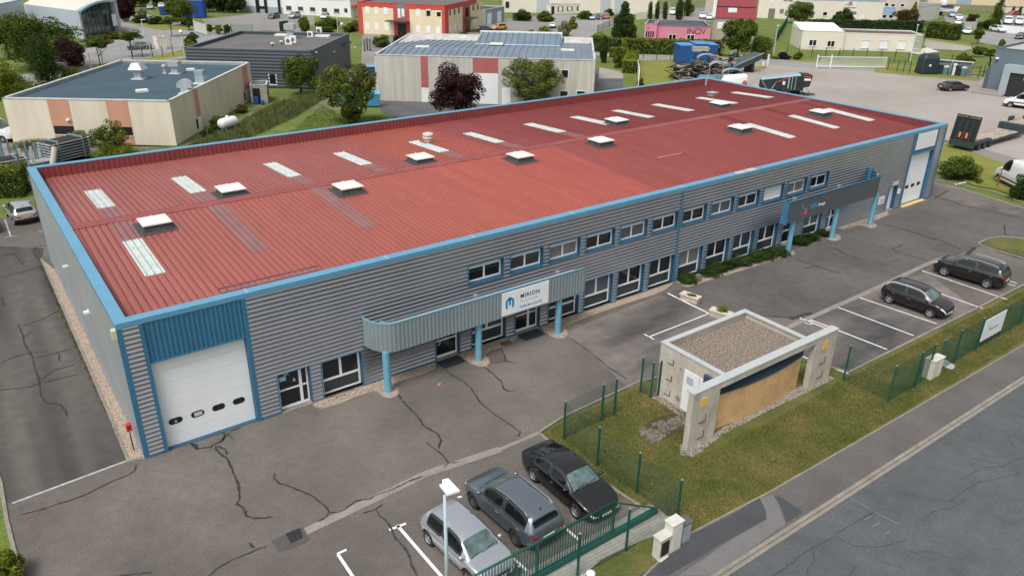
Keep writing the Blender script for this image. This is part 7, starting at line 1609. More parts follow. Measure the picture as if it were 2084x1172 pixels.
mb=MB(); Wsh.box(mb,0,Wsh.L,0,hS,-2.2,-2.0); mb.build('rear_wall',gs,t); mb=MB(); Wsh.box(mb,0,.15,0,hS,-2,0); mb.build('side_wall',gs,t); mb=MB(); Wsh.box(mb,Wsh.L-.15,Wsh.L,0,hS,-2,0); mb.build('side_wall',gs,t); mb=MB(); Wsh.box(mb,Wsh.L*.47,Wsh.L*.47+.15,0,hS,-2,0); mb.build('side_wall',gs,t); mb=MB(); Wsh.box(mb,-.1,Wsh.L+.1,hS,hS+.12,-2.3,-1.7); mb.build('coping',flashM,t)
for k,(f,l,h_) in enumerate(((.14,'black rounded container in the left bay of the shelter',1.5),(.36,'grey-green wheelie bin in the left bay of the shelter',1.4),(.57,'slim white pump column in the shelter',1.9),(.68,'dark tank in the right bay of the shelter',1.6),(.8,'grey-green cabinet in the right bay of the shelter',1.5))):
    q=Wsh.P(Wsh.L*f,0,-1.0); t2=thing('container',l,'container',q,math.atan2(Wsh.u.y,Wsh.u.x)); w_=(.95,.35,.22,.5,.4)[k]; mb=MB(); mb.box(-w_,w_,-.4,.4,0,h_-.2); mb.build('body',(blackM,M('bin_teal',(.1,.2,.2),.6),wallW,blackM,M('bin_teal'))[k],t2,world=False,bevel=.05); mb=MB(); mb.box(-w_-.04,w_+.04,-.45,.42,h_-.2,h_); mb.build('lid',(blackM,wallW,wallW,blackM,wallW)[k],t2,world=False,bevel=.05)
# low loader trailer
tr=thing('lowboy_trailer','low loader trailer with upright ribbed ramps and wooden deck on the yard','trailer',(*G2(1960,296),0))
dg=M('trailer_dark',(.03,.045,.05),.6,noise=(2,.2)); wdk=M('deck_wood',(.36,.3,.24),.9,noise=(1.5,.35)); 
a=Vector(G2(1930,301)); b_=Vector(G2(1976,310)); cdir=(Vector(G2(2068,283))-Vector(G2(1990,306))).normalized(); rear=(a+b_)/2; wv=(b_-a).normalized(); hwid=1.3
def TP(x,y,z): q=rear+cdir*x+Vector((cdir.y,-cdir.x))*y; return (q.x,q.y,z)
def tbox(x0,x1,y0,y1,z0,z1,mt,nm,z2=None):
    mb=MB(); z2=z1 if z2 is None else z2; mb.hexa([TP(x0,y1,z0),TP(x0,y0,z0),TP(x1,y0,z0 if z2==z1 else z2-.3),TP(x1,y1,z0 if z2==z1 else z2-.3)][::1]+[TP(x0,y1,z1),TP(x0,y0,z1),TP(x1,y0,z2),TP(x1,y1,z2)]); return mb.build(nm,mt,tr)
tbox(.3,4.2,-1.3,1.3,.7,1.0,dg,'rear_frame'); tbox(.4,4.1,-.9,.9,1.0,1.06,wdk,'deck'); tbox(4.2,11.5,-1.3,1.3,.55,.75,dg,'frame'); tbox(4.3,11.3,-1.15,1.15,.75,.8,wdk,'deck'); tbox(11.5,12.2,-1.3,1.3,.6,1.5,dg,'gooseneck'); tbox(12.2,16.5,-1.1,1.1,1.15,1.4,dg,'gooseneck_deck'); tbox(12.3,16.3,-.9,.9,1.4,1.45,wdk,'deck')
tbox(-.1,.35,-1.3,1.3,.4,1.0,dg,'tail_bar')
for s_ in(-1,1):
    for x in (1.5,2.8,4.1):
        q=TP(x,s_*1.15,.42); mb=MB(); mb.lathe([(.2,-.14),(.4,-.15),(.42,0),(.4,.15),(.2,.14),(0,.1)],n=16,T=Matrix.Translation(q)@Matrix.Rotation(math.atan2(cdir.y,cdir.x),4,'Z')@Matrix.Rotation(s_*PI/2,4,'X')); k=mb.build('wheel',tyreM,tr); mb=MB(); mb.lathe([(.19,.145),(.15,.1),(0,.1)],n=12,T=Matrix.Translation(q)@Matrix.Rotation(math.atan2(cdir.y,cdir.x),4,'Z')@Matrix.Rotation(s_*PI/2,4,'X')); mb.build('rim',rimM,k)
    # raised ramp
    y0,y1=(.03,1.3) if s_>0 else (-1.3,-.03); mb=MB(); c=[TP(-.1,y1,.9),TP(-.1,y0,.9),TP(.05,y0,.9),TP(.05,y1,.9),TP(.35,y1,3.7),TP(.35,y0,3.7),TP(.5,y0,3.7),TP(.5,y1,3.7)]; 
    for yy in (y0,y1-.1): mb.hexa([TP(-.1,yy+.1,.9),TP(-.1,yy,.9),TP(.05,yy,.9),TP(.05,yy+.1,.9),TP(.35,yy+.1,3.7),TP(.35,yy,3.7),TP(.5,yy,3.7),TP(.5,yy+.1,3.7)])
    ym=(y0+y1)/2; mb.hexa([TP(-.1,ym+.05,.9),TP(-.1,ym-.05,.9),TP(.05,ym-.05,.9),TP(.05,ym+.05,.9),TP(.35,ym+.05,3.7),TP(.35,ym-.05,3.7),TP(.5,ym-.05,3.7),TP(.5,ym+.05,3.7)])
    for k in range(13): z=1.0+k*.22; x=-.1+(z-.9)*.16; mb.hexa([TP(x,y1,z),TP(x,y0,z),TP(x+.12,y0,z),TP(x+.12,y1,z),TP(x,y1,z+.1),TP(x,y0,z+.1),TP(x+.12,y0,z+.1),TP(x+.12,y1,z+.1)])
    mb.hexa([TP(.02,y1,.9),TP(.02,y0,.9),TP(.06,y0,.9),TP(.06,y1,.9),TP(.46,y1,3.6),TP(.46,y0,3.6),TP(.5,y0,3.6),TP(.5,y1,3.6)])
    rp_=mb.build('ramp',dg,tr); mb=MB(); mb.hexa([TP(.32,y1,3.45),TP(.32,y0,3.45),TP(.36,y0,3.45),TP(.36,y1,3.45),TP(.36,y1,3.72),TP(.36,y0,3.72),TP(.5,y0,3.72),TP(.5,y1,3.72)]); mb.build('ramp_tip',M('ramp_rust',(.22,.14,.08),.8),rp_)
    mb=MB(); mb.hexa([TP(-.15,ym*.55+.1,1.4),TP(-.15,ym*.55-.1,1.4),TP(-.1,ym*.55-.1,1.4),TP(-.1,ym*.55+.1,1.4),TP(-.05,ym*.55+.1,1.95),TP(-.05,ym*.55-.1,1.95),TP(0,ym*.55-.1,1.95),TP(0,ym*.55+.1,1.95)]); mb.build('reflector',M('reflector_orange',(.75,.2,.03),.5),rp_)
for (x0,x1,y0,y1,z0,z1) in ((16.0,18.5,-.6,.6,1.4,1.8),(13.5,14.5,-1.2,-.9,1.4,1.9)): tbox(x0,x1,y0,y1,z0,z1,dg,'coupling')
# blue containers
def container(label,px,py,L,w_,h,a,mt):
    p=G2(px,py); t=thing('skip_container',label,'container',(*p,0),R(a)); mb=MB(); mb.box(0,L,0,w_,0.1,h); mb.build('body',mt,t,world=False)
    mb=MB(); x=.2
    while x<L-.1: mb.box(x,x+.12,-.05,-.001,.15,h-.1); x+=.45
    mb.build('rib',mt,t,world=False); mb=MB(); mb.box(-.05,L+.05,-.06,w_+.05,h,h+.1); mb.build('lid',M('lid_bright_blue',(.06,.28,.55),.5),t,world=False); return t
bc=M('container_blue',(.01,.085,.26),.5)
container('dark blue container with bright lid, left one behind the scrap machines',1381,133,2.6,4,3.3,-32,bc); container('dark blue container with bright lid, middle one under the grey box',1412,128,2.4,4,3.2,-32,bc); container('dark blue container with bright lid, right one',1432,126,2.4,4,2.9,-32,bc)
p=G(1425,104,3.4); mb=MB(); T=Matrix.Translation((p.x,p.y,3.35))@Matrix.Rotation(R(-32),4,'Z'); mb.box(-1.3,1.3,-.5,.5,0,.6,T=T); mb.box(-1.35,1.35,-.55,.55,.6,.68,T=T); tag(mb.build('air_box',M('box_pale',(.4,.4,.36),.7)),'pale grey box on top of the middle blue container','box')
# farm machinery
mk_=M('machine_dark',(.015,.022,.027),.5,noise=(1,.3)); mg=M('machine_grey',(.28,.36,.4),.45,noise=(1,.1)); mo=M('machine_orange',(.62,.24,.04),.5,noise=(1,.1)); ms=M('machine_rust',(.2,.15,.11),.8)
def machine(label,px,py,a,name='farm_machine',z=0): p=G2(px,py,z); return thing(name,label,'machine',(*p,z),R(a))
def part(t,nm,mt,boxes=(),tubes=(),bevel=.04):
    mb=MB()
    for bx in boxes:
        if len(bx)==6: mb.box(*bx)
        else: mb.hexa(bx)
    for pts,r_ in tubes: mb.tube(pts,r_,6)
    return mb.build(nm,mt,t,world=False,bevel=bevel)
def wheel_(t,x,y,r_,w_=.35,nm='wheel'):
    mb=MB(); mb.lathe([(r_*.45,-w_/2),(r_*.9,-w_/2),(r_,-w_*.3),(r_,w_*.3),(r_*.9,w_/2),(r_*.45,w_/2)],n=18,T=Matrix.Translation((x,y,r_))@Matrix.Rotation(PI/2,4,'X')); k=mb.build(nm,tyreM,t,world=False); mb=MB(); mb.lathe([(r_*.46,w_*.2),(0,w_*.25)],n=12,T=Matrix.Translation((x,y,r_))@Matrix.Rotation(PI/2,4,'X')); mb.lathe([(r_*.46,-w_*.2),(0,-w_*.25)],n=12,T=Matrix.Translation((x,y,r_))@Matrix.Rotation(PI/2,4,'X')); mb.build('rim',ms,k,world=False)
# big dark machine: hood rising to the right, stripes
t=machine('large dark baler with grey sloping top and red stripes, behind the roof corner',1572,194,-38); t.scale=(.85,)*3
part(t,'body',mk_,[[(-2.2,-1.3,1.2),(4.6,-1.3,1.0),(4.6,1.3,1.0),(-2.2,1.3,1.2),(-2.2,-1.2,2.7),(4.8,-1.2,3.6),(4.8,1.2,3.6),(-2.2,1.2,2.7)]]); part(t,'hood',mg,[[(-2.6,-1.25,2.7),(4.0,-1.25,3.5),(4.0,1.25,3.5),(-2.6,1.25,2.7),(-2.4,-1.0,3.0),(3.8,-1.0,3.85),(3.8,1.0,3.85),(-2.4,1.0,3.0)]])
part(t,'rear_door',mk_,[[(4.0,-1.35,1.4),(5.6,-1.35,1.8),(5.6,1.35,1.8),(4.0,1.35,1.4),(4.2,-1.35,3.7),(5.9,-1.35,3.6),(5.9,1.35,3.6),(4.2,1.35,3.7)]]); part(t,'stripe',M('machine_red',(.5,.08,.05),.5),[[(4.3,-1.39,3.3),(5.8,-1.39,3.3),(5.8,-1.36,3.3),(4.3,-1.36,3.3),(4.3,-1.39,3.5),(5.8,-1.39,3.45),(5.8,-1.36,3.45),(4.3,-1.36,3.5)],[(-.2,-1.34,2.3),(1.7,-1.34,3.0),(1.7,-1.3,3.0),(-.2,-1.3,2.3),(-.2,-1.34,2.45),(1.7,-1.34,3.15),(1.7,-1.3,3.15),(-.2,-1.3,2.45)]],bevel=0)
part(t,'pale_plate',wallW,[(4.5,5.6,-1.4,-1.36,2.75,3.1),(1.0,1.4,-1.36,-1.31,2.0,2.6)],bevel=0); part(t,'drawbar',mk_,[(-5.5,-2.2,-.25,.25,.9,1.2),(-4.5,-2.4,-.8,.8,.4,1.0)]); part(t,'strut',mg,(),[([(-2.5,-1.35,2.6),(-1.2,-1.35,.8)],.07),([(-.2,-1.35,2.2),(-1.0,-1.35,.8)],.07),([(-2.9,0,2.9),(-4.5,0,1.2)],.08)]); part(t,'tine',ms,(),[([(5.2,-1.0,1.7),(6.2,-1.0,.1)],.03),([(5.4,0,1.7),(6.5,0,.1)],.03)])
wheel_(t,1.6,-1.5,.75,.5); wheel_(t,1.6,1.5,.75,.5); wheel_(t,4.6,-1.1,.45)
part(t,'side_frame',mg,[(1.9,2.1,-1.36,-1.3,1.2,3.3),(2.5,2.6,-1.36,-1.3,1.2,3.3),(3.1,3.2,-1.36,-1.3,1.2,3.3)],bevel=0)
t=machine('flat dark mat and hitch parts on the ground right of the large baler',1632,192,-38,'scrap'); part(t,'mat',mk_,[(-1.2,1.8,-.8,.8,0,.06)]); part(t,'hitch',mk_,[(-2.4,-1.0,-.5,.5,0,.5),(-1.6,-.6,-.9,-.5,0,.7)])
t=machine('white round-nosed machine cover with faded red lettering, behind the roof corner',1490,184,-38); t.scale=(.72,.8,.8); part(t,'cover',wallW,[[(-2.8,-1.3,.8),(2.8,-1.3,.8),(2.8,1.3,.8),(-2.8,1.3,.8),(-1.9,-1.0,2.6),(2.6,-1.1,3.0),(2.6,1.1,3.0),(-1.9,1.0,2.6)]],bevel=.3); part(t,'frame',mk_,[(-2.6,2.8,-1.1,1.1,.3,.8)]); wheel_(t,2.2,-1.35,.7,.4); wheel_(t,2.2,1.35,.7,.4); part(t,'faded_lettering',M('faded_red',(.55,.25,.24),.7),[(-1.9+k*.32,-1.9+k*.32+.22,-1.36,-1.2,1.2,1.5) for k in range(7)],bevel=0)
mb=MB(); mb.lathe([(.55,0),(.55,.04),(.2,.05),(0,.05)],n=16,T=Matrix.Translation((2.0,-1.3,1.5))@Matrix.Rotation(PI/2,4,'X')); mb.build('red_disc',M('disc_red',(.5,.13,.1),.6),t,world=False)
rnd=random.Random(5)
def scrap(label,px,py,a,n,L,spread,mats,h=2.2,seed=1,name='scrap_machine'):
    t=machine(label,px,py,a,name); r_=random.Random(seed)
    for mi,mt in enumerate(mats):
        tb=[];bx=[]
        for k in range(n//3 if mt is mo else n):
            x,y=r_.uniform(-spread,spread),r_.uniform(-1.2,1.2); z=r_.uniform(.2,h); l=r_.uniform(.4,1)*L; th=r_.uniform(-.5,.5)
            if r_.random()<.6: tb.append(([(x-l/2*math.cos(th),y,max(.05,z-l/2*math.sin(th))),(x+l/2*math.cos(th),y+r_.uniform(-.4,.4),max(.05,z+l/2*math.sin(th)))],r_.uniform(.04,.11)))
            else: bx.append((x-l*.2,x+l*.2,y-.2,y+.2,max(0,z-.25),z))
        part(t,('steel_frame','guard','arm')[mi],mt,bx,tb,bevel=0)
    part(t,'base_frame',mats[0],[(-spread,spread,-.5,.5,.1,.45)]); return t
scrap('heap of dark folded harrow frames left in the yard, before the blue containers',1412,160,-20,40,3.6,3.6,[mk_,mk_,ms],2.6,3); scrap('orange and dark tedder standing among the scrap machines',1440,146,-35,12,1.6,1.6,[mo,mk_,mo],3.4,5); scrap('orange-armed machine just behind the white cover',1466,150,-35,10,1.6,1.8,[mk_,mo],2.8,9); scrap('small machine with orange arm behind the dark conveyor',1478,140,-30,8,2.2,1.4,[mo,mk_],1.8,13); scrap('brown and grey mower parts at the edge of the lawn',1400,172,-20,10,1.6,1.8,[ms,mg],1.0,17)
for (px,py,z,l) in ((1440,112,3.3,'curved grey guard arching over the orange tedder'),(1465,128,2.8,'curved grey guard over the orange-armed machine'),(1492,142,2.4,'curved grey guard right behind the white cover')):
    p=G(px,py,z); mb=MB(); pts=[(1.6*math.cos(PI*k/8),0,.7*math.sin(PI*k/8)) for k in range(9)]; T=Matrix.Translation((p.x,p.y,z-.6))@Matrix.Rotation(R(-38),4,'Z')
    for a_,b_2 in zip(pts,pts[1:]): mb.hexa([(a_[0],-.6,a_[2]),(b_2[0],-.6,b_2[2]),(b_2[0],.6,b_2[2]),(a_[0],.6,a_[2]),(a_[0],-.6,a_[2]+.08),(b_2[0],-.6,b_2[2]+.08),(b_2[0],.6,b_2[2]+.08),(a_[0],.6,a_[2]+.08)],0,T)
    mb.tube([T@Vector((-1.5,0,0)),T@Vector((-1.5,0,-z+.6))],.06,5); mb.tube([T@Vector((1.5,0,0)),T@Vector((1.5,0,-z+.6))],.06,5); tag(mb.build('machine_guard',mg),l,'machine part')
t=machine('long dark conveyor machine slanting up beside the street entrance',1508,148,-8); part(t,'trough',M('machine_slate',(.06,.085,.09),.5,noise=(1,.2)),[[(-3.0,-1.0,.3),(3.2,-1.0,2.0),(3.2,1.0,2.0),(-3.0,1.0,.3),(-3.0,-1.2,1.3),(3.4,-1.2,3.1),(3.4,1.2,3.1),(-3.0,1.2,1.3)]]); part(t,'support',mk_,[(1.5,1.9,-1,1,0,1.8),(-2,-1.5,-1,1,0,.6)]); part(t,'rim',mg,[[(-3.0,-1.25,1.25),(3.4,-1.25,3.05),(3.4,-1.18,3.05),(-3.0,-1.18,1.25),(-3.0,-1.25,1.45),(3.4,-1.25,3.25),(3.4,-1.18,3.25),(-3.0,-1.18,1.45)]],bevel=0)
scrap('tangle of dark tines at the left end of the conveyor',1497,128,-30,10,1.6,1.3,[mk_,mg],2.0,21)
t=machine('folded blue-grey tarpaulin heap right behind the roof corner',1444,172,-25,'tarpaulin_heap'); part(t,'tarpaulin',M('tarp',(.12,.2,.25),.6,noise=(2,.4)),[[(-2.6,-1,0),(2.6,-1,0),(2.6,1,0),(-2.6,1,0),(-1.9,-.3,1.2),(1.2,-.6,1.7),(1.6,.6,1.3),(-1.6,.6,1.5)],[(1.2,-.8,0),(3.8,-.8,0),(3.8,.8,0),(1.2,.8,0),(1.9,-.4,1.2),(3.3,-.4,.9),(3.3,.4,.9),(1.9,.4,1.2)]],bevel=.2)
# steel posts and rack at the left
def rackpost(px,py,tp,w_,l,mt=None):
    p=G2(px,py); h=HT(p,tp); mt=mt or M('rack_steel',(.2,.3,.36),.5,metal=.2); mb=MB(); mb.box(p[0]-w_/2,p[0]+w_/2,p[1]-.04,p[1]+.04,0,h); mb.box(p[0]-w_/2,p[0]-w_/2+.03,p[1]-.04,p[1]+.15,0,h); mb.box(p[0]+w_/2-.03,p[0]+w_/2,p[1]-.04,p[1]+.15,0,h); return tag(mb.build('steel_post',mt),l,'steel post',group='steel posts standing in the rack at the left')
for k,(px,py,tp,w_,l) in enumerate(((6,323,287,.4,'wide pale steel post at the left picture edge'),(24,325,286,.2,'thin dark steel post second from the left picture edge'),(42,330,294,.35,'wide blue steel post in the middle of the rack'),(60,335,290,.25,'grey steel post above the roof corner'),(78,333,292,.32,'blue steel post right of the roof corner'),(92,330,289,.18,'thin steel post beside the tall crate stack'),(100,331,288,.18,'thin steel post touching the crate stack'))): rackpost(px,py,tp,w_,l)
def beamstack(label,px,py,a,n,L,w_,h,mt,dark=True):
    p=G2(px,py); t=thing('steel_stack',label,'stack',(*p,0),R(a))
    for k in range(n): z=.15+k*h; mb=MB(); mb.box(-L/2,L/2,-w_/2,w_/2,z,z+h*.35); mb.build('steel_profile',mt,t,world=False)
    if dark: mb=MB(); mb.box(-L/2+.2,L/2-.2,-w_/2+.15,w_/2-.15,.1,.15+n*h-.1); mb.build('bundle_core',blackM,t,world=False)
    mb=MB(); mb.box(-L/2*.6,-L/2*.6+.1,-w_/2-.05,w_/2+.05,0,n*h+.2); mb.box(L/2*.6,L/2*.6+.1,-w_/2-.05,w_/2+.05,0,n*h+.2); mb.build('strap',M('rack_steel'),t,world=False); return t
beamstack('tall stack of pale steel profiles with dark core right of the posts',137,322,25,7,4.2,2.2,.27,steelM); beamstack('low pile of white steel profiles at the left edge below the posts',0,352,10,5,4.6,2.0,.24,steelM); beamstack('flat pile of pale profiles behind the roof corner',70,338,20,2,4.5,1.5,.2,steelM,False)
p=G2(107,338); mb=MB(); mb.tube([(p[0],p[1],0),(p[0]+.6,p[1]+.4,1.7)],.28,10); tag(mb.build('concrete_pipe',M('pipe_cream',(.5,.46,.38),.8)),'leaning cream pipe in front of the tall steel stack','pipe')
p=G2(53,345); mb=MB(); mb.box(p[0]-.3,p[0]-.05,p[1]-.1,p[1]+.1,0,2.0); mb.box(p[0]+.7,p[0]+.9,p[1]+.3,p[1]+.5,0,2.0); tag(mb.build('concrete_block_pair',M('pipe_cream')),'pair of cream concrete posts before the steel rack','post')
# far vehicles
def carpx(kind,label,pt,rear,front,scale=1,cat='car',detail=False,group=None,z=0,**kw):
    a=Vector(G2(*rear,z));b=Vector(G2(*front,z)); c=(a+b)/2; t=car(kind,label,pt,c.x,c.y,math.degrees(math.atan2((b-a).y,(b-a).x)),scale,0,cat,group,detail=detail,**kw); t.location.z+=z; return t
carpx('hatch','dark green car in front of the loading docks, left of three',M('paint_dark_green',(.03,.06,.06),.35,.4,coat=1),(569,36),(547,40)); carpx('suv','champagne off-roader in front of the white office, middle of three',sage,(611,35),(588,40)); carpx('hatch','light grey car in front of the white office, right of three',silv2,(670,35),(654,42))
carpx('hatch','silver grey car parked under the dark trees, left of the pair',M('paint_slot2',(.3,.36,.38),.35,.4,coat=1),(309,15),(304,23)); carpx('hatch','white car parked under the dark trees, right of the pair',white,(332,13),(327,21)); carpx('sedan','grey-green saloon behind the white-posted fence, upper left',M('paint_slate',(.12,.17,.18),.4,.4,coat=1),(301,100),(266,101),.95)
carpx('hatch','orange hatchback in the car park right of the red office',orange,(1030,60.5),(1002,62.5),1.0); carpx('hatch','dark blue car beside the orange hatchback',navyp,(974,66),(1000,66)); carpx('hatch','white car nose peeping out of the lime hedges',white,(1123,60),(1127,54),.9)
carpx('hatch','silver blue hatchback, left of three near the big conifer',M('paint_silver_blue',(.4,.48,.55),.4,.4,coat=1),(1199,35),(1209,45)); carpx('hatch','black hatchback between the silver and the red cars',black,(1214,35),(1226,44)); carpx('hatch','red hatchback, right of three near the big conifer',red,(1229,33),(1238,43))
carpx('suv','white SUV facing the camera behind the pink building',white,(1434,33),(1426,43)); carpx('hatch','white car half hidden by the beige building wall',white,(1447,36),(1440,45)); carpx('van','white van behind the dark cypresses',white,(1372,25),(1365,35))
carpx('sedan','domed dark car before the recessed entrance, top right',dgrey,(1580,33),(1600,32)); carpx('hatch','sea green car behind the clinic shrubs',teal,(1764,36),(1756,44)); carpx('bigvan','tall dark vehicle right of the sea green car',dgrey,(1778,36),(1774,46),.8,'van')
carpx('suv','grey-blue SUV behind the white saloon, right of the boat',lblue,(1932,32),(1942,38)); carpx('sedan','white car facing the camera below the boat',white,(1944,36),(1957,45)); carpx('hatch','white car roof showing over the hedge, below the boat',white,(1950,47),(1948,54),.9)
carpx('hatch','pale blue car behind the clinic hedge, left of the pair',lblue,(1962,62),(1952,72)); carpx('hatch','white car behind the clinic hedge, right of the pair',white,(1976,64),(1962,75)); carpx('suv','white estate SUV on the street at the upper right',white,(2013,63),(2046,68.5),1.0,detail=True)
carpx('hatch','dark car cut off by the right edge, below the pale wall',dgrey,(2086,77),(2066,82)); carpx('van','white van on the platform, left of two',white,(2047,43),(2053,56),1.05,'van',z=1.55); carpx('van','white van on the platform, right of two',white,(2070,44),(2075,57),1.05,'van',z=1.55); carpx('hatch','red car behind the two white vans',red,(2070,32),(2052,33),z=.5)
carpx('bigvan','white delivery van beside the cream warehouse at the left edge',white,(-45,285),(14,286),.95,'van',detail=True)
p=G2(1925,32); t=thing('boat','white and navy motor boat on stands beside the gabled workshop','boat',(*p,0),R(-25)); mb=MB(); mb.hexa([(-3.2,-1,1.2),(3,-.5,1.0),(3,.5,1.0),(-3.2,1,1.2),(-3.4,-1.3,2.2),(4.2,-.1,2.5),(4.2,.1,2.5),(-3.4,1.3,2.2)]); mb.build('hull',wallW,t,world=False,bevel=.1); mb=MB(); mb.hexa([(-2.8,-1.1,2.2),(1.8,-.8,2.3),(1.8,.8,2.3),(-2.8,1.1,2.2),(-2.2,-.8,2.9),(1.0,-.6,2.9),(1.0,.6,2.9),(-2.2,.8,2.9)]); mb.build('cover',M('boat_navy',(.02,.025,.12),.5),t,world=False); mb=MB(); mb.box(-2.2,-1.9,-.8,.8,0,1.2); mb.box(1.5,1.8,-.6,.6,0,1.2); mb.build('stand',blackM,t,world=False)
p=G2(1916,24); t=thing('boat','white upright boat hull right behind the gabled workshop corner','boat',(*p,0),R(60)); mb=MB(); mb.hexa([(-1,-1,0),(1.4,-1,0),(1.4,1,0),(-1,1,0),(-.8,-.7,3.2),(1.0,-.7,3.6),(1.0,.7,3.6),(-.8,.7,3.2)]); mb.build('hull',wallW,t,world=False,bevel=.2); mb=MB(); mb.box(-1.2,1.6,-1.1,1.1,0,.3); mb.build('cradle',blackM,t,world=False)
for (px,py,l) in ((398,36,'tall dark blue container behind the street trees, top left'),(341,30,'low navy container half hidden by trees, top left')):
    p=G2(px,py); t=thing('waste_container',l,'container',(*p,0),R(-30)); w_=2.6 if px>380 else 1.6; h=4.2 if px>380 else 2.0; mb=MB(); mb.box(-w_,w_,-1.3,1.3,.1,h); mb.build('body',M('container_royal',(.01,.06,.3),.5),t,world=False,bevel=.06); mb=MB(); mb.box(-w_-.05,w_+.05,-1.35,1.35,h,h+.15); mb.build('lid',M('lid_pale',(.35,.45,.55),.5),t,world=False); mb=MB(); [mb.box(x,x+.12,-1.36,-1.3,.2,h-.1) for x in (-w_*.7,-w_*.2,w_*.3,w_*.8)]; mb.build('rib',M('container_royal'),t,world=False)
# ---------------------------------------------------------------- trees and shrubs
def T_(kind,label,base,top,w_,mat,**kw):
    kw.setdefault('n',4200); return tree(kind,label,base,top,w_,mat,**kw)
T_('vase','tall loose green tree on the lawn behind the red roof, spreading upward',(712,252),132,128,LO,seed=31,n=15000,leaf=.13,clear=.2,trunk=.5)
T_('round','dense round dark green tree beside the block shed',(614,192),100,88,LG,seed=32,n=13000,leaf=.13,clear=.3,trunk=.4)
T_('round','dark purple-leaved tree in front of the stained building',(927,240),131,122,LP,seed=33,n=13000,leaf=.14,clear=.1,trunk=.4)
T_('vase','olive green tree right of the purple tree, spreading upward',(1082,222),120,138,LO,seed=34,n=14000,leaf=.14,clear=.2,trunk=.4)
T_('round','big broad green tree at the upper left',(92,142),16,200,LG,seed=35,n=20000,leaf=.22,clear=.3,trunk=.7,ry=7)
T_('ragged','green tree left of the big broad one, at the left edge',(20,120),60,90,LG,seed=36,n=8000,leaf=.2,clear=2,trunk=.4)
T_('dome','bright green round bush at the left edge, upper left',(15,197),110,140,LH,name='bush',cat='bush',seed=37,n=10000,leaf=.14,trunk=0)
T_('column','dense dark conifer left of the purple-leaved small tree',(98,172),70,95,LD,seed=38,n=14000,leaf=.12,trunk=.2)
T_('round','small purple-leaved tree behind the cream warehouse',(158,155),74,70,LP,seed=39,n=8000,leaf=.14,clear=.5,trunk=.25)
T_('ragged','small street tree on thin trunk behind the purple-leaved one',(205,136),66,66,LG,seed=40,n=6000,leaf=.13,clear=2.4,trunk=.2)
T_('ragged','small street tree on thin trunk before the parked saloon',(270,116),56,62,LG,seed=41,n=6000,leaf=.13,clear=2.4,trunk=.2)
T_('dome','low olive bush below the dark conifer',(148,165),124,58,LO,name='bush',cat='bush',seed=42,leaf=.12,trunk=0)
T_('round','dark purple tree beside the glass-fronted hall',(255,44),-12,50,LP,seed=43,n=7000,leaf=.25,clear=.5)
T_('dome','reddish brown bush in front of the glass hall',(228,80),60,40,LB,name='bush',cat='bush',seed=44,leaf=.2,trunk=0)
T_('dome','cream-flowered bush right of the dark purple tree',(287,36),15,36,LC,name='bush',cat='bush',seed=45,leaf=.25,trunk=0)
T_('dome','dark green low bush under the cream-flowered one',(288,46),28,42,LD,name='bush',cat='bush',seed=46,leaf=.22,trunk=0)
T_('dome','dark green low bush left of the street crown tree',(320,49),31,44,LD,name='bush',cat='bush',seed=47,leaf=.22,trunk=0)
T_('ragged','rounded olive street tree above the cream hut',(350,75),31,56,LO,seed=48,n=6000,leaf=.15,clear=2.2,trunk=.2)
T_('round','tall green tree in front of the royal blue container',(370,52),-6,76,LG,seed=49,n=9000,leaf=.22,clear=.8)
T_('ragged','low dark spreading tree behind the cream hut',(385,62),30,30,LD,seed=50,leaf=.2)
T_('dome','dark green bush between the cream hut and the felt roof',(392,92),62,34,LD,name='bush',cat='bush',seed=51,leaf=.13,trunk=0,n=5000)
T_('dome','lime green bush right beside the cream hut',(388,96),79,24,LY,name='bush',cat='bush',seed=52,leaf=.12,trunk=0)
for k,(x,y,tp,w_,l) in enumerate(((428,68,49,15,'small rounded hedge bush, left of three by the white gate'),(446,70,50,22,'small rounded hedge bush, middle of three by the white gate'),(463,70,49,18,'small dark conical bush, right of three by the white gate'))): T_('round',l,(x,y),tp,w_,LD if k==2 else LH,name='bush',cat='bush',seed=53+k,leaf=.13,trunk=0,n=3000)
for k,(x,y,tp,w_,l) in enumerate(((275,14,-30,60,'dark tree in the row at the very top, leftmost'),(320,12,-30,60,'dark tree in the row at the very top, second'),(425,24,-25,55,'dark tree left of the white docks, at the top'),(455,26,-25,50,'tall dark tree left of the white docks, middle'),(480,27,-20,40,'dark tree touching the white docks'))): T_('round',l,(x,y),tp,w_,LD,seed=60+k%3,leaf=.3,n=6000,group='dark trees along the top left')
T_('column','upright green shrub in front of the three office cars',(620,64),35,32,LH,name='shrub',cat='shrub',seed=64,leaf=.15,trunk=0,n=5000)
T_('dome','green bush right of the upright shrub, by the white office',(660,66),38,48,LG,name='bush',cat='bush',seed=65,leaf=.18,trunk=0,n=5000)
T_('round','tall green shrub behind the pale lamp pole',(675,60),34,36,LG,name='shrub',cat='shrub',seed=66,leaf=.18,trunk=0,n=4000)
T_('dome','cream-flowered bush left of the red office',(722,62),37,40,LC,name='bush',cat='bush',seed=67,leaf=.2,trunk=0)
T_('dome','dark bush between the globe lamp and the red office',(712,66),44,30,LG,name='bush',cat='bush',seed=68,leaf=.18,trunk=0)
T_('dome','bright green round bush in front of the red office',(778,96),68,44,LH,name='bush',cat='bush',seed=69,leaf=.15,trunk=0,n=6000)
T_('dome','dark purple bush in front of the red office entrance',(818,93),66,40,LP,name='bush',cat='bush',seed=70,leaf=.15,trunk=0,n=5000)
T_('cone','tiny lime tree before the red office right half',(862,74),55,12,LY,seed=71,leaf=.12,trunk=.08,n=1200)
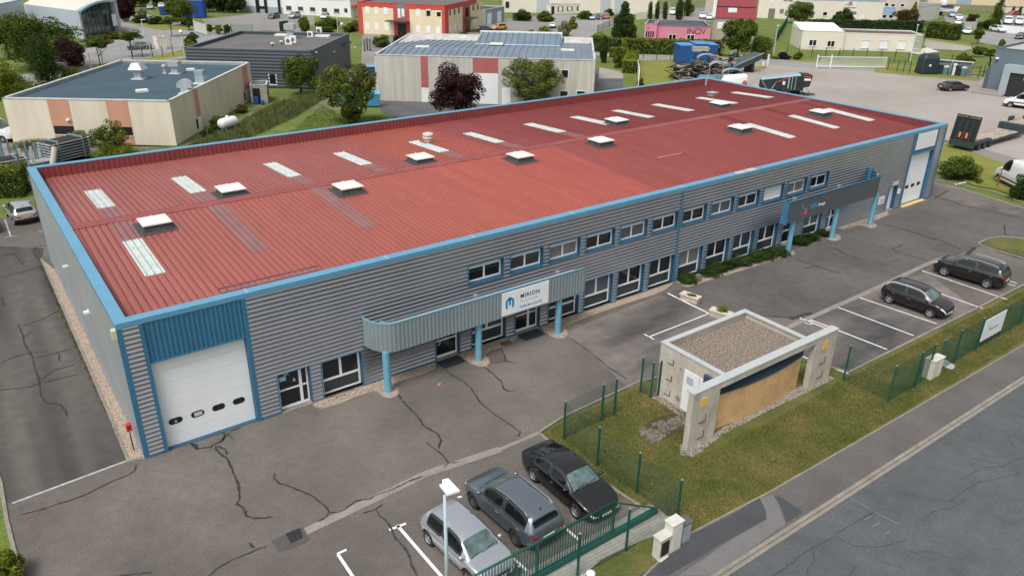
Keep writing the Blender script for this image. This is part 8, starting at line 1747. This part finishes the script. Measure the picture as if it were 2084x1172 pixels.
T_('dome','small lime bush by the red office side entrance',(945,70),64,24,LH,name='bush',cat='bush',seed=72,leaf=.12,trunk=0,n=1500)
T_('dome','large dark green bush before the long warehouse, left half',(1062,42),15,48,LD,name='bush',cat='bush',seed=73,leaf=.22,trunk=0,n=6000)
T_('dome','large green bush before the grey roller door',(1108,44),20,42,LG,name='bush',cat='bush',seed=74,leaf=.22,trunk=0,n=5000)
T_('dome','lime clipped bush at the car park corner, left',(1108,72),49,36,LY,name='bush',cat='bush',seed=75,leaf=.14,trunk=0,n=4000)
T_('dome','cream-flowered tall bush between the lime hedges',(1147,74),38,40,LC,name='bush',cat='bush',seed=76,leaf=.16,trunk=0,n=5000)
T_('dome','green clipped bush right of the cream-flowered one',(1166,60),32,22,LH,name='bush',cat='bush',seed=77,leaf=.15,trunk=0,n=3000)
T_('dome','lime ground bush right behind the roof ridge parapet',(1082,72),60,24,LH,name='bush',cat='bush',seed=78,leaf=.14,trunk=0,n=1800)
T_('dome','dark green bush left of the silver blue hatchback',(1190,40),16,34,LG,name='bush',cat='bush',seed=79,leaf=.2,trunk=0,n=4000)
T_('dome','green bush between the office porch and the conifer',(1240,32),16,30,LG,name='bush',cat='bush',seed=80,leaf=.2,trunk=0,n=3000)
T_('cone','big dark conifer before the long warehouse',(1268,76),3,74,LD,seed=81,leaf=.18,n=15000,trunk=.4)
for k,(x,w_) in enumerate(((1322,13),(1336,13),(1352,14))): T_('column','dark slim cypress behind the pink building, %s of three'%('left','middle','right')[k],(x,44),4,w_+3,LD,name='cypress',seed=82,leaf=.14,trunk=.1,n=4000,group='slim cypresses behind the pink building')
T_('column','broad dark cypress right of the street lamp',(1382,42),0,26,LD,name='cypress',seed=83,leaf=.16,trunk=.1,n=6000); T_('column','dark cypress between the broad one and the lime tree',(1398,34),-4,22,LD,name='cypress',seed=84,leaf=.16,trunk=.1,n=5000)
T_('round','lime green round tree right of the cypresses',(1403,30),7,22,LY,seed=85,leaf=.18,n=3000)
T_('dome','cream and green bush at the end of the long hedge',(1250,100),74,50,LC,name='bush',cat='bush',seed=86,leaf=.14,trunk=0,n=6000); T_('dome','lime bush at the left end of the long hedge',(1216,90),64,36,LY,name='bush',cat='bush',seed=87,leaf=.14,trunk=0,n=4500)
T_('column','dark shiny conifer touching the stained building roof',(1228,128),75,28,M('x_c',(1,1,1)) if 0 else LD,seed=88,leaf=.12,trunk=.1,n=9000)
T_('cone','feathery green young conifer beside the clipped yellow hedge',(1258,137),97,34,LG,seed=89,leaf=.14,trunk=.12,n=4500)
T_('dome','dark ivy along the white wavy screen',(1303,182),155,18,LD,name='bush',cat='bush',seed=90,leaf=.12,trunk=0,n=2500)
hedge('long clipped hedge with lime top before the pink building',G2(1262,108),G2(1470,113),2.6,HT(G2(1350,110),80),LH,leaf=.16,seed=4)
hedge('dark green hedge behind the dark conifer, left of the long hedge',G2(1205,104),G2(1262,107),2.4,2.6,LG,leaf=.16,seed=5)
hedge('clipped yellow box hedge left of the yellow lawn',G2(1279,150),G2(1287,124),2.2,2.0,LY,leaf=.13,seed=6); hedge('low clipped yellow hedge behind the feathery conifer',G2(1240,116),G2(1276,118),1.6,1.8,LY,leaf=.13,seed=7)
T_('round','large green tree in front of the beige building',(1500,118),38,78,LG,seed=91,leaf=.17,n=14000,clear=.3,trunk=.4)
T_('dome','green shrub mass right of the large green tree',(1545,116),70,60,LG,name='bush',cat='bush',seed=92,leaf=.15,trunk=0,n=7000); T_('dome','lime rounded bush right of the large green tree',(1543,118),97,32,LH,name='bush',cat='bush',seed=93,leaf=.13,trunk=0,n=4000)
T_('dome','dark purple low bush by the street, before the clinic lawn',(1594,120),104,34,LP,name='bush',cat='bush',seed=94,leaf=.12,trunk=0,n=3500); T_('dome','green low bush right of the dark purple one',(1622,121),103,26,LG,name='bush',cat='bush',seed=95,leaf=.12,trunk=0,n=3000); T_('dome','flat yellow flower bush at the yard entrance street',(1577,120),113,24,LY,name='bush',cat='bush',seed=96,leaf=.1,trunk=0,n=1500)
T_('round','broad green tree behind the clinic lawn',(1627,48),-2,62,LG,seed=97,leaf=.22,n=9000)
T_('round','dark green tree behind the clinic white roof',(1714,52),16,54,LD,seed=98,leaf=.2,n=8000); T_('round','brownish round tree right of the dark one behind the clinic',(1842,50),18,52,LB,seed=99,leaf=.2,n=8000); T_('cone','golden pointed conifer behind the clinic',(1855,48),5,30,M('leaves_gold') if 'leaves_gold' in MATS else leafmat('leaves_gold',(.08,.07,.01),(.26,.2,.02),(.4,.3,.03)),seed=100,leaf=.18,n=6000)
hedge('dark hedge row directly behind the clinic',G2(1640,62),G2(1880,66),2.0,2.6,LD,leaf=.2,seed=8); hedge('dense hedge between the clinic car park and the street',G2(1885,76),G2(1950,82),4,3.4,LG,leaf=.2,seed=9)
T_('dome','green bush mass above the clinic car park',(1905,66),40,50,LG,name='bush',cat='bush',seed=101,leaf=.2,trunk=0,n=5000); T_('dome','brown-red round bush below the top right warehouse',(1978,44),22,26,LB,name='bush',cat='bush',seed=102,leaf=.2,trunk=0,n=3500)
T_('cone','tall lush green tree left of the two white vans',(2026,52),-20,36,LG,seed=103,leaf=.2,n=8000); T_('dome','dark bush left of the white estate SUV',(2008,60),38,42,LD,name='bush',cat='bush',seed=104,leaf=.2,trunk=0,n=4500)
T_('ragged','small green tree beside the car pair behind the clinic hedge',(1988,90),58,26,LG,seed=105,leaf=.16,n=4000,clear=.8,trunk=.2); T_('ragged','small street tree on thin trunk before the grey hall',(2010,150),98,52,LG,seed=106,leaf=.15,n=5000,clear=2.6,trunk=.3); T_('dome','green bush left of the street tree by the grey hall',(1960,126),104,36,LH,name='bush',cat='bush',seed=107,leaf=.14,trunk=0,n=5000); T_('dome','dark low shrub under the green bush by the grey hall',(1972,130),118,26,LD,name='bush',cat='bush',seed=108,leaf=.13,trunk=0,n=2500); T_('ragged','loose dark shrub left of the grey hall corner',(1990,116),92,30,LG,name='bush',cat='bush',seed=109,leaf=.14,trunk=0,n=3500); T_('round','tiny round tree above the grey hall corner',(2036,100),80,13,LG,seed=110,leaf=.14,n=1500)
for k,(x,l) in enumerate(((2059,'left'),(2073,'right'))): T_('column','dark slim conifer behind the white vans, %s of two'%l,(x,34),14,10,LD,seed=111,leaf=.16,n=1500,group='slim conifers behind the white vans')
T_('dome','large green bush at the right end of the main building',(1946,362),305,88,LG,name='bush',cat='bush',seed=112,leaf=.09,trunk=0,n=14000); T_('dome','dark green bush behind the white delivery van on the right',(2078,405),345,60,LD,name='bush',cat='bush',seed=113,leaf=.09,trunk=0,n=6000)
T_('dome','tiny weed clump at the foot of the yellow grass strip',(1992,372),362,20,LD,name='weed',cat='weed',seed=114,leaf=.06,trunk=0,n=800)
hedge('dense green hedge behind the silver hatchback left of the building',G2(-90,402),G2(60,392),3.0,2.4,LH,leaf=.1,seed=10)
T_('dome','olive bush before the cream warehouse, left of the young tree',(165,300),262,70,LO,name='bush',cat='bush',seed=115,leaf=.1,trunk=0,n=6000); T_('ragged','young feathery tree growing before the cream warehouse',(232,318),235,76,LO,seed=116,leaf=.1,n=4500,clear=.1,trunk=.1); T_('dome','bright bush behind the blue parapet, before the cream warehouse',(235,322),288,110,LH,name='bush',cat='bush',seed=117,leaf=.09,trunk=0,n=9000); T_('dome','scrubby bush between the steel rack and the warehouse wall',(60,300),284,90,LO,name='bush',cat='bush',seed=118,leaf=.1,trunk=0,n=4000); T_('dome','dark bush row at the foot of the warehouse end wall, behind the tank',(452,262),232,60,LG,name='bush',cat='bush',seed=119,leaf=.1,trunk=0,n=5000); T_('dome','small dark bush left of the gas tank by the wall',(425,278),254,34,LG,name='bush',cat='bush',seed=120,leaf=.1,trunk=0,n=3000)
T_('dome','small bush at the far foot of the warehouse end wall',(492,228),210,40,LG,name='bush',cat='bush',seed=121,leaf=.1,trunk=0,n=3000)
grass_field('tall_grass',PXS((380,300),(470,262),(560,212),(640,190),(655,205),(600,240),(500,285),(430,310)),16000,'tall unmown grass between the cream warehouse and the wire fence',leafmat('tall_grass_blades',(.06,.09,.02),(.17,.19,.06),(.36,.34,.17)),.45,.035)
grass_field('lawn_blades',PXS((470,315),(600,262),(655,215),(700,235),(850,240),(1000,225),(900,262),(560,330)),26000,'mown bright lawn behind the long building',leafmat('lawn_blades',(.05,.1,.012),(.13,.2,.025),(.22,.28,.05)),.1,.03)
# mild haze over the distance
